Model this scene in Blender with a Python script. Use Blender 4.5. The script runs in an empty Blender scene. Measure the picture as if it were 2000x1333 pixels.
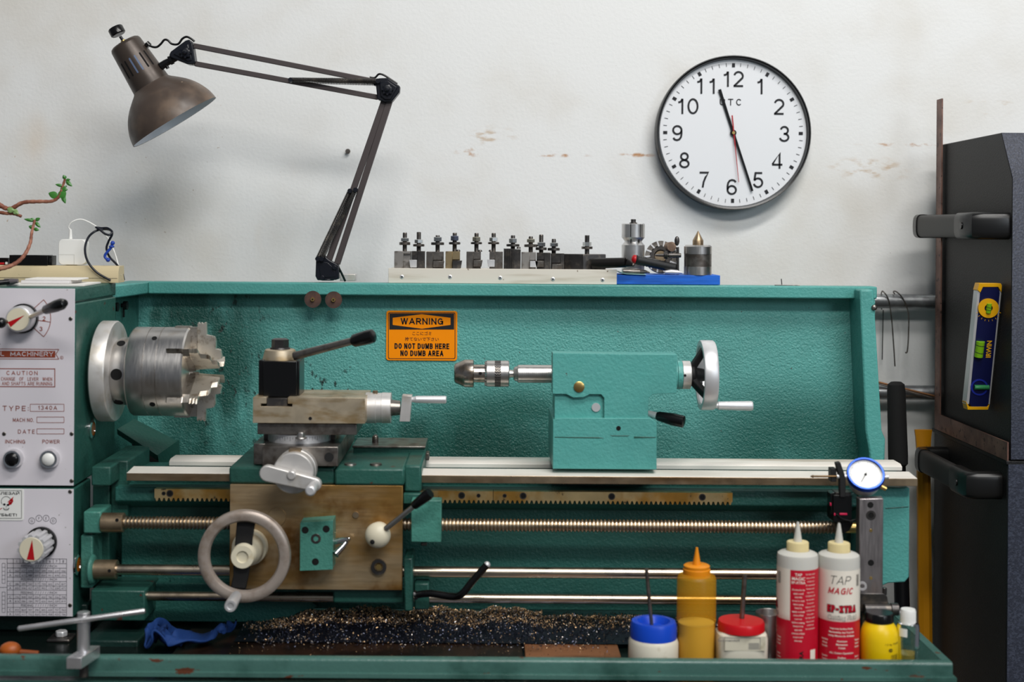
import bpy, bmesh, math, random
from math import pi, sin, cos, radians, atan2, sqrt
from mathutils import Vector as V, Matrix
random.seed(7)
scn = bpy.context.scene
COL = scn.collection

# ------------------------------------------------------------------ camera
F = 2700.0; CX, CY = 955.0, 450.0; H = 1.45; ROLL = radians(0.4)
cam = bpy.data.cameras.new('camera'); camo = bpy.data.objects.new('camera', cam); COL.objects.link(camo)
cam.sensor_width = 36; cam.lens = F / 2000 * 36
cam.shift_x = (1000 - CX) / 2000; cam.shift_y = -(666.5 - CY) / 2000
camo.matrix_world = Matrix.Translation((0, 0, H)) @ Matrix.Rotation(-ROLL, 4, 'Y') @ Matrix.Rotation(pi / 2, 4, 'X')
cam.dof.use_dof = True; cam.dof.focus_distance = 2.80; cam.dof.aperture_fstop = 3.2
cam.clip_start = 0.05
scn.camera = camo

# ------------------------------------------------------------------ world, lights, exposure
scn.view_settings.view_transform = 'Standard'; scn.view_settings.look = 'None'
scn.view_settings.gamma = 1; scn.view_settings.use_curve_mapping = False
scn.view_settings.exposure = -0.04
w = bpy.data.worlds.new('world'); scn.world = w; w.use_nodes = True
w.node_tree.nodes['Background'].inputs[0].default_value = (0.80, 0.88, 1.0, 1)
w.node_tree.nodes['Background'].inputs[1].default_value = 0.13

def area(name, loc, tgt, sx, sy, power, col):
    l = bpy.data.lights.new(name, 'AREA'); l.shape = 'RECTANGLE'; l.size = sx; l.size_y = sy
    l.energy = power; l.color = col
    o = bpy.data.objects.new(name, l); COL.objects.link(o); o.location = loc
    o.rotation_euler = (V(tgt) - V(loc)).to_track_quat('-Z', 'Y').to_euler()
    return o
area('ceiling_light_strip', (1.1, 0.9, 4.3), (0.3, 2.9, 1.1), 2.6, 0.35, 92, (1.0, 0.975, 0.94))
area('ceiling_light_strip', (0.9, -1.7, 4.5), (0.3, 2.9, 1.1), 3.0, 0.5, 128, (1.0, 0.98, 0.945))
area('window_light', (3.0, -1.6, 2.7), (0.2, 2.9, 1.1), 1.4, 1.2, 42, (0.84, 0.92, 1.0))

# ------------------------------------------------------------------ pixel -> world at a real distance
cR, sR = cos(ROLL), sin(ROLL)
def P(px, py, Y):
    u = px - CX; v = py - CY
    a = u * cR + v * sR; b = -u * sR + v * cR
    return V((a * Y / F, Y, H - b * Y / F))
def S(Y): return Y / F

# ------------------------------------------------------------------ materials
def nodes(mat):
    mat.use_nodes = True
    return mat.node_tree.nodes, mat.node_tree.links
def c4(c):
    if isinstance(c, str):
        c = c.lstrip('#'); c = tuple(int(c[i:i + 2], 16) / 255 for i in (0, 2, 4))
        c = tuple(x / 12.92 if x <= 0.04045 else ((x + 0.055) / 1.055) ** 2.4 for x in c)
    return (c[0], c[1], c[2], 1)
def M(name, col, rough=0.5, metal=0.0, bump=0.0, bs=200, layers=(), spec=0.5, coat=0, trans=0, ior=1.45, stretch=(1, 1, 1), det=3, emit=None, sss=0, world=False, rvar=0):
    """layers: (colour, noise scale, lo, hi, spots or None, stretch)  spots: (x,z,rx,rz) in world metres"""
    m = bpy.data.materials.new(name); N, L = nodes(m)
    b = N['Principled BSDF']
    b.inputs['Roughness'].default_value = rough; b.inputs['Metallic'].default_value = metal
    b.inputs['Specular IOR Level'].default_value = spec; b.inputs['Coat Weight'].default_value = coat
    b.inputs['Transmission Weight'].default_value = trans; b.inputs['IOR'].default_value = ior
    tc = N.new('ShaderNodeTexCoord'); geo = N.new('ShaderNodeNewGeometry')
    base = geo.outputs['Position'] if world else tc.outputs['Object']
    def noise(scale, st=(1, 1, 1), d=det, rg=0.55):
        mp = N.new('ShaderNodeMapping'); mp.inputs['Scale'].default_value = st
        L.new(base, mp.inputs['Vector'])
        n = N.new('ShaderNodeTexNoise'); n.inputs['Scale'].default_value = scale; n.inputs['Detail'].default_value = d
        n.inputs['Roughness'].default_value = rg
        L.new(mp.outputs[0], n.inputs['Vector']); return n.outputs[0]
    cur = None
    for (lc, ns, lo, hi, spots, st) in layers:
        r = N.new('ShaderNodeMapRange'); r.inputs['From Min'].default_value = lo; r.inputs['From Max'].default_value = hi
        r.interpolation_type = 'SMOOTHSTEP'
        L.new(noise(ns, st, 4), r.inputs['Value']); fac = r.outputs[0]
        if spots:
            tot = None
            for (sx, sz, rx, rz) in spots:
                sub = N.new('ShaderNodeVectorMath'); sub.operation = 'SUBTRACT'; sub.inputs[1].default_value = (sx, 0, sz)
                L.new(geo.outputs['Position'], sub.inputs[0])
                mul = N.new('ShaderNodeVectorMath'); mul.operation = 'MULTIPLY'; mul.inputs[1].default_value = (1 / rx, 0, 1 / rz)
                L.new(sub.outputs[0], mul.inputs[0])
                ln = N.new('ShaderNodeVectorMath'); ln.operation = 'LENGTH'; L.new(mul.outputs[0], ln.inputs[0])
                rr = N.new('ShaderNodeMapRange'); rr.inputs['From Min'].default_value = 1.0; rr.inputs['From Max'].default_value = 0.25
                rr.interpolation_type = 'SMOOTHSTEP'
                L.new(ln.outputs['Value'], rr.inputs['Value'])
                if tot is None: tot = rr.outputs[0]
                else:
                    ad = N.new('ShaderNodeMath'); ad.operation = 'MAXIMUM'; L.new(tot, ad.inputs[0]); L.new(rr.outputs[0], ad.inputs[1]); tot = ad.outputs[0]
            mm = N.new('ShaderNodeMath'); mm.operation = 'MULTIPLY'; L.new(fac, mm.inputs[0]); L.new(tot, mm.inputs[1]); fac = mm.outputs[0]
        mx = N.new('ShaderNodeMix'); mx.data_type = 'RGBA'
        L.new(fac, mx.inputs[0])
        if cur is None: mx.inputs[6].default_value = c4(col)
        else: L.new(cur, mx.inputs[6])
        mx.inputs[7].default_value = c4(lc); cur = mx.outputs[2]
    if cur is None: b.inputs['Base Color'].default_value = c4(col)
    else: L.new(cur, b.inputs['Base Color'])
    if rvar:
        r = N.new('ShaderNodeMapRange'); r.inputs['To Min'].default_value = max(0.02, rough - rvar); r.inputs['To Max'].default_value = min(1, rough + rvar)
        r.inputs['From Min'].default_value = 0.3; r.inputs['From Max'].default_value = 0.7
        L.new(noise(40, stretch), r.inputs['Value']); L.new(r.outputs[0], b.inputs['Roughness'])
    if bump:
        bp = N.new('ShaderNodeBump'); bp.inputs['Strength'].default_value = 1.0; bp.inputs['Distance'].default_value = bump
        L.new(noise(bs, stretch), bp.inputs['Height']); L.new(bp.outputs[0], b.inputs['Normal'])
    if sss:
        b.inputs['Subsurface Weight'].default_value = sss; b.inputs['Subsurface Radius'].default_value = (0.01, 0.008, 0.005)
    return m
def thin_glass(name, tint=(1, 1, 1), rough=0.02, gloss=1.0):
    m = bpy.data.materials.new(name); N, L = nodes(m); N.remove(N['Principled BSDF'])
    out = [n for n in N if n.type == 'OUTPUT_MATERIAL'][0]
    t = N.new('ShaderNodeBsdfTransparent'); t.inputs[0].default_value = (*tint, 1)
    g = N.new('ShaderNodeBsdfGlossy'); g.inputs['Roughness'].default_value = rough
    fr = N.new('ShaderNodeFresnel'); fr.inputs[0].default_value = 1.45
    mu = N.new('ShaderNodeMath'); mu.operation = 'MULTIPLY'; mu.inputs[1].default_value = gloss; L.new(fr.outputs[0], mu.inputs[0])
    mx = N.new('ShaderNodeMixShader'); L.new(mu.outputs[0], mx.inputs[0]); L.new(t.outputs[0], mx.inputs[1]); L.new(g.outputs[0], mx.inputs[2])
    L.new(mx.outputs[0], out.inputs[0]); return m

st1 = (1, 1, 1)
def ws(x, y, rx, ry, Y=3.2):
    p = P(x, y, Y); return (p.x, p.z, rx * S(Y), ry * S(Y))
m_wall = M('wall_paint', '#e6e7e6', 0.75, bump=0.0006, bs=120, world=True, layers=[
    ('#d9d6cf', 2.2, 0.45, 0.7, None, st1),
    ('#b08a5a', 55, 0.66, 0.72, [ws(-10, 240, 70, 330), ws(30, 420, 120, 90), ws(420, 170, 60, 110)], st1),
    ('#a58f78', 90, 0.70, 0.735, [ws(250, 350, 500, 330)], st1),
    ('#b98a60', 30, 0.50, 0.68, [ws(915, 295, 34, 18), ws(1095, 304, 70, 5), ws(1245, 303, 50, 6), ws(1780, 283, 130, 5)], (1, 1, 2)),
    ('#ddcab4', 4, 0.40, 0.75, [ws(590, 340, 30, 80), ws(640, 265, 45, 60), ws(520, 470, 30, 50), ws(20, 270, 90, 90)], (1, 1, .5)),
    ('#c9b7a2', 24, 0.50, 0.7, [ws(1935, 205, 60, 30), ws(1700, 330, 110, 30), ws(960, 265, 60, 25)], (1, 1, 3)),
    ('#6e5f55', 160, 0.735, 0.76, None, st1),
])
m_floor = M('concrete', '#4a4743', 0.8, bump=0.001, bs=40)
def green(name, bump, bs, base='#3c7a71', dirt_shade=(), ro=0.42):
    dk = '#' + ''.join('%02x' % int(int(base[i:i + 2], 16) * .86) for i in (1, 3, 5))
    return M(name, base, ro, bump=bump, bs=bs, det=2, world=True, layers=[
        (dk, 3, 0.4, 0.7, None, st1)] + list(dirt_shade), spec=0.5, rvar=0.08)
GD = 2.95
def gs(x, y, rx, ry, Y=2.95): return ws(x, y, rx, ry, Y)
m_guard = green('rough_hammered_green_paint', 0.0026, 250, '#5fa9a2', dirt_shade=[
    ('#2a665d', 5, 0.12, 0.50, [gs(900, 905, 900, 150), gs(1560, 880, 300, 190), gs(1000, 830, 260, 110)], st1),  # lower guard darkened: fall-off of light painted into the colour
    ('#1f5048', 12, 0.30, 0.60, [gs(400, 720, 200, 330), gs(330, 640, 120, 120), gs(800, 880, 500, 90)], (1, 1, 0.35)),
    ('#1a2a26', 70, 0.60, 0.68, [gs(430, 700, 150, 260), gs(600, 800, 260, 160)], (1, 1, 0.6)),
    ('#4a2c22', 110, 0.725, 0.75, None, st1)])
m_green = green('green_machine_paint', 0.0008, 160, '#28594f', dirt_shade=[('#4e2f27', 28, 0.70, 0.715, None, st1), ('#16332d', 9, 0.58, 0.8, None, st1)])
m_greend = green('dark_green_paint', 0.0008, 160, '#16332e')  # darker green for the headstock base and a lower bracket
m_oilfloor = M('oily_black_tray_floor', '#0b1412', 0.28, bump=.0004, bs=60)
m_way = M('bright_ground_way', (.88, .83, .76), .45, .2, world=True, rvar=.05, layers=[((.55, .47, .38), 10, .5, .75, None, (.2, 1, 1))])
m_greenb = green('green_bed_paint', 0.0016, 190, '#2d655d', dirt_shade=[('#123029', 6, 0.5, 0.75, [gs(330, 1080, 420, 220, 2.5), gs(300, 900, 260, 120, 2.5)], st1)])  # darker green over the left end of the bed
m_greenl = green('light_green_machine_paint', 0.0010, 190, '#56a39c', dirt_shade=[('#4e2f27', 40, 0.74, 0.755, None, st1)])
m_greent = green('green_tray_paint', 0.0005, 120, '#486f67', dirt_shade=[('#5a3626', 22, 0.66, 0.69, None, (1, 1, 3)), ('#24473f', 8, 0.5, 0.75, None, st1)], ro=.27)
m_greenm = green('mid_green_machine_paint', 0.0010, 190, '#4a8a7c', dirt_shade=[('#2b5c50', 18, .5, .75, None, st1)])
m_wheel = M('worn_cast_wheel', '#a99d94', .38, .35, rvar=.06, layers=[('#8a7a6c', 26, .45, .7, None, st1)])
m_steel = M('brushed_steel', (0.60, 0.58, 0.56), 0.33, 1, stretch=(8, 1, 1), rvar=0.05, layers=[((0.50, 0.46, 0.42), 20, 0.5, 0.7, None, st1)])
m_chrome = M('chrome', (0.78, 0.78, 0.78), 0.12, 1)
m_dsteel = M('dark_oxide_steel', (0.085, 0.080, 0.078), 0.38, 0.85, rvar=0.1, layers=[((0.16, 0.14, 0.12), 60, 0.5, 0.7, None, st1)])
m_gsteel = M('grey_worn_steel', (0.24, 0.22, 0.20), 0.38, 0.9, rvar=0.1, layers=[((0.13, 0.11, 0.095), 45, 0.42, 0.65, None, st1)])
m_bsteel = M('brown_oiled_steel', (0.38, 0.29, 0.19), 0.34, 0.85, rvar=0.1, world=True, layers=[((0.20, 0.12, 0.055), 9, 0.42, 0.7, None, (0.5, 1, 2))])
m_apron = M('oily_bronze_plate', (0.50, 0.37, 0.22), 0.40, 0.7, world=True, rvar=0.1, stretch=(0.4, 1, 5), bump=0.0001, bs=60, layers=[((0.34, 0.19, 0.055), 7, 0.36, 0.60, None, (0.6, 1, 1.6)), ((0.20, 0.09, 0.02), 12, 0.50, 0.70, None, st1)])
m_tan = M('tan_oiled_steel', (0.56, 0.47, 0.34), 0.42, 0.7, rvar=0.1, layers=[((0.38, 0.27, 0.14), 18, 0.45, 0.7, None, (1, 1, 3)), ((0.16, 0.12, 0.08), 60, 0.68, 0.75, None, st1)])
m_rack = M('yellowed_rack_steel', (0.58, 0.44, 0.22), 0.36, 0.7, rvar=0.1, layers=[((0.45, 0.24, 0.05), 14, 0.42, 0.62, None, st1), ((0.10, 0.07, 0.04), 60, 0.64, 0.72, None, st1)])
m_alu = M('cast_aluminium', (0.64, 0.62, 0.60), 0.42, 0.55, rvar=0.08, layers=[((0.52, 0.48, 0.42), 30, 0.48, 0.72, None, st1)])
m_alub = M('satin_aluminium', (0.70, 0.70, 0.71), 0.40, 0.55, rvar=0.05)
m_plate = M('brushed_aluminium_panel', '#d6d1d7', 0.48, 0.0, rvar=0.05, stretch=(1, 1, 30), world=True, layers=[('#a58f6c', 7, 0.55, 0.8, [ws(70, 1200, 160, 40, 2.42), ws(50, 655, 60, 30, 2.42), ws(5, 1080, 60, 60, 2.42)], st1), ('#8f8a86', 120, 0.70, 0.74, None, st1)])
m_black = M('black_plastic', '#0c0c0d', 0.25, spec=0.5)
m_blackm = M('matt_black', '#131314', 0.6)
m_cream = M('cream_enamel', '#d8d0b8', 0.4, layers=[('#b39a62', 30, 0.6, 0.8, None, st1)])
m_red = M('red_paint', '#b0101a', 0.4)
m_brownink = M('brown_ink', '#8a3a22', 0.6)
m_pinkink = M('faded_red_ink', '#a05a4c', 0.6)
m_ink = M('black_ink', '#15151a', 0.6)
m_greyink = M('grey_ink', '#55535c', 0.6)
m_white = M('white_plastic', '#e8e8e4', 0.35)
m_brass = M('brass', (0.70, 0.48, 0.17), 0.3, 1)
m_hole = M('black_recess', '#040404', 0.9)
m_beige = M('aged_beige_plastic', '#cbbb96', 0.5, layers=[('#7c6c50', 60, 0.66, 0.72, None, st1)])
m_paper = M('paper', '#e6e3dd', 0.8)
# ------------------------------------------------------------------ mesh builder
_tc = {}
def text_geo(body, bold=0.0):
    key = (body, bold)
    if key in _tc: return _tc[key]
    cu = bpy.data.curves.new('t', 'FONT'); cu.body = body; cu.size = 1; cu.resolution_u = 3; cu.offset = bold
    ob = bpy.data.objects.new('t', cu); COL.objects.link(ob)
    bpy.context.view_layer.update()
    me = bpy.data.meshes.new_from_object(ob)
    vs = [(v.co.x, v.co.y) for v in me.vertices]; fs = [tuple(p.vertices) for p in me.polygons]
    bpy.data.objects.remove(ob); bpy.data.curves.remove(cu); bpy.data.meshes.remove(me)
    _tc[key] = (vs, fs); return _tc[key]

def frame(axis):
    a = V(axis).normalized()
    r = V((0, 0, 1)) if abs(a.z) < 0.95 else V((0, 1, 0))
    u = a.cross(r).normalized(); v = u.cross(a).normalized()
    return a, u, v

class MB:
    def __init__(s, mat=None):
        s.bm = bmesh.new(); s.mats = []; s.k = 0
        if mat: s.m(mat)
    def m(s, mat):
        if mat not in s.mats: s.mats.append(mat)
        s.k = s.mats.index(mat); return s
    def face(s, vs, smooth=True):
        try: f = s.bm.faces.new(vs)
        except ValueError: return None
        f.material_index = s.k; f.smooth = smooth; return f
    def vert(s, p): return s.bm.verts.new(p)
    def box(s, a, b, rot=None, about=None):
        x0, y0, z0 = a; x1, y1, z1 = b
        co = [V((x, y, z)) for z in (z0, z1) for (x, y) in ((x0, y0), (x1, y0), (x1, y1), (x0, y1))]
        if rot is not None:
            c = V(about) if about is not None else (V(a) + V(b)) / 2
            co = [c + rot @ (p - c) for p in co]
        v = [s.vert(p) for p in co]
        for q in ((3, 2, 1, 0), (4, 5, 6, 7), (0, 1, 5, 4), (1, 2, 6, 5), (2, 3, 7, 6), (3, 0, 4, 7)): s.face([v[i] for i in q])
        return s
    def pbox(s, x0, y0, x1, y1, Ya, Yb, rot=None):
        c = P((x0 + x1) / 2, (y0 + y1) / 2, Ya); w = (x1 - x0) * S(Ya) / 2; h = (y1 - y0) * S(Ya) / 2
        return s.box((c.x - w, Ya, c.z - h), (c.x + w, Yb, c.z + h), rot)
    def prism(s, pts, d):
        pts = [V(p) for p in pts]; d = V(d)
        nrm = V((0, 0, 0))
        for i in range(len(pts)): nrm += pts[i].cross(pts[(i + 1) % len(pts)])
        if nrm.dot(d) > 0: pts = pts[::-1]
        a = [s.vert(p) for p in pts]; b = [s.vert(p + d) for p in pts]
        s.face(a); s.face(b[::-1])
        n = len(pts)
        for i in range(n): s.face([a[(i + 1) % n], a[i], b[i], b[(i + 1) % n]])
        return s
    def pprism(s, px, Ya, Yb):
        cx = sum(p[0] for p in px) / len(px); cy = sum(p[1] for p in px) / len(px); c = P(cx, cy, Ya); k = S(Ya)
        return s.prism([V((c.x + (x - cx) * k, Ya, c.z - (y - cy) * k)) for x, y in px], (0, Yb - Ya, 0))
    def rev(s, p0, axis, prof, seg=32, ph=0.0):
        a, u, v = frame(axis); p0 = V(p0); rings = []
        for t, r in prof:
            c = p0 + a * t
            if r <= 1e-6: rings.append([s.vert(c)])
            else: rings.append([s.vert(c + (u * cos(ph + 2 * pi * i / seg) + v * sin(ph + 2 * pi * i / seg)) * r) for i in range(seg)])
        for A, B in zip(rings, rings[1:]):
            if len(A) == 1 and len(B) == 1: continue
            for i in range(seg):
                j = (i + 1) % seg
                if len(A) == 1: s.face([A[0], B[j], B[i]])
                elif len(B) == 1: s.face([A[i], A[j], B[0]])
                else: s.face([A[i], A[j], B[j], B[i]])
        if len(rings[0]) > 1: s.face(rings[0][::-1])
        if len(rings[-1]) > 1: s.face(rings[-1])
        return s
    def cyl(s, p0, p1, r, r1=None, seg=28, ph=0.0):
        d = V(p1) - V(p0); L = d.length
        return s.rev(p0, d, [(0, r), (L, r if r1 is None else r1)], seg, ph)
    def ring(s, p0, axis, L, ro, ri, seg=40):
        a, u, v = frame(axis); p0 = V(p0); R = []
        for t, r in ((0, ri), (0, ro), (L, ro), (L, ri)):
            R.append([s.vert(p0 + a * t + (u * cos(2 * pi * i / seg) + v * sin(2 * pi * i / seg)) * r) for i in range(seg)])
        for k in range(4):
            A, B = R[k], R[(k + 1) % 4]
            for i in range(seg): j = (i + 1) % seg; s.face([A[i], A[j], B[j], B[i]])
        return s
    def tube(s, pts, r, seg=8, closed=False):
        pts = [V(p) for p in pts]; n = len(pts); rs = r if isinstance(r, (list, tuple)) else [r] * n
        up = None; rings = []
        for i, p in enumerate(pts):
            if closed: t = pts[(i + 1) % n] - pts[i - 1]
            else: t = pts[min(i + 1, n - 1)] - pts[max(i - 1, 0)]
            t.normalize()
            if up is None: _, u, v = frame(t)
            else:
                u = (up - t * up.dot(t)).normalized(); v = u.cross(t).normalized() * -1
                v = t.cross(u)
            up = u; v = t.cross(u)
            rings.append([s.vert(p + (u * cos(2 * pi * k / seg) + v * sin(2 * pi * k / seg)) * rs[i]) for k in range(seg)])
        rr = list(zip(rings, rings[1:])) + ([(rings[-1], rings[0])] if closed else [])
        for A, B in rr:
            for k in range(seg): j = (k + 1) % seg; s.face([A[k], A[j], B[j], B[k]])
        if not closed: s.face(rings[0][::-1]); s.face(rings[-1])
        return s
    def sph(s, c, r, sc=(1, 1, 1), seg=20, rot=None):
        c = V(c); prof = []
        n = seg // 2; rings = []
        for i in range(n + 1):
            th = pi * i / n; z = cos(th); rr = sin(th)
            row = []
            for k in range(1 if i in (0, n) else seg):
                q = V((rr * cos(2 * pi * k / seg) * r * sc[0], rr * sin(2 * pi * k / seg) * r * sc[1], z * r * sc[2]))
                if rot is not None: q = rot @ q
                row.append(s.vert(c + q))
            rings.append(row)
        for A, B in zip(rings, rings[1:]):
            for i in range(seg):
                j = (i + 1) % seg
                if len(A) == 1: s.face([A[0], B[i], B[j]])
                elif len(B) == 1: s.face([A[j], A[i], B[0]])
                else: s.face([A[i], B[i], B[j], A[j]])
        return s
    def hexn(s, p0, p1, r): return s.cyl(p0, p1, r, seg=6, ph=radians(0))
    def _txt(s, body, size, al, sx, bold, fn, width=None):
        vs, fs = text_geo(body, bold)
        if not vs: return
        xs = [v[0] for v in vs]; ys = [v[1] for v in vs]
        lo, hi = min(xs), max(xs)
        if width: sx = width / ((hi - lo) * size)
        off = {'l': lo, 'c': (lo + hi) / 2, 'r': hi}[al]
        bv = [s.vert(fn((x - off) * size * sx, y * size)) for x, y in vs]
        for f in fs:
            s.face([bv[i] for i in f], False)
    def text(s, body, px, py, Y, cap, al='c', sx=1.0, bold=0.0, rot=0.0, width=None):
        """flat lettering facing the viewer; (px,py) = baseline point, cap = capital height in px at distance Y"""
        size = cap / 0.727; o = P(px, py, Y); k = S(Y); c_, s_ = cos(rot), sin(rot)
        s._txt(body, size, al, sx, bold, lambda x, y: V((o.x + (x * c_ - y * s_) * k, Y, o.z + (x * s_ + y * c_) * k)), width)
        return s
    def ctext(s, body, cx, cy, R, ang, z, cap, al='c', sx=1.0, bold=0.0, up=False, width=None):
        """lettering wrapped round a vertical cylinder; ang=0 faces -Y; sizes in metres"""
        size = cap / 0.727
        def fn(x, y):
            if up: x, y = -y, x
            t = ang + x / R
            return V((cx + R * sin(t), cy - R * cos(t), z + y))
        s._txt(body, size, al, sx, bold, fn, width); return s
    def cpatch(s, cx, cy, R, a0, a1, z0, z1, n=24):
        A = [s.vert((cx + R * sin(a0 + (a1 - a0) * i / n), cy - R * cos(a0 + (a1 - a0) * i / n), z0)) for i in range(n + 1)]
        B = [s.vert((cx + R * sin(a0 + (a1 - a0) * i / n), cy - R * cos(a0 + (a1 - a0) * i / n), z1)) for i in range(n + 1)]
        for i in range(n): s.face([A[i], A[i + 1], B[i + 1], B[i]])
        return s
    def line(s, x0, y0, x1, y1, Y, w):
        """printed line on a surface facing the viewer, pixel coordinates"""
        a = P(x0, y0, Y); b = P(x1, y1, Y); d = (b - a).normalized(); n = V((-d.z, 0, d.x)) * w * S(Y) / 2
        s.face([s.vert(a - n), s.vert(b - n), s.vert(b + n), s.vert(a + n)], False); return s
    def poly(s, pts, Y):
        s.face([s.vert(P(x, y, Y)) for x, y in pts], False); return s
    def arc(s, cx, cy, r, a0, a1, Y, w, n=16):
        for i in range(n):
            t0 = a0 + (a1 - a0) * i / n; t1 = a0 + (a1 - a0) * (i + 1) / n
            s.line(cx + r * cos(t0), cy - r * sin(t0), cx + r * cos(t1), cy - r * sin(t1), Y, w)
        return s
    def disc(s, cx, cy, r, Y, n=24):
        s.poly([(cx + r * cos(2 * pi * i / n), cy + r * sin(2 * pi * i / n)) for i in range(n)], Y); return s

LOC = {}
def obj(name, mb, parent=None, bevel=0.0, seg=2, ang=38, flat=False, origin=None, fix=True):
    bm = mb.bm
    if fix: bmesh.ops.recalc_face_normals(bm, faces=bm.faces) if not flat else None
    co = [v.co for v in bm.verts]
    lo = V((min(c.x for c in co), min(c.y for c in co), min(c.z for c in co))); hi = V((max(c.x for c in co), max(c.y for c in co), max(c.z for c in co)))
    o0 = V(origin) if origin is not None else V(((lo.x + hi.x) / 2, (lo.y + hi.y) / 2, lo.z))
    bmesh.ops.translate(bm, verts=bm.verts, vec=-o0)
    th = radians(ang)
    for e in bm.edges:
        if len(e.link_faces) == 2 and e.calc_face_angle(0) > th: e.smooth = False
    me = bpy.data.meshes.new(name); bm.to_mesh(me); bm.free()
    for mt in mb.mats: me.materials.append(mt)
    o = bpy.data.objects.new(name, me); COL.objects.link(o)
    o.location = o0 - (LOC[parent.name] if parent else V((0, 0, 0)))
    if parent: o.parent = parent
    LOC[o.name] = o0
    if bevel:
        b = o.modifiers.new('bevel', 'BEVEL'); b.width = bevel; b.segments = seg; b.limit_method = 'ANGLE'; b.angle_limit = radians(35); b.harden_normals = False
    return o
def tag(o, label=None, cat=None, group=None, kind=None):
    if label: o['label'] = label
    if cat: o['category'] = cat
    if group: o['group'] = group
    if kind: o['kind'] = kind
    return o
def thing(name, label, cat, loc, group=None):
    o = bpy.data.objects.new(name, None); COL.objects.link(o); o.location = loc; o.empty_display_size = 0.02
    LOC[o.name] = V(loc); return tag(o, label, cat, group)
def smooth_path(pts, n=8):
    pts = [V(p) for p in pts]; out = []
    for i in range(len(pts) - 1):
        p0 = pts[max(i - 1, 0)]; p1 = pts[i]; p2 = pts[i + 1]; p3 = pts[min(i + 2, len(pts) - 1)]
        for k in range(n):
            t = k / n
            out.append(0.5 * ((2 * p1) + (p2 - p0) * t + (2 * p0 - 5 * p1 + 4 * p2 - p3) * t * t + (3 * p1 - p0 - 3 * p2 + p3) * t ** 3))
    out.append(pts[-1]); return out
def pp(pts, Y): return [P(p[0], p[1], p[2] if len(p) > 2 else Y) for p in pts]
def xcyl(mb, xa, xb, yc, Y, prof, seg=36):
    """turned shape along X: prof in px (x, r) at distance Y, height taken from (xm, yc)"""
    c = P((xa + xb) / 2, yc, Y); k = S(Y)
    mb.rev((c.x + (xa - (xa + xb) / 2) * k, Y, c.z), (1, 0, 0), [((x - xa) * k, r * k) for x, r in prof], seg); return c
def ycyl(mb, px, py, Ya, Yb, r, r1=None, seg=28):
    """cylinder pointing at the viewer; r in px at Ya (near end)"""
    c = P(px, py, Ya); k = S(Ya)
    mb.cyl((c.x, Yb, c.z), (c.x, Ya, c.z), (r1 if r1 is not None else r) * k, r * k, seg); return c
def screw(mb, px, py, Y, r, mat, slot=True):
    mb.m(mat); c = P(px, py, Y); k = S(Y) * r
    mb.rev((c.x, Y + 0.001, c.z), (0, -1, 0), [(0, k), (0.0015, k), (0.0022, k * 0.7), (0.0022, 0)], 14)
    if slot:
        mb.m(m_hole)
        for a in (0.5, 0.5 + pi / 2):
            mb.line(px - cos(a) * r * .6, py - sin(a) * r * .6, px + cos(a) * r * .6, py + sin(a) * r * .6, Y - 0.0016, r * .28)
    return mb

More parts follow.
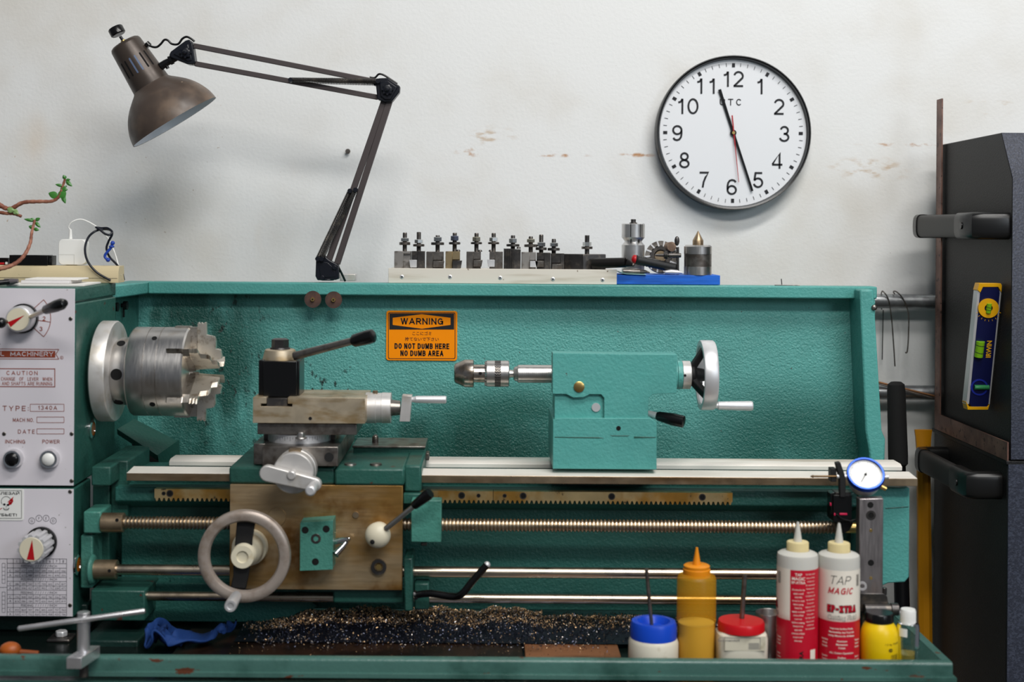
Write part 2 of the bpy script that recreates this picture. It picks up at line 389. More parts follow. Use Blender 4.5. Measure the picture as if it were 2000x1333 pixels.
# plain sans capitals as stroke centrelines in a unit box (x is stretched to the advance width)
def _arc(cx, cy, rx, ry, a0, a1, n=10): return [(cx + rx * cos(radians(a0 + (a1 - a0) * i / n)), cy + ry * sin(radians(a0 + (a1 - a0) * i / n))) for i in range(n + 1)]
SF = {'A': (.95, [[(0, 0), (.5, 1), (1, 0)], [(.2, .3), (.8, .3)]]), 'B': (.8, [[(0, 0), (0, 1), (.55, 1)] + _arc(.55, .76, .38, .24, 90, -90)[1:] + [(0, .52)], [(.5, .52)] + _arc(.58, .26, .42, .26, 90, -90) + [(0, 0)]]),
 'C': (.85, [_arc(.5, .5, .5, .5, 40, 320, 18)]), 'D': (.85, [[(0, 0), (0, 1), (.45, 1)] + _arc(.45, .5, .55, .5, 90, -90, 14)[1:] + [(0, 0)]]),
 'E': (.7, [[(1, 1), (0, 1), (0, 0), (1, 0)], [(0, .52), (.9, .52)]]), 'F': (.65, [[(1, 1), (0, 1), (0, 0)], [(0, .52), (.85, .52)]]),
 'G': (.88, [_arc(.5, .5, .5, .5, 40, 360, 20) + [(.62, .5)], [(1, .5), (1, 0)]]), 'H': (.82, [[(0, 0), (0, 1)], [(1, 0), (1, 1)], [(0, .52), (1, .52)]]),
 'I': (.05, [[(.5, 0), (.5, 1)]]), 'K': (.82, [[(0, 0), (0, 1)], [(.95, 1), (0, .38)], [(.3, .58), (1, 0)]]), 'L': (.65, [[(0, 1), (0, 0), (1, 0)]]),
 'M': (1.0, [[(0, 0), (0, 1), (.5, .15), (1, 1), (1, 0)]]), 'N': (.82, [[(0, 0), (0, 1), (1, 0), (1, 1)]]), 'O': (.92, [_arc(.5, .5, .5, .5, 90, 450, 24)]),
 'P': (.76, [[(0, 0), (0, 1), (.6, 1)] + _arc(.6, .73, .4, .27, 90, -90)[1:] + [(0, .46)]]), 'R': (.82, [[(0, 0), (0, 1), (.58, 1)] + _arc(.58, .74, .4, .26, 90, -90)[1:] + [(0, .48)], [(.5, .48), (1, 0)]]),
 'S': (.8, [_arc(.5, .75, .46, .25, 25, 270, 12) + _arc(.5, .25, .5, .25, 90, -155, 12)[1:]]), 'T': (.8, [[(0, 1), (1, 1)], [(.5, 1), (.5, 0)]]),
 'U': (.82, [[(0, 1), (0, .35)] + _arc(.5, .35, .5, .35, 180, 360, 12)[1:] + [(1, 1)]]), 'V': (.85, [[(0, 1), (.5, 0), (1, 1)]]), 'W': (1.25, [[(0, 1), (.25, 0), (.5, 1), (.75, 0), (1, 1)]]),
 'X': (.85, [[(0, 0), (1, 1)], [(0, 1), (1, 0)]]), 'Y': (.85, [[(0, 1), (.5, .45), (1, 1)], [(.5, .45), (.5, 0)]]), '-': (.4, [[(0, .45), (1, .45)]]), '.': (.03, [[(.5, 0), (.5, .02)]]), ':': (.03, [[(.5, .1), (.5, .14)], [(.5, .65), (.5, .69)]]),
 '1': (.3, [[(.1, .75), (.9, 1), (.9, 0)]]), '3': (.7, [_arc(.45, .76, .48, .24, 160, -90, 12) + _arc(.45, .26, .52, .26, 90, -160, 12)]), '4': (.75, [[(.75, 0), (.75, 1), (0, .3), (1, .3)]]), '0': (.72, [_arc(.5, .5, .5, .5, 90, 450, 24)]),
 '2': (.7, [_arc(.5, .72, .46, .28, 170, -30, 10) + [(0, 0), (1, 0)]]), '8': (.72, [_arc(.5, .76, .42, .24, 90, 450, 18), _arc(.5, .26, .5, .26, 90, 450, 18)])}
def stext(mb, body, fn, width, cap, wt, align='c', gap=.22, slant=0.0):
    """fn maps (x, y) in px to a point; width, cap and stroke weight wt in px"""
    sp = .42; tot = sum((sp if ch == ' ' else SF[ch][0]) for ch in body) + gap * (len(body) - 1)
    fixed = wt * len([c for c in body if c != ' ']); sc = (width - fixed) / tot; x0 = {'l': 0, 'c': -width / 2, 'r': -width}[align]
    for ch in body:
        if ch == ' ': x0 += sp * sc + gap * sc; continue
        w, sts = SF[ch]; w *= sc
        parts = []
        for st in sts:
            raw = [V((x0 + wt / 2 + px * w + slant * py * cap, wt / 2 + py * (cap - wt), 0)) for px, py in st]; run = [raw[0]]
            for i in range(1, len(raw)):      # a stroke is broken where it turns sharply
                run.append(raw[i])
                if i < len(raw) - 1 and (raw[i] - raw[i - 1]).normalized().dot((raw[i + 1] - raw[i]).normalized()) < .72: parts.append(run); run = [raw[i]]
            parts.append(run)
        for pts in parts:
            closed = (pts[0] - pts[-1]).length < 1e-4; n = len(pts)
            if not closed:
                if 1: pts[0] = pts[0] - (pts[1] - pts[0]).normalized() * wt / 2 * (1 if n < 8 else .2); pts[-1] = pts[-1] + (pts[-1] - pts[-2]).normalized() * wt / 2 * (1 if n < 8 else .2)
            L, R = [], []
            for i, p in enumerate(pts):
                a = pts[i - 1] if i else (pts[-2] if closed else None); b = pts[i + 1] if i < n - 1 else (pts[1] if closed else None)
                d0 = (p - a).normalized() if a is not None else None; d1 = (b - p).normalized() if b is not None else None
                d0 = d0 or d1; d1 = d1 or d0; t = (d0 + d1)
                t = t.normalized() if t.length > .05 else d0
                k_ = max(.35, t.dot(d0)); nn = V((-t.y, t.x, 0)) * wt / 2 / k_
                if k_ <= .55 and 0 < i < n - 1:      # sharp apex: keep the tips inside the letter height
                    nn = V((-t.y, t.x, 0)) * wt / 2 / .55
                q1 = p + nn; q2 = p - nn
                q1.y = min(max(q1.y, 0), cap); q2.y = min(max(q2.y, 0), cap)
                L.append(mb.vert(fn(q1.x, q1.y))); R.append(mb.vert(fn(q2.x, q2.y)))
            for i in range(n - 1): mb.face([L[i], L[i + 1], R[i + 1], R[i]], False)
        x0 += w + wt + gap * sc
def ptext(mb, body, px, py, Y, width, cap, wt, align='c', gap=.22):
    o = P(px, py, Y); k = S(Y); stext(mb, body, lambda x, y: V((o.x + x * k, Y, o.z + y * k)), width, cap, wt, align, gap)
def cfn(xc, yc, R, ang, z, k): return lambda x, y: V((xc + R * sin(ang + x * k / R), yc - R * cos(ang + x * k / R), z + y * k))
# ================================================================== THE SETTING
YW = 3.2
mb = MB(m_wall); mb.box((-3.2, YW, 0), (3.2, YW + 0.12, 3.6)); o = obj('wall_back', mb); o['kind'] = 'structure'
mb = MB(m_floor); mb.box((-3.2, -1.5, -0.1), (3.2, YW, 0)); o = obj('floor', mb); o['kind'] = 'structure'
# thin pencil stroke and nail on the wall
mb = MB(m_gsteel); c = P(680, 296, YW); mb.rev((c.x, YW, c.z), (0, -1, 0), [(0, .0035), (.006, .0035), (.0075, .006), (.009, .005), (.009, 0)], 14)
tag(obj('screw', mb), 'small pale screw head sticking out of the white wall beside the lamp arm', 'screw')

# ================================================================== THE LATHE
YS = 2.55                                  # spindle line
SZ = P(650, 728, YS).z                     # spindle height
lathe = thing('metal_lathe', 'large green metalworking lathe with grey control panel, chuck and tailstock', 'lathe', (0.0, 2.5, 0.0))
# ---- stand
for a_, b_ in ((-1.0, -.50), (.46, .70)): mb = MB(m_greent); mb.box((a_, 2.35, 0), (b_, 2.90, H - .735)); obj('stand', mb, lathe, bevel=.004)
# ---- chip tray
zr1 = P(955, 1289, 2.2).z; zr0 = P(955, 1317, 2.2).z; zf = H - .722
XR = P(1861, 1300, 2.2).x; XL = -1.05
mb = MB(m_greent)
mb.box((XL, 2.2, zf - .004), (XR, 2.98, zf - .0003)); mb.m(m_oilfloor).box((XL, 2.2145, zf - .0005), (XR - .040, 2.97, zf)); mb.m(m_greent)
prf_ = [(2.2145, zr0), (2.2, zr0)] + [(2.206 - .006 * cos(radians(q)), zr1 - .006 + .006 * sin(radians(q))) for q in (0, 18, 36, 54, 72, 90)] + [(2.2145, zr1)]
mb.prism([(XL, y, z) for y, z in prf_], (XR - XL, 0, 0))                       # front rim with a rolled top edge
mb.box((XL, 2.192, zr0 - .006), (XR + .004, 2.216, zr0 + .001))      # rolled lower lip
mb.prism([(XR, 2.2141, zr1), (XR, 2.98, zr1), (XR, 2.98, zf - .0041), (XR, 2.2141, zf - .0041)], (-.014, 0, 0))
mb.prism([(XR - .039, 2.2142, zf), (XR - .0141, 2.2142, zf), (XR - .0141, 2.2142, zr1 - .001)], (0, .75, 0))
tray = obj('chip_tray', mb, lathe, bevel=.0012)
# ---- splash guard
gx0 = P(270, 700, 2.95).x; gx1 = P(1690, 700, 2.95).x; zt = P(955, 555, 2.91).z; zb_ = P(955, 579, 2.91).z
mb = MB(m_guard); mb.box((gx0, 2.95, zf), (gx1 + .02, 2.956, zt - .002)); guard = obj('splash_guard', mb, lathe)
mb = MB(m_greenl)
mb.box((P(290, 560, 2.91).x, 2.905, zb_), (gx1 + .012, 2.956, zt))
mb.prism([(gx0 - .022, 2.70, zb_), (gx0 - .022, 2.956, zb_), (P(290, 560, 2.91).x, 2.956, zb_), (P(290, 560, 2.91).x, 2.905, zb_), (gx0 + .012, 2.70, zb_)], (0, 0, zt - zb_))
obj('top_lip', mb, guard, bevel=.003)
mb = MB(m_greenb)
mb.box((gx0 - .012, 2.70, zf), (gx0, 2.955, zb_)); 
obj('side_panel', mb, guard, bevel=.002)
mb = MB(m_greenl)
mb.pprism([(1678, 566), (1705, 566), (1723, 842), (1730, 858), (1729, 912), (1700, 912), (1698, 880), (1691, 842)], 2.86, 2.958)
obj('side_panel', mb, guard, bevel=.004)
for (x, y) in ((228, 600), (246, 597)):
    mb = MB(m_black); Yk = 2.74 if x < 240 else 2.81; c = P(x, y, Yk)
    mb.rev((gx0, Yk, c.z), (1, 0, 0), [(0, .004), (.004, .004), (.005, .009), (.013, .009), (.013, 0)], 16)
    mb.box((gx0 + .004, Yk - .003, c.z - .024), (gx0 + .007, Yk + .003, c.z))
    obj('thumb_screw', mb, guard)
mb = MB(m_gsteel); c = P(1707, 601, 2.86); mb.sph(c + V((0, -.002, 0)), .006, (1, .6, 1)); obj('bolt', mb, guard)
for (x, y) in ((616, 583), (656, 584)):
    mb = MB(M('rusty_brown_washer', '#4c3c37', .55, .3, layers=[('#6a4a3e', 40, .4, .7, None, st1)]) if x < 630 else bpy.data.materials['rusty_brown_washer'])
    c = P(x, y, 2.945); mb.rev((c.x, 2.9035, c.z), (0, -1, 0), [(0, 16.5 * S(2.9)), (.002, 16.5 * S(2.9)), (.002, 0)], 40)
    wsh = obj('round_washer', mb, guard)
    mb = MB(m_brass); mb.hexn((c.x, 2.9015, c.z), (c.x, 2.8965, c.z), 4.2 * S(2.9)); mb.m(m_hole).cyl((c.x, 2.8967, c.z), (c.x, 2.896, c.z), 1.6 * S(2.9)); obj('brass_screw', mb, guard)

# ---- headstock
hx = P(147, 760, 2.42).x
zht = P(100, 562, 2.42).z; zhm = P(100, 952, 2.42).z; zhb = P(100, 1207, 2.42).z
mb = MB(m_green)
zg = P(147, 592, 2.42).z
mb.box((-1.12, 2.42, zhm + .0015), (hx, 2.68, zg - .001)); mb.box((-1.12, 2.42, zg + .001), (hx, 2.68, zht))
mb.box((-1.12, 2.424, zhm), (hx - .004, 2.675, zg + .003))
mb.box((-1.12, 2.42, zhb), (hx, 2.52, zhm - .0015))
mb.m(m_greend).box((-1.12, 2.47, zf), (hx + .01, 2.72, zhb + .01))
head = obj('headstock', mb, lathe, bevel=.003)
mb = MB(m_green); mb.pbox(178, 912, 216, 950, 2.44, 2.68); mb.pbox(180, 948, 214, 1150, 2.50, 2.62); mb.pbox(216, 900, 250, 1010, 2.50, 2.66)
obj('foot_casting', mb, head, bevel=.003)
# sloped cover beneath the chuck
mb = MB(m_green)
mb.prism(pp([(228, 838, 2.72), (262, 818, 2.78), (348, 862, 2.78), (308, 890, 2.72)], 0), (0, .004, -.012))
mb.prism(pp([(308, 888, 2.72), (348, 860, 2.78), (350, 905, 2.78), (310, 912, 2.72)], 0), (0, .01, 0))
mb.m(m_blackm).pprism([(255, 850), (340, 880), (345, 905), (262, 905)], 2.83, 2.85)
obj('sloped_cover', mb, head, bevel=.001)
for (x, y, Yk) in ((177, 838, 2.52), (152, 1103, 2.435)):
    c = P(x, y, Yk); mb = MB(m_chrome)
    mb.rev((hx, Yk, c.z), (1, 0, 0), [(0, .019), (.003, .019), (.004, .013), (.002, .013), (.002, 0)], 24)
    mb.m(M('amber_oil', '#b5640c', .1, trans=.3) if x == 177 else bpy.data.materials['amber_oil']).rev((hx + .0021, Yk, c.z), (1, 0, 0), [(0, .0125), (.0006, .0125), (.0006, 0)], 20)
    tag(obj('oil_sight_glass', mb, head), 'round amber oil window')
YP = 2.4185
for nm, y0, y1 in (('control_panel', 564, 949), ('gear_chart_panel', 956, 1205)):
    mb = MB(m_plate); zA = P(100, y0, YP).z; zB = P(100, y1, YP).z
    mb.box((-1.11, YP, zB), (hx - .0015, 2.42, zA)); pn = obj(nm, mb, lathe, bevel=.0005)
    if nm == 'control_panel': panel1 = pn
    else: panel2 = pn
YT = YP - .0004
for (x, y) in ((138, 623), (140, 848), (140, 940), (8, 848)): mb = MB(m_gsteel); screw(mb, x, y, YP, 4, m_gsteel); obj('screw', mb, panel1)
for (x, y) in ((137, 961), (137, 1183)): mb = MB(m_gsteel); screw(mb, x, y, YP, 4, m_gsteel); obj('screw', mb, panel2)
# printed lettering on the upper plate
mb = MB(m_brownink)
mb.poly([(-120, 685), (-120, 698), (108, 699), (108, 686)][::1], YT)
mb.line(-120, 681, 115, 683, YT, 1.2); mb.line(-120, 701, 115, 702, YT, 1.2); mb.line(115, 683, 109, 692, YT, 1.2); mb.line(109, 692, 115, 702, YT, 1.2)
mb.arc(120.5, 699, 3, 0, 2 * pi, YT, .7, 12); mb.text('R', 120.5, 701, YT, 3.4)
mb.line(-120, 720, 107, 721, YT, 1.6); mb.line(-120, 755, 107, 756, YT, 1.6); mb.line(107, 720, 107, 757, YT, 1.6)
mb.arc(45, 622, 54, radians(-42), radians(42), YT, 1.3)
for a in (42, -8, -42): mb.line(45 + 29 * cos(radians(a)), 622 - 29 * sin(radians(a)), 45 + 54 * cos(radians(a)), 622 - 54 * sin(radians(a)), YT, 1.2)
ptext(mb, '2', 86, 627, YT, 6, 8.5, 1.4); ptext(mb, '3', 80, 647, YT, 6, 8.5, 1.4)
ptext(mb, 'TYPE:', 5, 803, YT, 51, 10, 1.4, 'l', .5)
for b in ((59, 790, 125, 804), (72, 815, 125, 826), (72, 838, 125, 848)):
    mb.line(b[0], b[1], b[2], b[1], YT, .9); mb.line(b[0], b[3], b[2], b[3], YT, .9); mb.line(b[0], b[1], b[0], b[3], YT, .9); mb.line(b[2], b[1], b[2], b[3], YT, .9)
ptext(mb, '1340A', 93, 801, YT, 37, 8, 1.1, gap=.4)
ptext(mb, 'MACH NO.', 25, 824.5, YT, 41, 7.5, 1.1, 'l'); ptext(mb, 'DATE', 35, 847.5, YT, 33, 8, 1.1, 'l', .5)
ptext(mb, 'INCHING', 29.5, 867, YT, 39, 7.5, 1.1); ptext(mb, 'POWER', 99.5, 867, YT, 34, 7.5, 1.1)
mb.m(m_pinkink)
ptext(mb, 'CAUTION', 43, 733, YT, 61, 8, 1.3, gap=.45)
ptext(mb, 'CHANGE   OF   LEVER   WHEN', 102, 744.5, YT, 100, 6.8, .9, 'r')
ptext(mb, 'GEARS AND SHAFTS ARE RUNNING', 102, 753.5, YT, 126, 6.8, .9, 'r')
tag(obj('printed_lettering', mb, panel1, flat=True), 'brown printed words and dial marks')
mb = MB(m_plate); ptext(mb, 'CENTRAL  MACHINERY', 104, 696.5, YT - .0003, 163, 8.8, 1.3, 'r')
tag(obj('banner_lettering', mb, panel1, flat=True), 'silver letters in the brown banner')
# upper lever dial
def cyl_n(mb, x, y, r, x1, y1, r1, Ya, Yb, mat, seg=32):
    a = P(x, y, Ya); b = P(x1, y1, Yb); mb.m(mat).cyl((b.x, Yb, b.z), (a.x, Ya, a.z), r1 * S(Yb), r * S(Ya), seg)
mb = MB(m_black); c = P(47, 622, 2.418); k = S(2.4)
mb.rev((c.x, 2.419, c.z), (0, -1, 0), [(0, 29 * k), (.008, 29 * k), (.008, 0)], 40)
mb.m(m_alub).rev((c.x, 2.411, c.z), (0, -1, 0), [(0, 26 * k), (.022, 25 * k), (.024, 23 * k), (.024, 0)], 40)
mb.m(m_cream).rev((c.x, 2.387, c.z), (0, -1, 0), [(0, 21.5 * k), (.002, 21.5 * k), (.002, 0)], 40)
cc = V((c.x, 2.3845, c.z)); d = V((cos(radians(32)), 0, sin(radians(32)))); n = V((-d.z, 0, d.x))
mb.m(m_red).face([mb.vert(cc + d * 16 * k), mb.vert(cc - d * 19 * k + n * 5.5 * k), mb.vert(cc - d * 19 * k - n * 5.5 * k)], False)
dial = obj('speed_dial', mb, head)
mb = MB(m_steel); a = P(61, 618, 2.36); b = P(88, 608, 2.33); e = P(122, 595, 2.30)
a = V((c.x + 20 * k, 2.395, c.z + 4 * k)); b = P(88, 606, 2.34); e = P(124, 593, 2.30)
mb.cyl(a, b, 5.2 * k); mb.m(m_black); dd = (e - b); L = dd.length
mb.rev(b, dd, [(0, 7 * k), (.004, 9 * k), (L * .6, 11.5 * k), (L * .9, 11 * k), (L + .004, 7 * k), (L + .006, 0)], 24)
obj('lever', mb, head)
mb = MB(m_black); c = P(2, 631, 2.36); mb.sph(c, 10.5 * k); mb.cyl(c, V((c.x, 2.419, c.z)), 4 * k); obj('lever', mb, head)
for (x, m2, nm, lb) in ((27, m_black, 'push_button', 'black push button in a chrome ring'), (98, m_white, 'push_button', 'white push button in a chrome ring')):
    mb = MB(m_chrome); c = P(x, 896, 2.418)
    mb.rev((c.x, 2.419, c.z), (0, -1, 0), [(0, 19.5 * k), (.006, 19 * k), (.012, 17 * k), (.012, 13.5 * k), (.007, 13 * k), (.007, 0)], 36)
    mb.m(m2).rev((c.x, 2.411, c.z), (0, -1, 0), [(0, 12.5 * k), (.004, 12.5 * k), (.007, 9 * k), (.008, 0)], 28)
    tag(obj(nm, mb, head), lb)
# gear selector knob
mb = MB(m_black); c = P(81, 1060, 2.418)
mb.rev((c.x, 2.419, c.z), (0, -1, 0), [(0, 31 * k), (.006, 31 * k), (.006, 0)], 40)
mb.m(m_alub); a_, u_, v_ = frame((0, -1, 0)); N_ = 60
r0 = []; r1 = []
for i in range(N_):
    t = 2 * pi * i / N_; rr = 26 * k * (1 + .07 * (1 if (i % 5) in (0, 1, 2) else -1))
    r0.append(mb.vert((c.x + rr * cos(t), 2.412, c.z + rr * sin(t)))); r1.append(mb.vert((c.x + rr * cos(t), 2.365, c.z + rr * sin(t))))
for i in range(N_): j = (i + 1) % N_; mb.face([r0[i], r0[j], r1[j], r1[i]])
mb.face(r1[::-1])
mb.m(m_cream).rev((c.x, 2.365, c.z), (0, -1, 0), [(0, 23 * k), (.002, 22.5 * k), (.002, 0)], 36)
cc = V((c.x, 2.3625, c.z)); mb.m(m_red).face([mb.vert(cc + V((2 * k, 0, 19 * k))), mb.vert(cc + V((-8 * k, 0, -19 * k))), mb.vert(cc + V((7 * k, 0, -20 * k)))], False)
obj('gear_selector_knob', mb, head)
# gear chart
mb = MB(m_greyink)
for (x, y, t) in ((62, 1018, 'G'), (76, 1013, 'F'), (90, 1013, 'E'), (104, 1018, 'D')):
    mb.arc(x, y, 6, 0, 2 * pi, YT, .9, 16); mb.text(t, x, y + 2.6, YT, 5.2)
for y in (1092, 1101, 1110, 1119, 1128, 1136, 1145, 1153, 1162, 1170, 1179, 1187, 1196, 1204): mb.line(14, y, 130, y + .5, YT, .8)
mb.line(14, 1092, 14, 1204, YT, .9); mb.line(130, 1092, 130, 1204, YT, .9); mb.line(26, 1092, 26, 1204, YT, .8); mb.line(-40, 1092, 14, 1092, YT, .9); mb.line(-40, 1148, 14, 1148, YT, .8); mb.line(-40, 1204, 14, 1204, YT, .8)
rows = [(1101, 1110, 'h'), (1110, 1119, 'F'), (1119, 1128, 'd')]
for i in range(8):
    x = 26 + 13 * i
    mb.line(x, 1092, x, 1101, YT, .7)
    mb.text(str(i + 1), x + 6.5, 1099.5, YT, 5)
    for (a_, b_) in ((1110, 1128), (1136, 1153), (1162, 1179), (1187, 1204)): mb.line(x, a_, x, b_, YT, .7)
rng = random.Random(3)
for yb, ch in ((1118, 'C'), (1126.5, 'A'), (1143.5, 'C'), (1151.5, 'A'), (1169, 'C'), (1177, 'A'), (1194, 'C'), (1202.5, 'A')):
    mb.text(ch, 20, yb, YT, 4.6)
    for i in range(8): mb.text('.%03d' % rng.randint(21, 999), 32.5 + 13 * i, yb, YT, 3.6, width=9)
for yb in (1108.5, 1134.5, 1160.5, 1185.5): mb.text('FEEDING', 53, yb, YT, 4.6, width=24); mb.text('/ / / / / /', 82, yb, YT, 4.6, width=26); mb.text('INCH', 104, yb, YT, 4.6, width=14)
for (ya, yb) in ((1101, 1140), (1157, 1197)):
    mb.line(4, ya, 4, yb, YT, .7); mb.line(10, ya, 10, yb, YT, .7)
    for q in range(6): mb.line(4, ya + q * (yb - ya) / 5, 10, ya + q * (yb - ya) / 5, YT, .7)
obj('printed_gear_chart', mb, panel2, flat=True)
# ---- three dark bolts etc low on the headstock base
mb = MB(m_dsteel); c = P(113, 1250, 2.40); mb.box((c.x - .02, 2.40, zf), (c.x + .02, 2.44, c.z)); mb.m(m_alub).hexn((c.x, 2.42, c.z), (c.x, 2.42, c.z + .01), .011); obj('leveling_bolt', mb, head, bevel=.002)

# ---- spindle and chuck
k = S(YS)
def sx_(px): return P(px, 728, YS).x
def revx(mb, prof, seg=64): x0 = sx_(prof[0][0]); mb.rev((x0, YS, SZ), (1, 0, 0), [(sx_(x) - x0, r * k) for x, r in prof], seg)
mb = MB(m_alu); revx(mb, [(198, 94), (201, 98), (226, 98), (229, 96), (229, 0)], 80)
fl = obj('spindle_flange', mb, lathe)
mb = MB(m_steel)
revx(mb, [(229, 60), (240, 66), (262, 66), (262, 80), (264, 84.5), (267, 86.5), (297.5, 86.5), (298, 85), (299, 85), (299.5, 86.5), (322, 86.5), (322.5, 85), (323.5, 85), (324, 86.5), (370, 86.5), (373, 84), (374, 78), (374, 20), (360, 18), (360, 0)], 96)
mb.m(m_hole)
def hole_on(mb, px, py, R, r, mat=m_hole):
    c = P(px, py, YS); zz = c.z - SZ; zz = max(-R * .98, min(R * .98, zz)); yy = -sqrt(R * R - zz * zz)
    x = (px - CX) * (YS + yy) / F
    n = V((0, yy, zz)).normalized(); p = V((x, YS, SZ)) + n * (R - .002)
    mb.m(mat).rev(p, n, [(0, r), (.0026, r), (.0026, 0)], 20)
for (x, y, r) in ((303, 657, 5), (300, 782, 5.5)): hole_on(mb, x, y, 86.5 * k, r * k)
for (x, y, r) in ((238, 668, 8), (229, 725, 11), (234, 783, 9)): hole_on(mb, x, y, 66 * k, r * k)
chuck = obj('chuck', mb, lathe)
xf = sx_(374)
m_topjaw = M('light_jaw_steel', (.70, .65, .57), .34, .85, rvar=.08, layers=[((.42, .35, .27), 60, .5, .66, None, st1)])
m_jaw = M('worn_jaw_steel', (.46, .42, .37), .36, .95, rvar=.1, layers=[((.22, .19, .16), 70, .5, .66, None, st1)])
for i in range(6):
    ang = radians(90 + 60 * i); mb = MB(m_jaw); hw = 8.5 * k
    e = V((0, -cos(ang), sin(ang))); tng = V((0, -sin(ang), cos(ang)))
    def pr(pts, w_=hw): mb.prism([V((xf + t * k, YS, SZ)) + e * r * k - tng * w_ for t, r in pts], tng * 2 * w_)
    pr([(-32, 60), (-32, 86), (-30, 89), (-2, 89), (0, 87), (12, 87), (12, 18), (0, 18), (-4, 60)])
    mb.m(m_topjaw)
    pr([(12.2, 18), (12.2, 93),  (12, 93), (14, 96.5), (17, 93), (20, 96.5), (23, 93), (26, 96.5), (29, 96), (30, 72), (42, 70), (42, 67), (44, 70), (46, 67), (48, 62), (48, 44), (58, 42), (58, 38), (60, 30), (59, 26), (48, 24), (30, 22)], hw * .62)
    j = obj('chuck_jaw', mb, chuck, bevel=.0008, seg=1, ang=12)
# ---- bed
def zp(y, Y, x=955): return P(x, y, Y).z
def xp(x, Y, y=930): return P(x, y, Y).x
zw = P(1300, 931, 2.44).z; zwb = P(1300, 947, 2.44).z
mb = MB(m_greenb)
xa, xb = xp(232, 2.5), xp(1775, 2.50)
ztop = zw - .018
mb.box((xa, 2.52, zp(1192, 2.52)), (xb - .05, 2.66, ztop))                       # main web
mb.prism([(xa, 2.475, zp(957, 2.475)), (xa, 2.475, zp(984, 2.475)), (xa, 2.485, zp(990, 2.48)), (xa, 2.52, zp(996, 2.52)), (xa, 2.52, zp(957, 2.475))], (xb - xa - .01, 0, 0))
mb.pprism([(262, 1140), (560, 1140), (620, 1184), (560, 1216), (262, 1216)], 2.50, 2.60)
mb.pbox(332, 1128, 470, 1150, 2.505, 2.54)
mb.box((xa - .02, 2.53, zf), (xa + .12, 2.72, zp(1190, 2.53))); mb.box((xb - .20, 2.55, zf), (xb - .06, 2.70, zp(1190, 2.55)))
bed = obj('bed', mb, lathe, bevel=.002)
mb = MB(m_greenl)
mb.pprism([(1676, 953), (1776, 953), (1776, 1128), (1768, 1138), (1735, 1140), (1715, 1150), (1676, 1150)], 2.47, 2.66)
mb.m(m_greenb).pprism([(1728, 992), (1776, 988), (1776, 993), (1728, 997)], 2.4695, 2.48)
obj('end_bracket', mb, bed, bevel=.004)
mb = MB(m_bsteel)
xr0, xr1 = xp(247, 2.44), xp(1792, 2.44)
mb.box((xr0, 2.4395, zwb), (xr1, 2.492, zw - .001))
mb.m(m_way).prism([(xr0, 2.4402, zw - .0062), (xr0, 2.4405, zw - .0005), (xr0, 2.489, zw + .0030), (xr0, 2.4915, zw - .0062)], (xr1 - xr0, 0, 0))
obj('front_way', mb, bed, bevel=.0008)
mb = MB(m_way)
xq0, xq1 = xp(330, 2.6), xp(1762, 2.6); z_ = P(1300, 917, 2.60).z; zz = P(1300, 909, 2.60).z
mb.prism([(xq0, 2.60, z_), (xq0, 2.60, zz), (xq0, 2.61, zz + .004), (xq0, 2.655, zz + .004), (xq0, 2.655, z_)], (xq1 - xq0, 0, 0))
mb.m(m_greenb).box((xq0, 2.602, z_ - .02), (xq1 - .01, 2.66, z_))
obj('rear_way', mb, bed, bevel=.0006)
# rack
for (a, b, holes, nm) in ((302, 963, (332, 320, 902, 935), 0), (964, 1431, (986, 1022, 1195, 1372), 1)):
    mb = MB(m_rack); zt_ = zp(960.5, 2.46, 1000); zb2 = zp(978, 2.46, 1000); zb3 = zp(984, 2.46, 1000); x0 = xp(a, 2.46); x1 = xp(b, 2.46); nT = int((b - a) / 9.3)
    pts = [(x0, 2.46, zt_), (x1, 2.46, zt_), (x1, 2.46, zb2)]
    pt = (x1 - x0) / nT
    for i in range(nT):
        xx = x1 - i * pt
        pts += [(xx - .15 * pt, 2.46, zb2), (xx - .38 * pt, 2.46, zb3), (xx - .62 * pt, 2.46, zb3), (xx - .85 * pt, 2.46, zb2)]
    pts.append((x0, 2.46, zb2)); mb.prism(pts, (0, .016, 0))
    for i, hxp in enumerate(holes):
        r = 3.5 if hxp in (320, 935, 986) else 6
        zc = zp(969, 2.46, 1000); xx = xp(hxp, 2.46); mb.m(m_hole).rev((xx, 2.4598, zc), (0, -1, 0), [(0, r * S(2.46)), (.0002, r * S(2.46)), (.0002, 0)], 20)
        mb.m(m_dsteel).ring((xx, 2.4600, zc), (0, -1, 0), .0007, r * S(2.46) * 1.12, r * S(2.46) * .8, 20)
    obj('gear_rack', mb, bed)
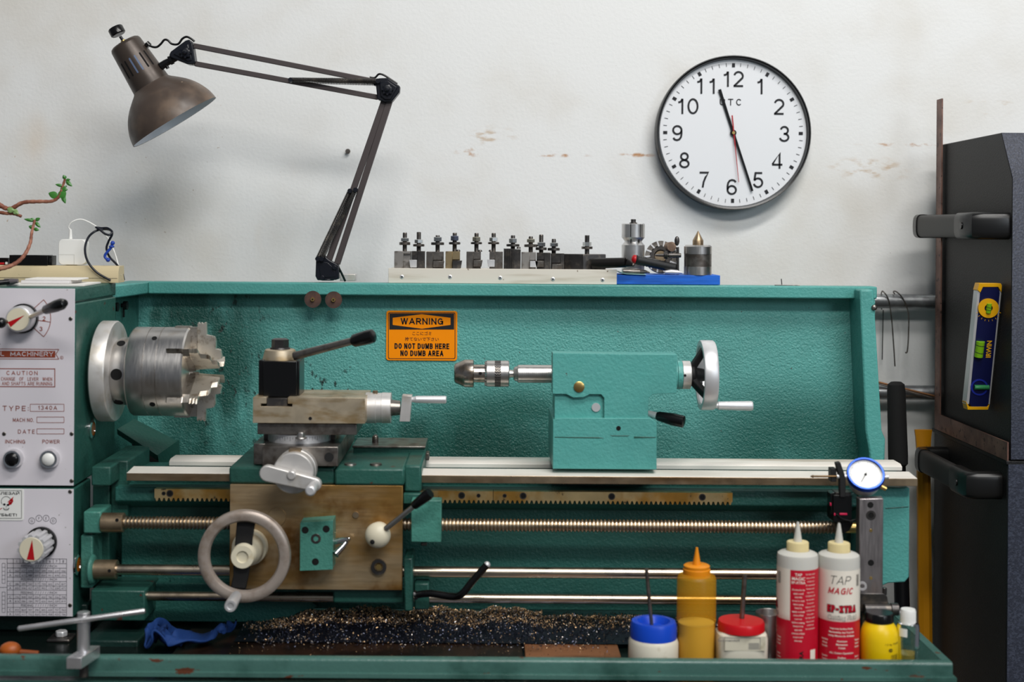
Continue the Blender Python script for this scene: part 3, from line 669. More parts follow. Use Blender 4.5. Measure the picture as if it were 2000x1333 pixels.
# lead screw, feed rod, control rod
YR = 2.44; kR = S(YR)
zls = P(1200, 1028, YR).z; zfr = P(1200, 1120, YR).z; zcr = P(1200, 1171, YR).z
mb = MB(M('lead_screw_steel', (0.50, 0.42, 0.32), 0.36, 1, rvar=.08)); x0, x1 = xp(238, YR), xp(1650, YR)
pitch = 7.35 * kR; n = int((x1 - x0) / pitch); prof = [(0, 9 * kR)]
for i in range(n):
    t = i * pitch; prof += [(t + .1 * pitch, 11 * kR), (t + .25 * pitch, 12.8 * kR), (t + .6 * pitch, 12.8 * kR), (t + .75 * pitch, 11 * kR), (t + .9 * pitch, 9.8 * kR)]
mb.rev((x0, YR, zls), (1, 0, 0), prof, 24)
ls = obj('lead_screw', mb, lathe)
def rodpart(nm, x0, x1, z, r, mat, par=lathe, extra=(), seg=32, Y=YR):
    mb = MB(mat); a = xp(x0, Y); b = xp(x1, Y); mb.rev((a, Y, z), (1, 0, 0), [(0, (r - 1) * kR), (.001, r * kR), (b - a - .001, r * kR), (b - a, (r - 1) * kR)], seg)
    for (hx_, hz) in extra: mb.m(m_hole).rev((xp(hx_, Y), Y - r * kR + .0008, z + hz), (0, -1, 0), [(0, .0028), (.0012, .0028), (.0012, 0)], 14)
    return obj(nm, mb, par)
rodpart('bearing_sleeve', 200, 243, zls, 19, m_bsteel, ls, [(234, .008)])
rodpart('end_collar', 1650, 1678, zls, 11, m_brass, ls)
fr = rodpart('feed_rod', 228, 1680, zfr, 10.5, M('oily_rod_steel', (.54, .46, .36), .30, 1, rvar=.06, world=True, layers=[((.34, .24, .14), 12, .5, .7, None, (.3, 1, 1))]))
rodpart('bearing_sleeve', 186, 230, zfr, 19, m_bsteel, fr, [(220, .002)])
rodpart('control_rod', 285, 1680, zcr, 9, bpy.data.materials['oily_rod_steel'])
mb = MB(m_greenm); zc = P(185, 1022, 2.43).z
mb.box((xp(163, 2.43), 2.43, zc - 21 * kR), (xp(198, 2.43), 2.50, zc + 22 * kR)); mb.box((xp(158, 2.44), 2.44, P(160, 1150, 2.44).z), (xp(182, 2.44), 2.52, P(160, 1046, 2.44).z))
mb.rev((xp(178, YR), YR, zfr), (1, 0, 0), [(0, 30 * kR), (.006, 29 * kR), (.008, 24 * kR), (.008, 0)], 32)
obj('bearing_bracket', mb, lathe, bevel=.004)
mb = MB(m_green); mb.pbox(177, 1154, 283, 1214, 2.42, 2.52); obj('lower_bracket', mb, lathe, bevel=.003)
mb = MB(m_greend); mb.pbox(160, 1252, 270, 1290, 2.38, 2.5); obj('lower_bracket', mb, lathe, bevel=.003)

# ---- carriage
YA = 2.40; kA = S(YA)
zsd = zp(914, YA, 640); zsb = zp(947, YA, 640)
mb = MB(m_green)
mb.box((xp(447, YA), YA, zsb), (xp(654, YA), 2.70, zsd)); mb.box((xp(654, YA), YA - .006, zsb), (xp(790, YA), 2.70, zsd)); mb.box((xp(788, YA), YA + .02, zp(965, YA, 640)), (xp(822, YA), 2.70, zsd + .0015))
mb.box((xp(455, YA), YA + .012, zp(1160, YA, 640)), (xp(786, YA), 2.435 - .012, zsb))
mb.pbox(650, 1150, 790, 1180, YA + .02, YA + .03)
car = obj('carriage', mb, lathe, bevel=.004)
mb = MB(m_apron); mb.box((xp(450, YA), YA - .003, zp(1152, YA, 640)), (xp(787, YA), YA + .012, zsb - .0005))
apron = obj('apron_plate', mb, car, bevel=.001)
mb = MB(m_apron); c = P(541, 1010, YA - .003); mb.rev((c.x, YA - .003, c.z), (0, -1, 0), [(0, 18 * kA), (.003, 17.5 * kA), (.003, 0)], 32); obj('bearing_cap', mb, car)
mb = MB(m_bsteel); c = P(695, 1006, YA - .003); mb.rev((c.x, YA - .003, c.z), (0, -1, 0), [(0, 6.5 * kA), (.003, 6 * kA), (.003, 0)], 20); obj('dowel_pin', mb, car)
mb = MB(m_dsteel); c = P(740, 1107, YA - .003); mb.ring((c.x, YA - .002, c.z), (0, -1, 0), .008, 15 * kA, 9 * kA, 32); mb.m(m_brass).hexn((c.x, YA - .002, c.z), (c.x, YA - .008, c.z), 6 * kA); obj('oil_plug', mb, car)
# cross slide and compound rest
Yc = 2.385; kc = S(Yc)
zc1 = zp(873, Yc, 576)
mb = MB(m_gsteel)
mb.box((xp(512, Yc), Yc, zp(911, Yc, 576)), (xp(660, Yc), 2.68, zc1)); mb.box((xp(495, Yc + .03), Yc + .03, zp(908, Yc + .03, 500)), (xp(512, Yc), 2.66, zc1))
cs = obj('cross_slide', mb, car, bevel=.001)
mb = MB(m_blackm); c = P(643, 893, Yc); mb.rev((c.x, Yc, c.z), (0, -1, 0), [(0, 9 * kc), (.004, 9 * kc), (.004, 0)], 20); obj('gib_screw', mb, car)
Yd = 2.47; kd = S(Yd); c = P(586, 864, Yd - .055); zd = c.z
mb = MB(m_alub); mb.rev((P(586, 864, Yd).x, Yd, zc1), (0, 0, 1), [(0, 62 * kd), (.015, 62 * kd), (.017, 60 * kd), (.017, 0)], 64)
mb.m(m_ink)
for i in range(-14, 15):
    t = i * radians(5); R_ = 62.05 * kd; cx_ = P(586, 864, Yd).x; L = .007 if i % 2 == 0 else .004
    p = [V((cx_ + R_ * sin(t + q), Yd - R_ * cos(t + q), zc1 + .012 - hh)) for q, hh in ((-.005, 0), (.005, 0), (.005, L), (-.005, L))]
    mb.face([mb.vert(q) for q in p], False)
mb.m(m_dsteel).box((P(530, 864, Yd).x - .012, Yd - .01, zc1), (P(650, 864, Yd).x + .005, Yd + .09, zc1 + .013))
obj('swivel_dial', mb, car)
mb = MB(m_gsteel); ct = zp(828, 2.41, 600)
mb.box((xp(502, 2.41), 2.41, zc1 + .017), (xp(696, 2.41), 2.53, ct)); mb.m(m_steel)
mb.hexn((xp(587, 2.40), 2.402, zp(857, 2.4, 600)), (xp(587, 2.40), 2.402, zp(845, 2.4, 600)), 8 * kd); mb.cyl((xp(587, 2.40), 2.402, zp(858, 2.4, 600)), (xp(587, 2.40), 2.402, zp(855, 2.4, 600)), 11 * kd)
obj('swivel_base', mb, car, bevel=.001)
mb = MB(m_tan); Yt = 2.40; z2 = zp(828, Yt, 600) + .0005; z3 = zp(777, Yt, 600)
T = [(494, 827), (713, 827), (713, 777), (562, 777), (562, 789), (571, 789), (571, 795), (509, 795), (509, 789), (520, 789), (520, 777), (494, 777)]
mb.pprism(T, Yt, 2.52)
mb.m(m_dsteel).pbox(521, 779, 561, 794, Yt + .004, 2.51)
c = P(606, 818, Yt); mb.m(m_hole).rev((c.x, Yt + .0001, c.z), (0, -1, 0), [(0, 3.5 * kA), (.0006, 3.5 * kA), (.0006, 0)], 14)
cr = obj('compound_slide', mb, car, bevel=.0012)
Ym = 2.46; zm = P(740, 797, Ym).z; km = S(Ym)
def xs(x): return xp(x, Ym, 797)
mb = MB(m_alu); a = xs(714)
mb.rev((a, Ym, zm), (1, 0, 0), [(0, 29 * km), (.001, 30 * km), (xs(735) - a, 30 * km), (xs(735.5) - a, 29 * km), (xs(746) - a, 29 * km), (xs(746.5) - a, 30 * km), (xs(764) - a, 29.5 * km), (xs(764) - a, 0)], 48)
mb.m(m_gsteel).cyl((xs(764), Ym, zm), (xs(782), Ym, zm), 16 * km, 14 * km)
mb.m(m_bsteel).cyl((xs(733), Ym - .004, zm + 27 * km), (xs(733), Ym - .004, zm + 34 * km), 5 * km)
hw = obj('graduated_dial', mb, car)
mb = MB(m_alu); mb.prism([(xs(781), Ym - .012, zm - 25 * km), (xs(801), Ym - .012, zm - 25 * km), (xs(805), Ym - .012, zm + 25 * km), (xs(786), Ym - .012, zm + 26 * km)], (0, .024, 0))
mb.m(m_alub).rev((xs(803), Ym - .002, zm + 17 * km), (1, 0, 0), [(0, 5 * km), (8 * km, 6 * km), (9 * km, 7 * km), (67 * km, 7.5 * km), (69 * km, 6 * km), (69 * km, 0)], 24)
obj('crank_handle', mb, car, bevel=.003)
# tool post
Yp = 2.42; kp = S(Yp)
mb = MB(m_black); mb.pbox(514, 706, 580, 776, Yp, 2.50); mb.pbox(505, 704, 516, 773, Yp + .012, 2.49); mb.pbox(577, 705, 585, 776, Yp + .006, 2.49)
tp = obj('tool_post', mb, car, bevel=.0012)
mb = MB(m_tan); c = P(547, 703, 2.46); kk = S(2.46)
mb.rev((c.x, 2.46, c.z - .001), (0, 0, 1), [(0, 34 * kk), (.006, 33 * kk), (.0185, 29.5 * kk), (.020, 27 * kk), (.020, 0)], 48)
mb.m(m_dsteel).rev((c.x, 2.46, c.z + .019), (0, 0, 1), [(0, 20 * kk), (.003, 19 * kk), (.003, 0)], 32).cyl((c.x, 2.46, c.z + .022), (c.x, 2.46, c.z + .036), 17 * kk, 17 * kk, 6).cyl((c.x, 2.46, c.z + .036), (c.x, 2.46, c.z + .038), 16.5 * kk, 12 * kk, 12)
obj('clamping_nut', mb, car)
mb = MB(m_gsteel); a = P(575, 696, 2.43); b = P(690, 666, 2.39); mb.tube([a, b], [.0075, .0065], 16)
mb.m(m_black); d = b - a; d.normalize(); b0 = P(688, 667, 2.39); mb.rev(b0, d, [(0, 9 * kp), (.004, 12.5 * kp), (.030, 14 * kp), (.041, 13 * kp), (.043, 10 * kp), (.043, 0)], 20)
obj('locking_lever', mb, car)
# rear splash of saddle
mb = MB(m_green); mb.pbox(690, 875, 831, 908, 2.56, 2.66); mb.m(m_gsteel).pbox(688, 872, 831, 876, 2.555, 2.66); mb.pbox(831, 886, 838, 900, 2.57, 2.60)
mb.m(m_dsteel); c = P(733, 872, 2.60); mb.cyl((c.x, 2.60, c.z), (c.x, 2.60, c.z + .004), .009).cyl((c.x, 2.60, c.z + .004), (c.x, 2.60, c.z + .016), .006).sph((c.x, 2.60, c.z + .016), .006)
obj('rear_stop', mb, car, bevel=.001)
mb = MB(m_gsteel)
for x in (663 + 20, 663 + 70): mb.rev((xp(x, 2.42), 2.43, zsd), (0, 0, 1), [(0, .011), (.003, .010), (.003, 0)], 24)
obj('way_lock_bolt', mb, car)
# cross feed dial and crank
Yx = 2.35; kx = S(Yx); c = P(575, 922, Yx)
mb = MB(m_alu); c2 = P(577, 925, 2.32)
mb.rev((c.x, 2.385, c.z), (0, -1, 0), [(0, 38 * kx), (.004, 41 * kx), (.025, 41 * kx), (.0255, 40 * kx), (.05, 40 * kx), (.052, 38 * kx), (.052, 0)], 56)
mb.m(m_bsteel).box((c.x - .010, 2.35, c.z + 37 * kx), (c.x + .010, 2.37, c.z + 43 * kx))
cf = obj('cross_feed_dial', mb, car)
mb = MB(m_alu); Yh = 2.315; kh = S(Yh)
a = P(522, 926, Yh); b = P(614, 948, Yh); d = (b - a).normalized(); n = V((-d.z, 0, d.x)); pts = []
for i in range(9): t = pi / 2 + pi * i / 8; pts.append(a + (d * cos(t) + n * sin(t)) * 16 * kh)
for i in range(9): t = -pi / 2 + pi * i / 8; pts.append(b + (d * cos(t) + n * sin(t)) * 13 * kh)
mb.prism(pts, (0, .016, 0)); mb.cyl((c.x, 2.334, c.z), (c.x, 2.312, c.z), 9 * kh)
mb.m(m_alub); kb = b + V((0, 0, 0)); e = V((b.x - .001, 2.245, b.z - .002)); mb.rev(V((b.x, Yh, b.z)), V((0, -1, 0)), [(0, 7 * kh), (.004, 9.5 * kh), (.05, 10.5 * kh), (.055, 9 * kh), (.055, 0)], 24)
obj('crank_handle', mb, car, bevel=.002)
# big hand wheel
Yw = 2.325; kw = S(Yw); c = P(477, 1087, Yw)
mb = MB(m_wheel); R0 = 79 * kw; prof = [(11.5, -7), (10.5, 5), (7, 8), (0, 9), (-8, 7), (-11, 3), (-11.5, -6), (-7, -9), (6, -9.5)]
rings = []; NS = 96
for i in range(NS):
    t = 2 * pi * i / NS
    rings.append([mb.vert((c.x + (R0 + a * kw) * cos(t), Yw - b * kw, c.z + (R0 + a * kw) * sin(t))) for a, b in prof])
for i in range(NS):
    A, B = rings[i], rings[(i + 1) % NS]
    for q in range(len(prof)): mb.face([A[q], A[(q + 1) % len(prof)], B[(q + 1) % len(prof)], B[q]])
hwl = obj('hand_wheel', mb, car)
mb = MB(m_blackm)
mb.pprism([(462, 1020), (498, 1020), (492, 1058), (492, 1072), (458, 1072), (460, 1045)], Yw + .008, Yw + .016)
tag(obj('spoke', mb, car, bevel=.002), 'black flat spoke'); mb = MB(m_blackm)
mb.pprism([(455, 1105), (488, 1105), (486, 1120), (480, 1152), (450, 1150), (455, 1125)], Yw + .008, Yw + .016)
tag(obj('spoke', mb, car, bevel=.002), 'black flat spoke')
mb = MB(m_cream); mb.rev((c.x - .002, 2.396, c.z), (0, -1, 0), [(0, 36 * kw), (.012, 35 * kw), (.014, 30 * kw), (.05, 28 * kw), (.056, 24 * kw), (.074, 23.5 * kw), (.078, 22 * kw), (.078, 12 * kw), (.074, 11 * kw)], 40)
mb.m(m_brass).rev((c.x - .002, 2.324, c.z), (0, -1, 0), [(0, 11 * kw), (.001, 10.5 * kw), (.001, 0)], 20).m(m_hole).rev((c.x - .002, 2.3228, c.z), (0, -1, 0), [(0, 5 * kw), (.0004, 5 * kw), (.0004, 0)], 14)
obj('hub', mb, car)
mb = MB(m_alub); a = P(462, 1164, Yw - .012); mb.rev(a, (0, -1, -.05), [(0, 9 * kw), (.006, 10.5 * kw), (.05, 12 * kw), (.056, 11 * kw), (.056, 7 * kw), (.054, 6 * kw), (.054, 0)], 28)
obj('handle_knob', mb, car)
# clutch block
mb = MB(m_greenm); mb.pprism([(586, 1022), (650, 1017), (650, 1113), (586, 1116)], 2.355, 2.398)
mb.m(m_hole)
for (x, y) in ((596, 1036), (637, 1034), (616, 1098)): cc = P(x, y, 2.355); mb.rev((cc.x, 2.3552, cc.z), (0, -1, 0), [(0, 7 * kw), (.0006, 7 * kw), (.0006, 0)], 20)
cc = P(617, 1053, 2.355); mb.m(m_dsteel).ring((cc.x, 2.356, cc.z), (0, -1, 0), .0015, 10 * kw, 5 * kw, 24)
obj('clutch_block', mb, car, bevel=.0025)
mb = MB(m_chrome); mb.tube(pp([(650, 1060, 2.375), (668, 1056, 2.372), (681, 1054, 2.37)], 0), 6.5 * kA, 16); mb.tube(pp([(682, 1052, 2.375), (670, 1068, 2.365), (655, 1084, 2.355)], 0), [4 * kA, 5.5 * kA, 8 * kA], 16)
obj('feed_lever', mb, car)
mb = MB(m_cream); cc = P(738, 1046, 2.37); mb.sph(cc, 25 * kA, (1, .8, 1), 28); mb.cyl((cc.x, 2.40, cc.z), (cc.x, 2.37, cc.z), 20 * kA)
mb.m(m_hole); q = P(727, 1060, 2.351); mb.sph(q + V((0, .003, 0)), 4.5 * kA)
mb.m(m_steel); a = P(754, 1033, 2.36); b = P(814, 985, 2.335); mb.tube([a, b], [5.5 * kA, 5 * kA], 16); d = (b - a).normalized()
mb.m(m_black).rev(P(808, 989, 2.3375), d, [(0, 7 * kA), (.003, 8.5 * kA), (.034, 11 * kA), (.040, 10 * kA), (.040, 0)], 22)
obj('half_nut_lever', mb, car)
mb = MB(m_greenm); mb.pbox(803, 978, 862, 1060, 2.38, 2.41); mb.m(m_green).pbox(788, 965, 822, 985, 2.41, 2.43); mb.m(m_dsteel).pbox(822, 1060, 834, 1067, 2.39, 2.40)
obj('thread_dial_housing', mb, car, bevel=.0015)
mb = MB(m_green); mb.pprism([(788, 1092), (806, 1090), (806, 1195), (790, 1195)], 2.395, 2.47); mb.pbox(809, 1140, 838, 1192, 2.425, 2.46)
obj('rod_bracket', mb, car, bevel=.003)
mb = MB(m_black); mb.tube(smooth_path(pp([(812, 1163, 2.40), (840, 1160, 2.39), (885, 1166, 2.38), (903, 1160, 2.37), (922, 1137, 2.37), (951, 1104, 2.37)], 0), 6), [.0085] + [.0062] * 30, 14)
mb.m(m_alub); e = P(951, 1104, 2.37); mb.sph(e, .006)
obj('control_lever', mb, car)

# ---- tailstock
Yf = 2.46; kT = S(Yf)
mb = MB(m_greenl)
TP = [(1079, 691), (1322, 692), (1322, 768), (1276, 770), (1267, 778), (1266, 818), (1180, 820), (1180, 778), (1174, 771), (1152, 771), (1140, 777), (1120, 778), (1106, 771), (1079, 771)]
mb.pprism(TP, Yf, 2.505)
x0 = sx_(1082); mb.rev((x0, YS, SZ), (1, 0, 0), [(0, 30 * k), (sx_(1321) - x0, 30 * k)], 48)
mb.pprism([(1085, 765), (1262, 765), (1262, 822), (1085, 822)], 2.505, 2.62)
mb.pprism([(1083, 768), (1182, 768), (1182, 822), (1083, 822)], Yf + .007, 2.50)
mb.pprism([(1080, 823), (1088, 818), (1270, 817), (1282, 825), (1283, 917), (1080, 917)], Yf - .004, 2.64)
mb.m(m_green)
for q in ([(1083, 854), (1168, 854), (1182, 856), (1168, 857), (1083, 856)], [(1190, 851), (1232, 851), (1225, 853), (1196, 853)], [(1238, 853), (1281, 854), (1281, 856), (1238, 857)]): mb.pprism(q, Yf - .0046, Yf - .003)
tail = obj('tailstock', mb, lathe, bevel=.003)
mb = MB(m_hole); c = P(1208, 837, Yf - .004); mb.rev((c.x, Yf - .0039, c.z), (0, -1, 0), [(0, 4.5 * kT), (.0006, 4.5 * kT), (.0006, 0)], 16); obj('screw_hole', mb, tail)
mb = MB(m_brass); c = P(1131, 756, Yf); mb.rev((c.x, Yf + .002, c.z), (0, -1, 0), [(0, 10.5 * kT), (.004, 10.5 * kT), (.0045, 9.5 * kT), (.0045, 0)], 32); tag(obj('oil_cap', mb, tail), 'round brass cap')
mb = MB(m_alub); c = P(1164, 796, Yf + .007); mb.rev((c.x, Yf + .008, c.z), (0, -1, 0), [(0, 8.5 * kT), (.003, 8.5 * kT), (.003, 0)], 32); obj('pin', mb, tail)
def rx(mb, prof, seg=48): x0 = sx_(prof[0][0]); mb.rev((x0, YS, SZ), (1, 0, 0), [(sx_(x) - x0, r * k) for x, r in prof], seg)
mb = MB(m_steel); rx(mb, [(1003, 11), (1006, 14), (1010, 15), (1012, 17.5), (1082, 17.5)])
mb.m(m_ink)
for i in range(16):
    X_ = xp(1017 + i * 3.9, YS - .0165, 728); L = .004 if i % 5 else .007; yy = -17.6 * k
    mb.face([mb.vert((X_ - .0003, YS - sqrt((17.6 * k) ** 2 - (q) ** 2), SZ + q)) for q in (-.001,)] + [mb.vert((X_ + .0003, YS - sqrt((17.6 * k) ** 2 - .001 ** 2), SZ - .001)), mb.vert((X_ + .0003, YS - sqrt((17.6 * k) ** 2 - L ** 2), SZ + L)), mb.vert((X_ - .0003, YS - sqrt((17.6 * k) ** 2 - L ** 2), SZ + L))], False)
obj('quill', mb, tail)
mb = MB(m_greenl); rx(mb, [(1322, 28), (1331, 28), (1331, 0)]); mb.m(m_alu); rx(mb, [(1331, 26), (1332, 27.5), (1347, 27.5), (1348, 26), (1348, 0)]); mb.m(m_hole)
hole_on(mb, 1340, 731, 27.5 * k, 2.5 * k); obj('graduated_collar', mb, tail)
mb = MB(m_alub)
x0 = sx_(1367); RW = 68 * k; pf = [(0, RW - 1 * k), (2 * k, RW), (24 * k, RW), (27 * k, RW - 2 * k), (27 * k, RW - 10 * k), (24 * k, RW - 13 * k), (3 * k, RW - 13 * k), (0, RW - 10 * k)]
rr = []
for t, r in pf: rr.append([mb.vert((x0 + t, YS + r * cos(2 * pi * i / 80), SZ + r * sin(2 * pi * i / 80))) for i in range(80)])
for q in range(len(pf)):
    A, B = rr[q], rr[(q + 1) % len(pf)]
    for i in range(80): mb.face([A[i], A[(i + 1) % 80], B[(i + 1) % 80], B[i]])
hw2 = obj('hand_wheel', mb, tail)
mb = MB(m_blackm)
rx(mb, [(1347, 22), (1356, 22), (1358, 15), (1376, 12), (1376, 0)], 32)
for q in range(3):
    t = radians(90 + 120 * q + 12); e = V((0, cos(t), sin(t))); tn = V((0, -sin(t), cos(t)))
    for q2 in (0,):
        pts = [V((sx_(1349), YS, SZ)) + e * 14 * k, V((sx_(1358), YS, SZ)) + e * 14 * k, V((sx_(1380), YS, SZ)) + e * 52 * k, V((sx_(1380), YS, SZ)) + e * 59 * k, V((sx_(1371), YS, SZ)) + e * 59 * k, V((sx_(1350), YS, SZ)) + e * 24 * k]
        mb.prism([p - tn * 9 * k for p in pts], tn * 18 * k)
tag(obj('spokes', mb, tail, bevel=.002), 'black cast spokes')
mb = MB(m_alub); e = V((sx_(1393), YS - .012, SZ - 58 * k)); mb.rev(e, (1, 0, 0), [(0, 5 * k), (7 * k, 6 * k), (8 * k, 8 * k), (72 * k, 9.5 * k), (75 * k, 8 * k), (75 * k, 0)], 24)
obj('handle', mb, tail)
mb = MB(m_alub); a = P(1262, 807, 2.50); b = P(1285, 813, 2.49); mb.tube([a, b], [5.5 * k, 7 * k], 16); e = P(1338, 825, 2.47); d = e - b
mb.m(m_black).rev(b - d * .05, d, [(0, 7 * k), (.004, 9 * k), (d.length * .6, 12 * k), (d.length, 11.5 * k), (d.length * 1.02, 9 * k), (d.length * 1.02, 0)], 24)
obj('locking_lever', mb, tail)

# drill chuck held in the tailstock
mb = MB(M('worn_chuck_steel', (.50, .45, .40), .28, 1, rvar=.1, layers=[((.34, .27, .2), 50, .45, .65, None, st1)]))
rx(mb, [(887, 13), (888, 17), (890, 19), (906, 26), (908, 27), (924, 27), (925.5, 25), (926, 17.5), (948, 17.5)])
dc = obj('drill_chuck', mb); tag(dc, 'steel keyed drill chuck held in the tailstock, pointing left at the tool post', 'drill chuck')
mb = MB(m_steel); n_ = 72; x0 = sx_(948); A = []; B = []; C_ = []
rx(mb, [(950, 24), (951, 25.5), (966, 25.5), (966.2, 24.8), (978, 24.8), (978.2, 25.5), (993, 25.5), (994.5, 24), (995, 8), (1003, 7)], 64)
for i in range(28):
    t = 2 * pi * i / 28; e = V((0, cos(t), sin(t))); tn = V((0, -sin(t), cos(t))) * 1.6 * k
    mb.prism([V((sx_(950.5), YS, SZ)) + e * 24.6 * k - tn, V((sx_(950.5), YS, SZ)) + e * 24.6 * k + tn, V((sx_(946.5), YS, SZ)) + e * 23.5 * k + tn * .3, V((sx_(946.5), YS, SZ)) + e * 23.5 * k - tn * .3], -e * 5 * k)
mb.m(m_dsteel)
for q in range(5):
    x0_ = 966.5 + q * 2.3
    xx = sx_(x0_); rr0 = []; rr1 = []
    for i in range(72):
        t = 2 * pi * (i + .5 * (q % 2)) / 72; R_ = (25.8 if i % 2 else 25.0) * k
        rr0.append(mb.vert((xx, YS + R_ * cos(t), SZ + R_ * sin(t)))); rr1.append(mb.vert((sx_(x0_ + 2.1), YS + R_ * cos(t), SZ + R_ * sin(t))))
    for i in range(72): mb.face([rr0[i], rr0[(i + 1) % 72], rr1[(i + 1) % 72], rr1[i]])
obj('geared_sleeve', mb, dc)
mb = MB(m_hole); hole_on(mb, 940, 728, 17.5 * k, 3.2 * k); obj('key_hole', mb, dc)
# ================================================================== SIGNS ON THE MACHINE
YG = 2.947; c = P(824, 656, YG)
m_orange = M('orange_sign_vinyl', (1.0, .29, .0), 0.45, spec=.25)
def rrect(x0, y0, x1, y1, r, n=6):
    pts = []
    for (cx, cy, a0) in ((x1 - r, y0 + r, -90), (x1 - r, y1 - r, 0), (x0 + r, y1 - r, 90), (x0 + r, y0 + r, 180)):
        for i in range(n + 1): a = radians(a0 + 90 * i / n); pts.append((cx + r * cos(a), cy + r * sin(a)))
    return pts
mb = MB(m_orange); mb.pprism(rrect(754.5, 607.5, 893, 704.5, 5), YG, 2.9495)
sign = tag(obj('warning_sign', mb), 'orange warning sticker with black lettering on the green splash guard', 'sign')
mb = MB(m_ink); y_ = YG - .0004
ro = [P(x, y, y_) for x, y in rrect(758, 610.5, 889.5, 701.5, 3.5)]; ri = [P(x, y, y_) for x, y in rrect(759.2, 611.7, 888.3, 700.3, 3)]
for i in range(len(ro)): j = (i + 1) % len(ro); mb.face([mb.vert(ro[i]), mb.vert(ro[j]), mb.vert(ri[j]), mb.vert(ri[i])], False)
O = [(760.5, 612.5), (824, 612.5), (887, 612.5), (887, 628), (887, 644), (824, 644), (760.5, 644), (760.5, 628)]
I = [(767, 621), (824, 614), (880, 621), (880, 628), (880, 635), (824, 642.5), (767, 635), (767, 628)]
for i in range(8):
    j = (i + 1) % 8; mb.face([mb.vert(P(*O[i], y_)), mb.vert(P(*O[j], y_)), mb.vert(P(*I[j], y_)), mb.vert(P(*I[i], y_))], False)
ptext(mb, 'WARNING', 824, 634.3, y_, 83, 12.6, 2.5)
ptext(mb, 'DO NOT DUMB HERE', 824, 682, y_, 107, 11, 2.3, gap=.28)
ptext(mb, 'NO DUMB AREA', 824, 696, y_, 84, 11, 2.3, gap=.28)
obj('black_lettering', mb, sign, flat=True)
mb = MB(M('dark_brown_ink', '#5a2a08', .6))
mb.text('ここにゴミ', 824, 654.5, y_, 5.6, width=37, bold=.012); mb.text('捨てないで下さい', 824, 665.7, y_, 5.6, width=66, bold=.012)
obj('brown_lettering', mb, sign, flat=True)
mb = MB(m_white); YD = 2.4175; mb.pprism(rrect(-44, 955, 46, 1017, 4), YD, 2.4187)
dng = tag(obj('danger_sticker', mb), 'white skull and lightning sticker on the lower grey panel of the lathe', 'sticker')
mb = MB(m_ink); y2 = YD - .0004
for a, b in (((-40, 959), (42, 959)), ((42, 959), (42, 1013)), ((42, 1013), (-40, 1013))): mb.line(*a, *b, y2, .8)
mb.text('НЕ ВЛЕЗАЙ', 38, 967, y2, 5, 'r', width=62, bold=.02); mb.text('УБЬЕТ!', 33, 1009, y2, 5.2, 'r', width=38, bold=.02)
mb.arc(12, 980, 9.5, radians(-30), radians(215), y2, .9, 18)
mb.arc(12, 991, 6, radians(190), radians(350), y2, .9, 10)
for p in ((8.5, 986), (15.5, 987)): mb.poly([(p[0] + 2.8 * cos(t * .785), p[1] + 2.2 * sin(t * .785)) for t in range(8)], y2)
mb.poly([(11, 991), (13, 991), (12, 988.5)], y2)
for q in range(5): mb.line(8 + 2 * q, 993, 8 + 2 * q, 997, y2, .6)
obj('black_print', mb, dng, flat=True)
mb = MB(m_red); mb.poly([(27, 970), (17, 979), (14, 982), (20, 980)], y2); mb.poly([(27, 970), (20, 980), (26, 980), (25, 975)], y2); mb.poly([(26, 980), (17, 981), (16, 988), (22, 986)], y2); mb.line(-4, 998, 4, 993, y2, 1.4)
obj('red_lightning', mb, dng, flat=True)

# ================================================================== WALL CLOCK
YK = 3.155; kk = S(YK); c = P(1433.8, 259, YK)
clock = thing('wall_clock', 'round black-rimmed wall clock with a white face, hung on the white wall', 'clock', (c.x, YK, c.z - 150 * kk))
CKC = c
def ring_prof(mb, pf, seg=96):
    rr = [[mb.vert((c.x + r * cos(2 * pi * i / seg), y, c.z + r * sin(2 * pi * i / seg))) for i in range(seg)] for y, r in pf]
    for q in range(len(pf)):
        A, B = rr[q], rr[(q + 1) % len(pf)]
        for i in range(seg): mb.face([A[i], A[(i + 1) % seg], B[(i + 1) % seg], B[i]])
mb = MB(m_black); ring_prof(mb, [(YW - .001, 151 * kk), (YK + .004, 151.5 * kk), (YK, 149.5 * kk), (YK + .001, 146.5 * kk), (YK + .008, 145.5 * kk), (YK + .012, 144 * kk), (YW - .001, 144 * kk)])
obj('rim', mb, clock)
mb = MB(M('clock_face_white', '#eceef0', .6)); mb.rev((c.x, YW - .0005, c.z), (0, -1, 0), [(0, 143.9 * kk), (.030, 143.9 * kk), (.030, 0)], 96); face = obj('clock_face', mb, clock)
yk = YW - .0315
def ck(px, py): return px, py
mb = MB(m_ink)
def at(dx, dy, Y=yk): return V((c.x + dx * kk, Y, c.z - dy * kk))
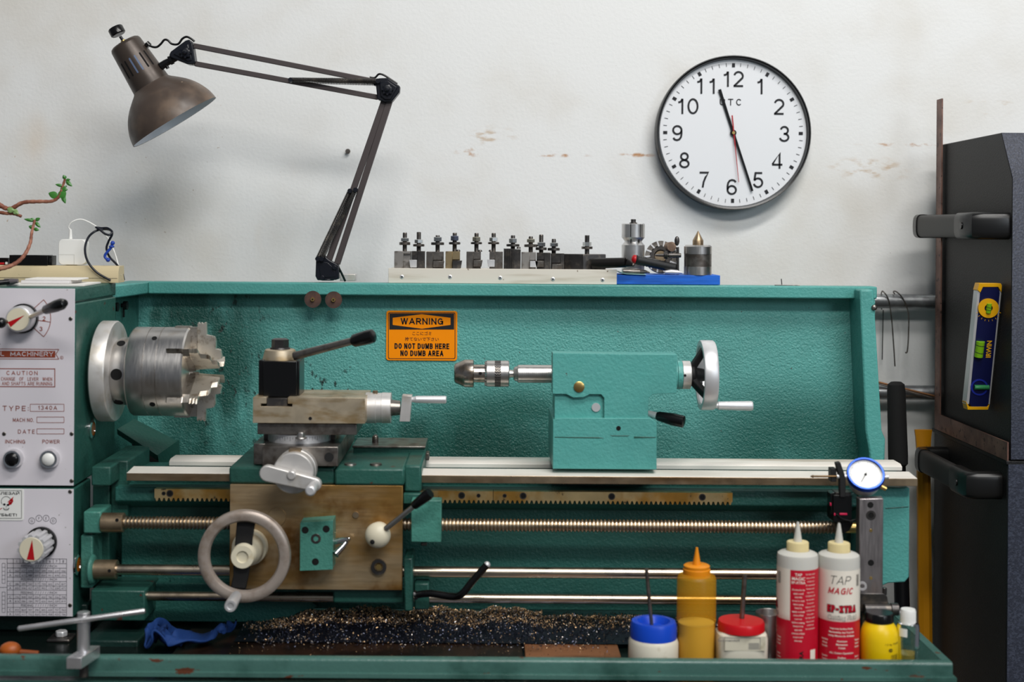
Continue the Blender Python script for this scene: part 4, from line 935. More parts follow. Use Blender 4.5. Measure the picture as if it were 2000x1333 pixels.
# plain sans numerals drawn as strokes (unit box: 0.7 wide, 1 high)
def arcp(cx, cy, rx, ry, a0, a1, n=14): return [(cx + rx * cos(radians(a0 + (a1 - a0) * i / n)), cy + ry * sin(radians(a0 + (a1 - a0) * i / n))) for i in range(n + 1)]
DG = {'0': [arcp(.35, .5, .29, .445, 90, 450, 28)], '1': [[(.46, 0), (.46, .97)], [(.20, .74), (.33, .77), (.40, .83), (.44, .96)]],
      '2': [arcp(.35, .68, .27, .265, 165, -25, 14) + [(.12, .10), (.06, .055)], [(.04, .055), (.64, .055)]],
      '3': [arcp(.34, .72, .23, .225, 165, -80, 12) + [(.30, .51)], [(.30, .51)] + arcp(.33, .28, .27, .23, 90, -170, 16)],
      '4': [[(.50, 0), (.50, .96), (.05, .28)], [(.03, .255), (.68, .255)]],
      '5': [[(.60, .945), (.18, .945), (.11, .48)], [(.10, .49)] + arcp(.34, .33, .27, .275, 140, -165, 18)],
      '6': [arcp(.36, .31, .265, .255, 90, 450, 24), arcp(.42, .44, .33, .50, 35, 120, 6)[:0] + [(.61, .80), (.52, .91), (.38, .945), (.23, .90), (.13, .76), (.09, .55), (.095, .31)]],
      '7': [[(.06, .945), (.62, .945), (.44, .66), (.32, .36), (.26, 0)]],
      '8': [arcp(.35, .73, .215, .21, 90, 450, 22), arcp(.35, .275, .27, .225, 90, 450, 24)],
      '9': [arcp(.34, .69, .265, .255, 90, 450, 24), [(.09, .20), (.18, .09), (.32, .055), (.47, .10), (.57, .24), (.61, .45), (.605, .69)]]}
def digits(mb, t, dx, dy, hh, wd):
    adv = {'1': .62}; W = sum(.78 if True else 0 for _ in t) - .08; x0 = -W / 2 * hh
    for ch in t:
        for st in DG[ch]:
            pts = [at(dx + x0 + px * hh, dy - py * hh) for px, py in st]; L, R = [], []
            for i, p in enumerate(pts):
                closed = (pts[0] - pts[-1]).length < 1e-5
                a_ = pts[i - 1] if i else (pts[-2] if closed else p); b_ = pts[i + 1] if i < len(pts) - 1 else (pts[1] if closed else p)
                d = (b_ - a_).normalized(); n = V((-d.z, 0, d.x)) * wd / 2 * kk
                if 0 < i < len(pts) - 1:
                    d1 = (p - pts[i - 1]).normalized(); c_ = max(.45, abs(d1.dot(d))); n = n / c_
                L.append(mb.vert(p + n)); R.append(mb.vert(p - n))
            for i in range(len(pts) - 1): mb.face([L[i], L[i + 1], R[i + 1], R[i]], False)
        x0 += .78 * hh
# numerals: px positions relative to the centre of the dial as seen
for t, (x, y) in {'12': (1431, 153), '1': (1485, 167), '2': (1523, 207), '3': (1534, 260), '4': (1520, 313), '5': (1483, 351), '6': (1431, 365), '7': (1377, 351), '8': (1338, 313), '9': (1324, 260), '10': (1342, 207), '11': (1379, 167)}.items():
    digits(mb, t, x - 1433, y - 259 + 15.5, 31, 3.7)
o_ = at(-5, -54); stext(mb, 'UTC', lambda a, b: V((o_.x + a * kk, yk, o_.z + b * kk)), 43, 13, 1.9, gap=.55)
for i in range(60):
    t = 2 * pi * i / 60; d = V((sin(t), 0, cos(t))); n = V((cos(t), 0, -sin(t))); big = i % 5 == 0
    r0, r1, wd = (129, 137, 3) if big else (130.5, 137.5, .5)
    mb.face([mb.vert(V((c.x, yk, c.z)) + d * r0 * kk - n * wd * kk), mb.vert(V((c.x, yk, c.z)) + d * r1 * kk - n * wd * kk), mb.vert(V((c.x, yk, c.z)) + d * r1 * kk + n * wd * kk), mb.vert(V((c.x, yk, c.z)) + d * r0 * kk + n * wd * kk)], False)
obj('numerals', mb, face, flat=True)
def hand(nm, tip, tail, w0, w1, Y, mat, par):
    mb = MB(mat); a = at(*tail, Y); b = at(*tip, Y); d = (b - a).normalized(); n = V((-d.z, 0, d.x))
    mb.prism([a - n * w0 * kk, b - n * w1 * kk, b + n * w1 * kk, a + n * w0 * kk], (0, .0007, 0)); return obj(nm, mb, par)
hand('hour_hand', (-27.5, -85), (8, 25), 2.2, 3, yk - .0035, m_black, face)
hand('minute_hand', (38, 114), (-4, -12), 2.4, 2.2, yk - .0050, m_black, face)
hand('second_hand', (11, 97), (-3, -34), 1.3, .5, yk - .0066, m_red, face)
mb = MB(m_black); p = at(0, 0, yk); mb.rev(p, (0, -1, 0), [(0, 6 * kk), (.005, 6 * kk), (.0052, 0)], 24); mb.m(m_brass).rev(p + V((0, -.0052, 0)), (0, -1, 0), [(0, 3.4 * kk), (.003, 3 * kk), (.003, 0)], 20); obj('centre_pin', mb, face)
mb = MB(thin_glass('clock_glass', (.985, .985, .99), .02, .55)); n = 12
pf = [(0.0, 0)] + [(.0, 0)]
A = [(YK + .004 - .004 * cos(pi / 2 * i / 10), 144 * kk * sin(pi / 2 * i / 10) if False else 144 * kk * i / 10) for i in range(11)]
prev = None; seg_ = 64
for i, (y, r) in enumerate(A):
    row = [mb.vert((c.x + r * cos(2 * pi * q / seg_), YK + .006 - .004 * (1 - (i / 10) ** 2), c.z + r * sin(2 * pi * q / seg_))) for q in range(seg_)] if i else [mb.vert((c.x, YK + .002, c.z))]
    if prev is not None:
        for q in range(seg_):
            j = (q + 1) % seg_
            if len(prev) == 1: mb.face([prev[0], row[q], row[j]])
            else: mb.face([prev[q], prev[j], row[j], row[q]])
    prev = row
obj('glass', mb, clock)

# ================================================================== DESK LAMP
m_lamp = M('dusty_brown_lamp_enamel', '#4b4039', 0.45, layers=[('#6f5d4e', 9, .42, .65, None, st1), ('#a08c78', 70, .70, .74, None, st1)], rvar=.1, spec=.5)
m_lampc = M('brown_lamp_enamel', '#463d37', 0.36, metal=.3, rvar=.05)
m_arm = M('grey_brown_arm_enamel', '#4f4848', 0.42, metal=.3)
m_joint = M('blue_black_joint_plastic', '#10131c', 0.33)
m_lin = M('white_reflector', '#dfe3ea', .35)
YL = 2.93; kl = S(YL)
b0 = P(640, 549, YL)
lamp = thing('desk_lamp', 'brown articulated desk lamp with sprung arms standing on top of the lathe splash guard', 'lamp', (b0.x, YL, b0.z))
mb = MB(m_joint); mb.pprism([(617, 503), (631, 497), (642, 507), (661, 518), (662, 545), (656, 547), (620, 548), (616, 540)], YL - .012, YL + .012); mb.rev((b0.x - .001, YL, b0.z + .001), (0, 0, 1), [(0, .015), (.004, .015), (.004, 0)], 24)
base = obj('base_bracket', mb, lamp, bevel=.002)
mb = MB(m_joint); mb.pprism([(622, 512), (640, 513), (652, 524), (656, 541), (626, 543)], YL - .0135, YL - .0118)
for (x, y) in ((627, 505), (653, 523), (629, 543)): ycyl(mb, x, y, YL - .017, YL - .011, 4.5)
obj('bracket_cover', mb, base, bevel=.001)
def bar(nm, x0, y0, x1, y1, Y, w, par=lamp, mat=m_arm):
    mb = MB(mat); a = P(x0, y0, Y); b = P(x1, y1, Y); d = (b - a).normalized(); n = V((-d.z, 0, d.x)) * w / 2 * S(Y)
    mb.prism([a - n, b - n, b + n, a + n], (0, .010, 0)); return obj(nm, mb, par, bevel=.0012)
bar('lower_arm', 642, 508, 750.5, 196, YL - .004, 12.2); bar('lower_arm', 658, 516, 763, 190, YL - .006, 12.2)
bar('upper_arm', 378, 89, 738, 160, YL - .004, 10); bar('upper_arm', 380, 124, 738, 190, YL - .004, 10)
def spring(x0, y0, x1, y1, Y, r, turns):
    mb = MB(m_dsteel); a = P(x0, y0, Y); b = P(x1, y1, Y); ax, u, v = frame(b - a); L = (b - a).length; pts = []
    for i in range(turns * 8 + 1):
        t = i / 8 * 2 * pi; pts.append(a + ax * (L * i / (turns * 8)) + (u * cos(t) + v * sin(t)) * r * S(Y))
    mb.tube(pts, .00105, 5); mb.m(m_joint); ycyl(mb, x0, y0, Y - .006, Y + .01, 4.5); ycyl(mb, x1, y1, Y - .006, Y + .01, 4.5)
    return obj('spring', mb, lamp)
spring(620, 506, 683, 373, YL - .014, 3.6, 62); spring(628, 506, 694, 371, YL - .016, 4.2, 62)
spring(567, 156, 738, 158, YL - .016, 4.2, 70); spring(569, 158, 733, 163, YL - .002, 4.0, 66)
mb = MB(m_joint); mb.pprism([(733, 158), (738, 153), (757, 152), (781, 168), (780, 180), (766, 198), (752, 200), (737, 194)], YL - .014, YL + .014)
mb.pprism([(741, 162), (757, 157), (776, 170), (764, 194), (752, 195), (743, 188)], YL - .018, YL - .013)
jt = obj('elbow_joint', mb, lamp, bevel=.002)
def knobat(x, y, Y, par):
    mb = MB(m_joint); cc = P(x, y, Y); k_ = S(Y)
    mb.rev((cc.x, Y, cc.z), (0, -1, 0), [(0, 9.5 * k_), (.006, 9.5 * k_), (.007, 8 * k_), (.007, 4.5 * k_), (.011, 4.5 * k_), (.013, 3 * k_), (.0135, 0)], 24)
    for i in range(8):
        t = 2 * pi * i / 8; e = V((cos(t), 0, sin(t))) * 9.5 * k_; mb.cyl(V((cc.x, Y, cc.z)) + e, V((cc.x, Y - .007, cc.z)) + e, 2 * k_, seg=8)
    return obj('tightening_knob', mb, par)
knobat(757, 175, YL - .018, jt)
mb = MB(m_joint); mb.pprism([(330, 108), (333, 101), (362, 79), (369, 77), (375, 82), (381, 121), (376, 126), (366, 125), (334, 113)], YL - .014, YL + .014)
mb.pprism([(338, 106), (367, 85), (375, 118), (366, 120)], YL - .017, YL - .013)
jh = obj('head_joint', mb, lamp, bevel=.002); knobat(363, 103, YL - .017, jh)
# head, tilted slightly to the viewer
YHd = 2.93; kh_ = S(YHd)
A0 = P(243, 84, YHd); ax = (P(339, 240, YHd) - A0); ax.y = .021; L = ax.length; ax.normalize()
def hp(t): return A0 + ax * t * kh_
mb = MB(m_lampc); mb.rev(A0, ax, [(-1 * kh_, 0), (-1 * kh_, 26 * kh_), (1.5 * kh_, 30 * kh_), (6 * kh_, 32 * kh_), (96 * kh_, 38.5 * kh_), (97 * kh_, 38.5 * kh_), (97 * kh_, 30 * kh_)], 64)
can = obj('lamp_housing', mb, lamp)
mb = MB(m_hole); a_, u_, v_ = frame(ax)
# vent slots: dark slits let into the housing
view = V((0, -1, 0)); vv = (view - a_ * view.dot(a_)).normalized(); side = a_.cross(vv)
for i, dg in enumerate((-52, -33, -14, 5, 24, 43)):
    t = radians(dg); n = vv * cos(t) + side * sin(t); tn = a_.cross(n)
    t0, t1 = 35, 66
    def q(tt, s_, e=.25): return A0 + a_ * tt * kh_ + n * ((32 + (tt - 6) * 6.5 / 90 + e) * kh_) + tn * s_ * kh_
    mb.m(m_hole if i not in (2, 3) else M('slot_light', '#5b6a86', .5) if i == 2 else bpy.data.materials['slot_light'])
    mb.face([mb.vert(q(t0, -1.7)), mb.vert(q(t0 - 1.5, 0)), mb.vert(q(t0, 1.7)), mb.vert(q(t1, 1.7)), mb.vert(q(t1 + 1.5, 0)), mb.vert(q(t1, -1.7))], False)
obj('vent_slots', mb, can, flat=True)
mb = MB(m_lamp); prof = [(88, 36), (97, 39.5), (108, 52), (122, 67), (138, 79), (155, 87.5), (168, 91.5), (181, 93.5)]
pr_ = []
for i in range(len(prof) - 1):
    for q_ in range(4):
        f_ = q_ / 4; p0 = prof[max(i - 1, 0)]; p1 = prof[i]; p2 = prof[i + 1]; p3 = prof[min(i + 2, len(prof) - 1)]
        g = lambda a: .5 * ((2 * p1[a]) + (p2[a] - p0[a]) * f_ + (2 * p0[a] - 5 * p1[a] + 4 * p2[a] - p3[a]) * f_ ** 2 + (3 * p1[a] - p0[a] - 3 * p2[a] + p3[a]) * f_ ** 3)
        pr_.append((g(0), g(1)))
pr_.append(prof[-1])
rings = [[mb.vert(A0 + a_ * t * kh_ + (u_ * cos(2 * pi * i / 96) + v_ * sin(2 * pi * i / 96)) * r * kh_) for i in range(96)] for t, r in pr_]
inner = [[mb.vert(A0 + a_ * (t - .5) * kh_ + (u_ * cos(2 * pi * i / 96) + v_ * sin(2 * pi * i / 96)) * (r - 1.6) * kh_) for i in range(96)] for t, r in pr_]
for A, B in zip(rings, rings[1:]):
    for i in range(96): mb.face([A[i], A[(i + 1) % 96], B[(i + 1) % 96], B[i]])
for i in range(96): mb.face([rings[-1][i], rings[-1][(i + 1) % 96], inner[-1][(i + 1) % 96], inner[-1][i]])
mb.m(m_lin)
for A, B in zip(inner, inner[1:]):
    for i in range(96): mb.face([B[i], B[(i + 1) % 96], A[(i + 1) % 96], A[i]])
obj('lamp_shade', mb, lamp)
mb = MB(m_lin); mb.sph(A0 + a_ * 128 * kh_, 30 * kh_); mb.m(m_white).cyl(A0 + a_ * 90 * kh_, A0 + a_ * 106 * kh_, 14 * kh_); tag(obj('light_bulb', mb, lamp), 'unlit white bulb')
mb = MB(m_brass); e = A0 - a_ * 1 * kh_; mb.cyl(e, e - a_ * 5 * kh_, 5 * kh_); mb.m(m_joint).cyl(e - a_ * 5 * kh_, e - a_ * 14 * kh_, 3 * kh_)
e2 = P(232, 68, YHd); mb.m(m_black); d2 = (P(225, 55, YHd) - e2).normalized(); mb.rev(e2, d2, [(0, 13 * kh_), (2 * kh_, 15 * kh_), (14 * kh_, 15 * kh_), (16 * kh_, 13.5 * kh_), (16 * kh_, 0)], 32)
obj('switch_knob', mb, lamp)
mb = MB(m_black); mb.tube(pp([(314, 130), (326, 122), (345, 113)], YL), [8 * kl, 7 * kl, 6 * kl], 16); mb.tube(pp([(320, 118), (328, 134)], YL), 3.5 * kl, 12); mb.cyl(P(331, 119, YL), P(337, 116, YL), 9 * kl); obj('swivel_joint', mb, lamp)
mb = MB(m_black); mb.tube(smooth_path(pp([(289, 86), (296, 91), (306, 92), (314, 86), (321, 78), (328, 79), (336, 86), (348, 86), (356, 76), (364, 72), (372, 75), (380, 81)], YL - .005), 6), .0024, 10)
mb.m(m_black).cyl(P(286, 84, YL - .005), P(292, 90, YL - .005), .006); obj('power_cord', mb, lamp)
mb = MB(m_black); mb.tube(smooth_path(pp([(722, 151), (732, 152), (740, 145), (750, 147), (764, 156), (776, 164)], YL + .006), 6), .0022, 10); obj('power_cord', mb, lamp)
mb = MB(m_black); mb.tube(smooth_path(pp([(657, 512, YL), (661, 522, YL), (668, 536, YL + .01), (674, 549, YL + .02)], YL), 6), .0024, 10); obj('power_cord', mb, lamp)
mb = MB(m_alu); c = P(683, 548, 2.96); mb.pbox(664, 536, 694, 549, 2.96, 3.0); tag(obj('metal_block', mb, bevel=.001), 'small grey metal block on the guard behind the lamp foot', 'block')

# ================================================================== TOOL BOARD
YB = 2.925; kb = S(YB)
mb = MB(M('blue_painted_board', '#1565cf', .5, bump=.0004, bs=60, stretch=(.3, 1, 3), layers=[('#0f4fa8', 20, .45, .7, None, (.3, 1, 3))]))
z0 = P(1204, 555.5, YB).z
pl = P(1204, 546, YB); pr2 = P(1407, 546, YB); xbl = P(760, 540, YB).x
zbt = z0 + 18.5 * kb
mb.box((xbl, YB + .003, z0), (pr2.x, YB + .13, zbt)); tb = obj('tool_board', mb, bevel=.001)
tag(tb, 'long blue board with a white wooden batten, lying on top of the green splash guard', 'shelf')
mb = MB(M('worn_white_batten', '#dcd6ca', .55, layers=[('#b0a48e', 14, .5, .75, None, (.25, 1, 3)), ('#7b6a58', 50, .69, .73, None, st1)]))
mb.box((P(758.5, 537, YB - .008).x, YB - .008, z0 - .0005), (pl.x, YB + .003, z0 + 28.5 * kb)); mb.box((P(758.5, 537, YB).x, YB + .003, zbt), (pl.x, YB + .12, z0 + 27 * kb))
bt = obj('white_batten', mb, tb, bevel=.0008)
for (x, y) in ((785, 541), (879, 541), (977, 543), (1080, 545.5), (1177, 547)):
    mb = MB(m_alub); screw(mb, x, y, YB - .008, 4, m_alub); obj('screw', mb, bt)
ZS = z0 + 27 * kb + .0002                       # top of the shelf behind the batten
YH = YB + .012
m_zinc = M('zinc_nut', (.62, .63, .62), .3, 1)
def holder(x0, x1, ytop, bx, byt, nut, wsh, wr, mats, notch, label, ribbed=False, insert=True, side=True):
    kz = S(YH); cx = P(bx, 490, YH).x; xa = P(x0, 505, YH).x; xb = P(x1, 505, YH).x; zt = P((x0 + x1) / 2, ytop, YH).z
    mb_, mn_ = mats
    t = thing('tool_holder', label, 'tool holder', ((xa + xb) / 2, YH + .015, ZS), 'quick change tool holders on the board')
    mb = MB(mb_); depth = .034; w = xb - xa; h = zt - ZS
    if ribbed:
        mb.box((xa + w * .6, YH, ZS), (xb, YH + depth, ZS + h * .97)); n = 9
        for i in range(n): mb.box((xa + w * .62 * i / n, YH - .002 - .001 * (i % 2), ZS), (xa + w * .62 * (i + 1) / n, YH + depth, zt))
    else:
        n0, n1, nz0, nz1, s_ = notch            # notch in the face: fraction in x, in z, side
        mb.box((xa, YH + .008, ZS), (xb, YH + depth, zt)); 
        # front with a slot cut for the tool
        X0, X1, Z0, Z1 = xa + w * n0, xa + w * n1, ZS + h * nz0, ZS + h * nz1
        if X0 - xa > .001: mb.box((xa, YH, ZS), (X0, YH + .0081, zt))
        if xb - X1 > .001: mb.box((X1, YH, ZS), (xb, YH + .0081, zt))
        mb.box((X0, YH, Z1), (X1, YH + .0081, zt)); 
        if nz0 > .03: mb.box((X0, YH, ZS), (X1, YH + .0081, Z0))
    obj('holder_block', mb, t, bevel=.0006, seg=1)
    mb = MB(m_dsteel); zb2 = P(bx, byt, YH).z; cyy = YH + .018; r_ = 4.5 * kz; pf = [(0, r_)]; L = zb2 - (zt - .001)
    nt_ = int(L / .0016)
    for i in range(nt_): pf += [((i + .25) * .0016, r_), ((i + .75) * .0016, r_ * .9)]
    pf += [(L, r_ * .8), (L, 0)]
    mb.rev((cx, cyy, zt - .001), (0, 0, 1), pf, 16); obj('stud', mb, t)
    mb = MB(mn_); za, zb3 = P(bx, nut[1], YH).z, P(bx, nut[0], YH).z
    mb.rev((cx, cyy, za), (0, 0, 1), [(0, 7.6 * kz), (.001, 8.6 * kz), (zb3 - za - .001, 8.6 * kz), (zb3 - za, 7.4 * kz), (zb3 - za, 0)], 6, ph=radians(20 + (bx * 7) % 25)); obj('nut', mb, t)
    mb = MB(m_gsteel if wr > 0 else m_dsteel); wr = abs(wr); za, zb3 = P(bx, wsh[1], YH).z, P(bx, wsh[0], YH).z
    mb.rev((cx, cyy, za), (0, 0, 1), [(0, wr * kz * .94), (.0008, wr * kz), (zb3 - za - .0008, wr * kz), (zb3 - za, wr * kz * .85), (zb3 - za, 0)], 32); obj('washer', mb, t)
    if insert and not ribbed:
        mb = MB(m_gsteel if insert == 2 else m_alub if insert == 3 else m_dsteel)
        X0, X1, Z0, Z1 = xa + w * n0, xa + w * n1, ZS + h * nz0, ZS + h * nz1
        if s_ > 0: X1 += .003
        else: X0 -= .003
        mb.prism([(X0 + .0006, YH - .009, Z0 + .0005), (X1 - .0006, YH - .009, Z0 + .0005), (X1 + (.002 if s_ > 0 else -.0006), YH - .009, Z1 - .002), (X0 - (.002 if s_ < 0 else -.0006), YH - .009, Z1 - .002)], (0, .017, 0))
        obj('cutting_tool', mb, t, bevel=.0006, seg=1)
    if insert and side:
        mb = MB(m_dsteel); xx = cx + (.008 if s_ > 0 else -.006) if not ribbed else cx + .012
        mb.rev((xx, YH + .006, zt), (0, 0, 1), [(0, .0045), (.002, .0045), (.004, .003), (.004, 0)], 12); obj('set_screw', mb, t)
    return t
G, Br, Dk = m_gsteel, M('straw_brown_steel', (.36, .28, .16), .4, .8, layers=[((.2, .15, .1), 50, .5, .7, None, st1)]), m_dsteel
m_grey2 = M('light_grey_worn_steel', (.36, .34, .32), .42, .8, layers=[((.2, .18, .16), 50, .48, .66, None, st1)])
holder(770, 802, 491, 789.5, 454.5, (465, 472), (473, 479), 11, (m_grey2, m_zinc), (.56, .99, .45, .86, 1), 'leftmost tool holder on the board, pale grey block with an empty notch', insert=0)
holder(803.5, 829, 491, 817, 453.5, (468, 475.5), (477, 482), 11.3, (Dk, m_zinc), (.02, .45, .06, .56, -1), 'dark tool holder with the longest bolt, second from the left end of the board', insert=3, side=False)
holder(832.5, 866, 492, 854, 460, (463, 472), (473.5, 479), -13, (G, m_zinc), (.40, .92, .08, .52, 1), 'tool holder with a wide flat washer, between the dark and the brassy holders', insert=2, side=False)
holder(870, 898, 491.5, 887.5, 455, (461, 470.5), (473, 478), -11.4, (Br, M('blued_nut', (.25, .27, .36), .28, 1)), (.48, 1.0, .03, .54, 1), 'brassy brown tool holder, the only straw coloured block on the board', insert=1)
holder(911, 939, 492, 930.3, 455.5, (463, 472), (473, 477.5), -11.2, (G, M('yellowish_nut', (.5, .46, .36), .32, 1)), (.48, .97, .13, .58, 1), 'dark tool holder with a purple-grey cutter, standing alone right of the brassy one', insert=M and 2)
holder(956, 982, 492, 964, 455.5, (464, 472), (473, 477.5), 11.2, (G, m_zinc), (.0, .42, .13, .60, -1), 'dark tool holder with its cutter on the left side, left of the ribbed holder', insert=3)
holder(984, 1017, 486, 1002, 460, (466, 475), (477, 482), -13, (Dk, m_zinc), (.6, .99, .1, .6, 1), 'black tool holder with a ribbed rounded front, mid row on the board', ribbed=True)
holder(1019, 1047, 493, 1037, 462, (467, 474), (477.5, 483), 13, (m_grey2, M('pale_yellow_nut', (.62, .58, .46), .32, 1)), (.55, .98, .12, .55, 1), 'speckled tool holder with a shiny coppery cutter, right of the ribbed holder', insert=3, side=False)
holder(1049, 1075.5, 494, 1057.5, 458.5, (473.5, 482), (483.5, 489), -11, (Dk, m_zinc), (.0, .52, .14, .58, -1), 'dark tool holder with a tall bolt pressed against the speckled holder', insert=2, side=False)
holder(1077, 1102, 495.5, 1082.3, 467, (474.5, 482), (484.5, 490), -12, (Dk, m_zinc), (.02, .7, .03, .42, 1), 'dark tool holder with the lowest bolt, next to the long black boring bar holder', insert=2, side=False)
# boring bar holder and bar
kz = S(YH); xa = P(1103, 510, YH).x; xb = P(1184, 510, YH).x; zt = P(1143, 497, YH).z
t = thing('boring_bar_holder', 'long low black steel block with one bolt, clamping a boring bar', 'tool holder', ((xa + xb) / 2, YH + .02, ZS))
xm = P(1139, 510, YH).x
mb = MB(m_dsteel); mb.prism([(xa, YH + .02, ZS), (xa, YH + .05, ZS), (xb, YH + .045, ZS), (xb, YH + .012, ZS), (xm, YH, ZS)], (0, 0, zt - ZS)); obj('holder_block', mb, t, bevel=.0008)
mb = MB(m_dsteel); cx = P(1148, 480, YH).x; cy = YH + .022; mb.cyl((cx, cy, zt), (cx, cy, P(1148, 460, YH).z), 4.6 * kz, seg=16); obj('stud', mb, t)
mb = MB(m_zinc); mb.cyl((cx, cy, P(1148, 481, YH).z), (cx, cy, P(1148, 473.5, YH).z), 8.6 * kz, seg=6); obj('nut', mb, t)
mb = MB(m_gsteel); mb.cyl((cx, cy, P(1148, 487, YH).z), (cx, cy, P(1148, 482, YH).z), 11 * kz, seg=32); obj('washer', mb, t)
mb = MB(M('boring_bar_black', '#232120', .35, metal=.5)); a = P(1158, 515, YH - .006); b = P(1222, 513, YH - .03); mb.tube([a, b], [10.5 * kz, 9.5 * kz], 24); e = P(1236, 518, YH - .03)
mb.tube([b, e], [9.3 * kz, 3 * kz], 24); mb.m(m_gsteel); mb.sph(e, .004)
tag(obj('boring_bar', mb), 'thick black round boring bar sticking out of the long black block', 'boring bar')
# things on the blue end
ZB = zbt + .0002
Yo = YB + .05; ko = S(Yo)
mb = MB(M('turned_aluminium', (.66, .65, .64), .32, .9, rvar=.06, layers=[((.36, .34, .33), 25, .58, .75, None, st1)]))
c = P(1236.5, 500, Yo); zA = ZB
def zz_(y): return P(1236.5, y, Yo).z
mb.rev((c.x, Yo, zA), (0, 0, 1), [(0, 22 * ko), (zz_(479) - zA, 22.5 * ko), (zz_(478) - zA, 21.5 * ko), (zz_(473) - zA, 17 * ko), (zz_(471) - zA, 17 * ko), (zz_(464) - zA, 22.5 * ko), (zz_(438.5) - zA, 22.5 * ko), (zz_(437) - zA, 21 * ko), (zz_(437) - zA, 0)], 64)
mb.m(m_hole)
for xo in (-7, 11):
    al = math.asin(xo / 22.5)
    for ya, yb, ra in ((438, 463, 22.7), (463, 474, 20)):
        p0 = V((c.x + sin(al) * ra * ko, Yo - cos(al) * ra * ko, 0)); 
        mb.prism([p0 + V((-.0009, 0, zz_(yb))), p0 + V((.0009, 0, zz_(yb))), p0 + V((.0009, 0, zz_(ya))), p0 + V((-.0009, 0, zz_(ya)))], (0, .004, 0))
mand = tag(obj('expanding_mandrel', mb), 'tall turned aluminium arbor with a narrow waist on the blue board', 'mandrel')
mb = MB(m_dsteel); mb.cyl((c.x, Yo, zz_(437.5)), (c.x, Yo, zz_(435)), 7.5 * ko).cyl((c.x, Yo, zz_(435)), (c.x, Yo, zz_(428.5)), 5 * ko, seg=12); obj('cap_screw', mb, mand)
Yv = YB + .03; kv = S(Yv)
c = P(1363, 510, Yv); zA = ZB
def zv(y): return P(1363, y, Yv).z
mb = MB(m_steel); mb.rev((c.x, Yv, zA), (0, 0, 1), [(0, 27 * kv), (zv(521) - zA, 27 * kv), (zv(520.5) - zA, 26 * kv)], 56)
mb.m(m_gsteel).rev((c.x, Yv, zv(521)), (0, 0, 1), [(0, 26.6 * kv), (zv(497) - zv(521), 26.6 * kv)], 56)
mb.m(m_steel).rev((c.x, Yv, zv(497)), (0, 0, 1), [(0, 26 * kv), (.0005, 27 * kv), (zv(482) - zv(497), 27 * kv), (zv(480) - zv(497), 25 * kv), (zv(479) - zv(497), 24 * kv), (zv(479) - zv(497), 0)], 56)
lc = tag(obj('live_center', mb), 'steel and black live centre with a sharp point, rightmost on the blue board', 'lathe centre')
mb = MB(m_bsteel); mb.rev((c.x, Yv, zv(479)), (0, 0, 1), [(0, 10.5 * kv), (zv(470) - zv(479), 10.5 * kv), (zv(469) - zv(479), 10 * kv), (zv(451) - zv(479), .4 * kv), (zv(450.6) - zv(479), 0)], 40); tag(obj('point', mb, lc), 'bronze coloured cone point')
# handle with red end
m_ribbed = M('black_rubber', '#19191a', .45)
Yr = YB + .014; a = P(1240, 507, Yr - .012); b = P(1319, 524, Yr + .01); d = (b - a).normalized(); Lh = (b - a).length; pf = [(0, 8 * kb)]
for i in range(14): pf += [((i + .3) * Lh / 14, 9.5 * kb), ((i + .85) * Lh / 14, 8.6 * kb)]
pf += [(Lh, 7.5 * kb), (Lh, 0)]
mb = MB(m_ribbed); mb.rev(a, d, pf, 24); hd = tag(obj('ribbed_handle', mb), 'black ribbed tool handle with a red round end lying across the blue board', 'handle')
mb = MB(m_red); mb.sph(a, 9 * kb, (.8, .9, 1.0)); tag(obj('end_cap', mb, hd), 'red rounded end cap')
# facing cutter
Ym = YB + .075; cc = P(1291, 503, Ym); km_ = S(Ym); d = V((-.18, -.95, .12)).normalized()
cc.z = ZB + 33.2 * km_
mb = MB(m_gsteel); mb.rev(cc - d * .004, d, [(-.015, 0), (-.015, 30 * km_), (0, 32 * km_), (.010, 31 * km_), (.010, 22 * km_), (.007, 21 * km_), (.007, 0)], 48)
a_, u_, v_ = frame(d); mb.m(m_alub)
for i in range(14):
    t = 2 * pi * i / 14; e = u_ * cos(t) + v_ * sin(t); tn = a_.cross(e); mb.prism([cc + e * 20 * km_ - tn * 2.2 * km_, cc + e * 31 * km_ - tn * 1 * km_, cc + e * 31.5 * km_ + tn * 2 * km_, cc + e * 20 * km_ + tn * 1 * km_], d * .0075)
fc = tag(obj('facing_cutter', mb), 'round toothed milling cutter leaning between the aluminium arbor and the live centre', 'cutter')
mb = MB(m_dsteel); mb.ring(cc + d * .006, d, .006, 20 * km_, 13 * km_, 36)
mb.m(m_bsteel); q = P(1309, 479, Ym - .03); mb.cyl(cc + d * .006, cc + d * .010, 11 * km_, seg=30)
obj('hub', mb, fc)
mb = MB(M('wood_dowel_end', '#8a7564', .6, layers=[('#6a5546', 60, .45, .6, None, st1)])); a = P(1312, 482, Ym - .02); b = P(1296, 484, Ym + .02); mb.tube([a, b], 9.5 * km_, 24); mb.m(m_gsteel).tube([P(1300, 483.5, Ym), b + V((-.004, 0, 0))], 11 * km_, 24)
tag(obj('round_bar_stub', mb), 'short round bar stub with a brown sawn end resting on the toothed cutter', 'bar')
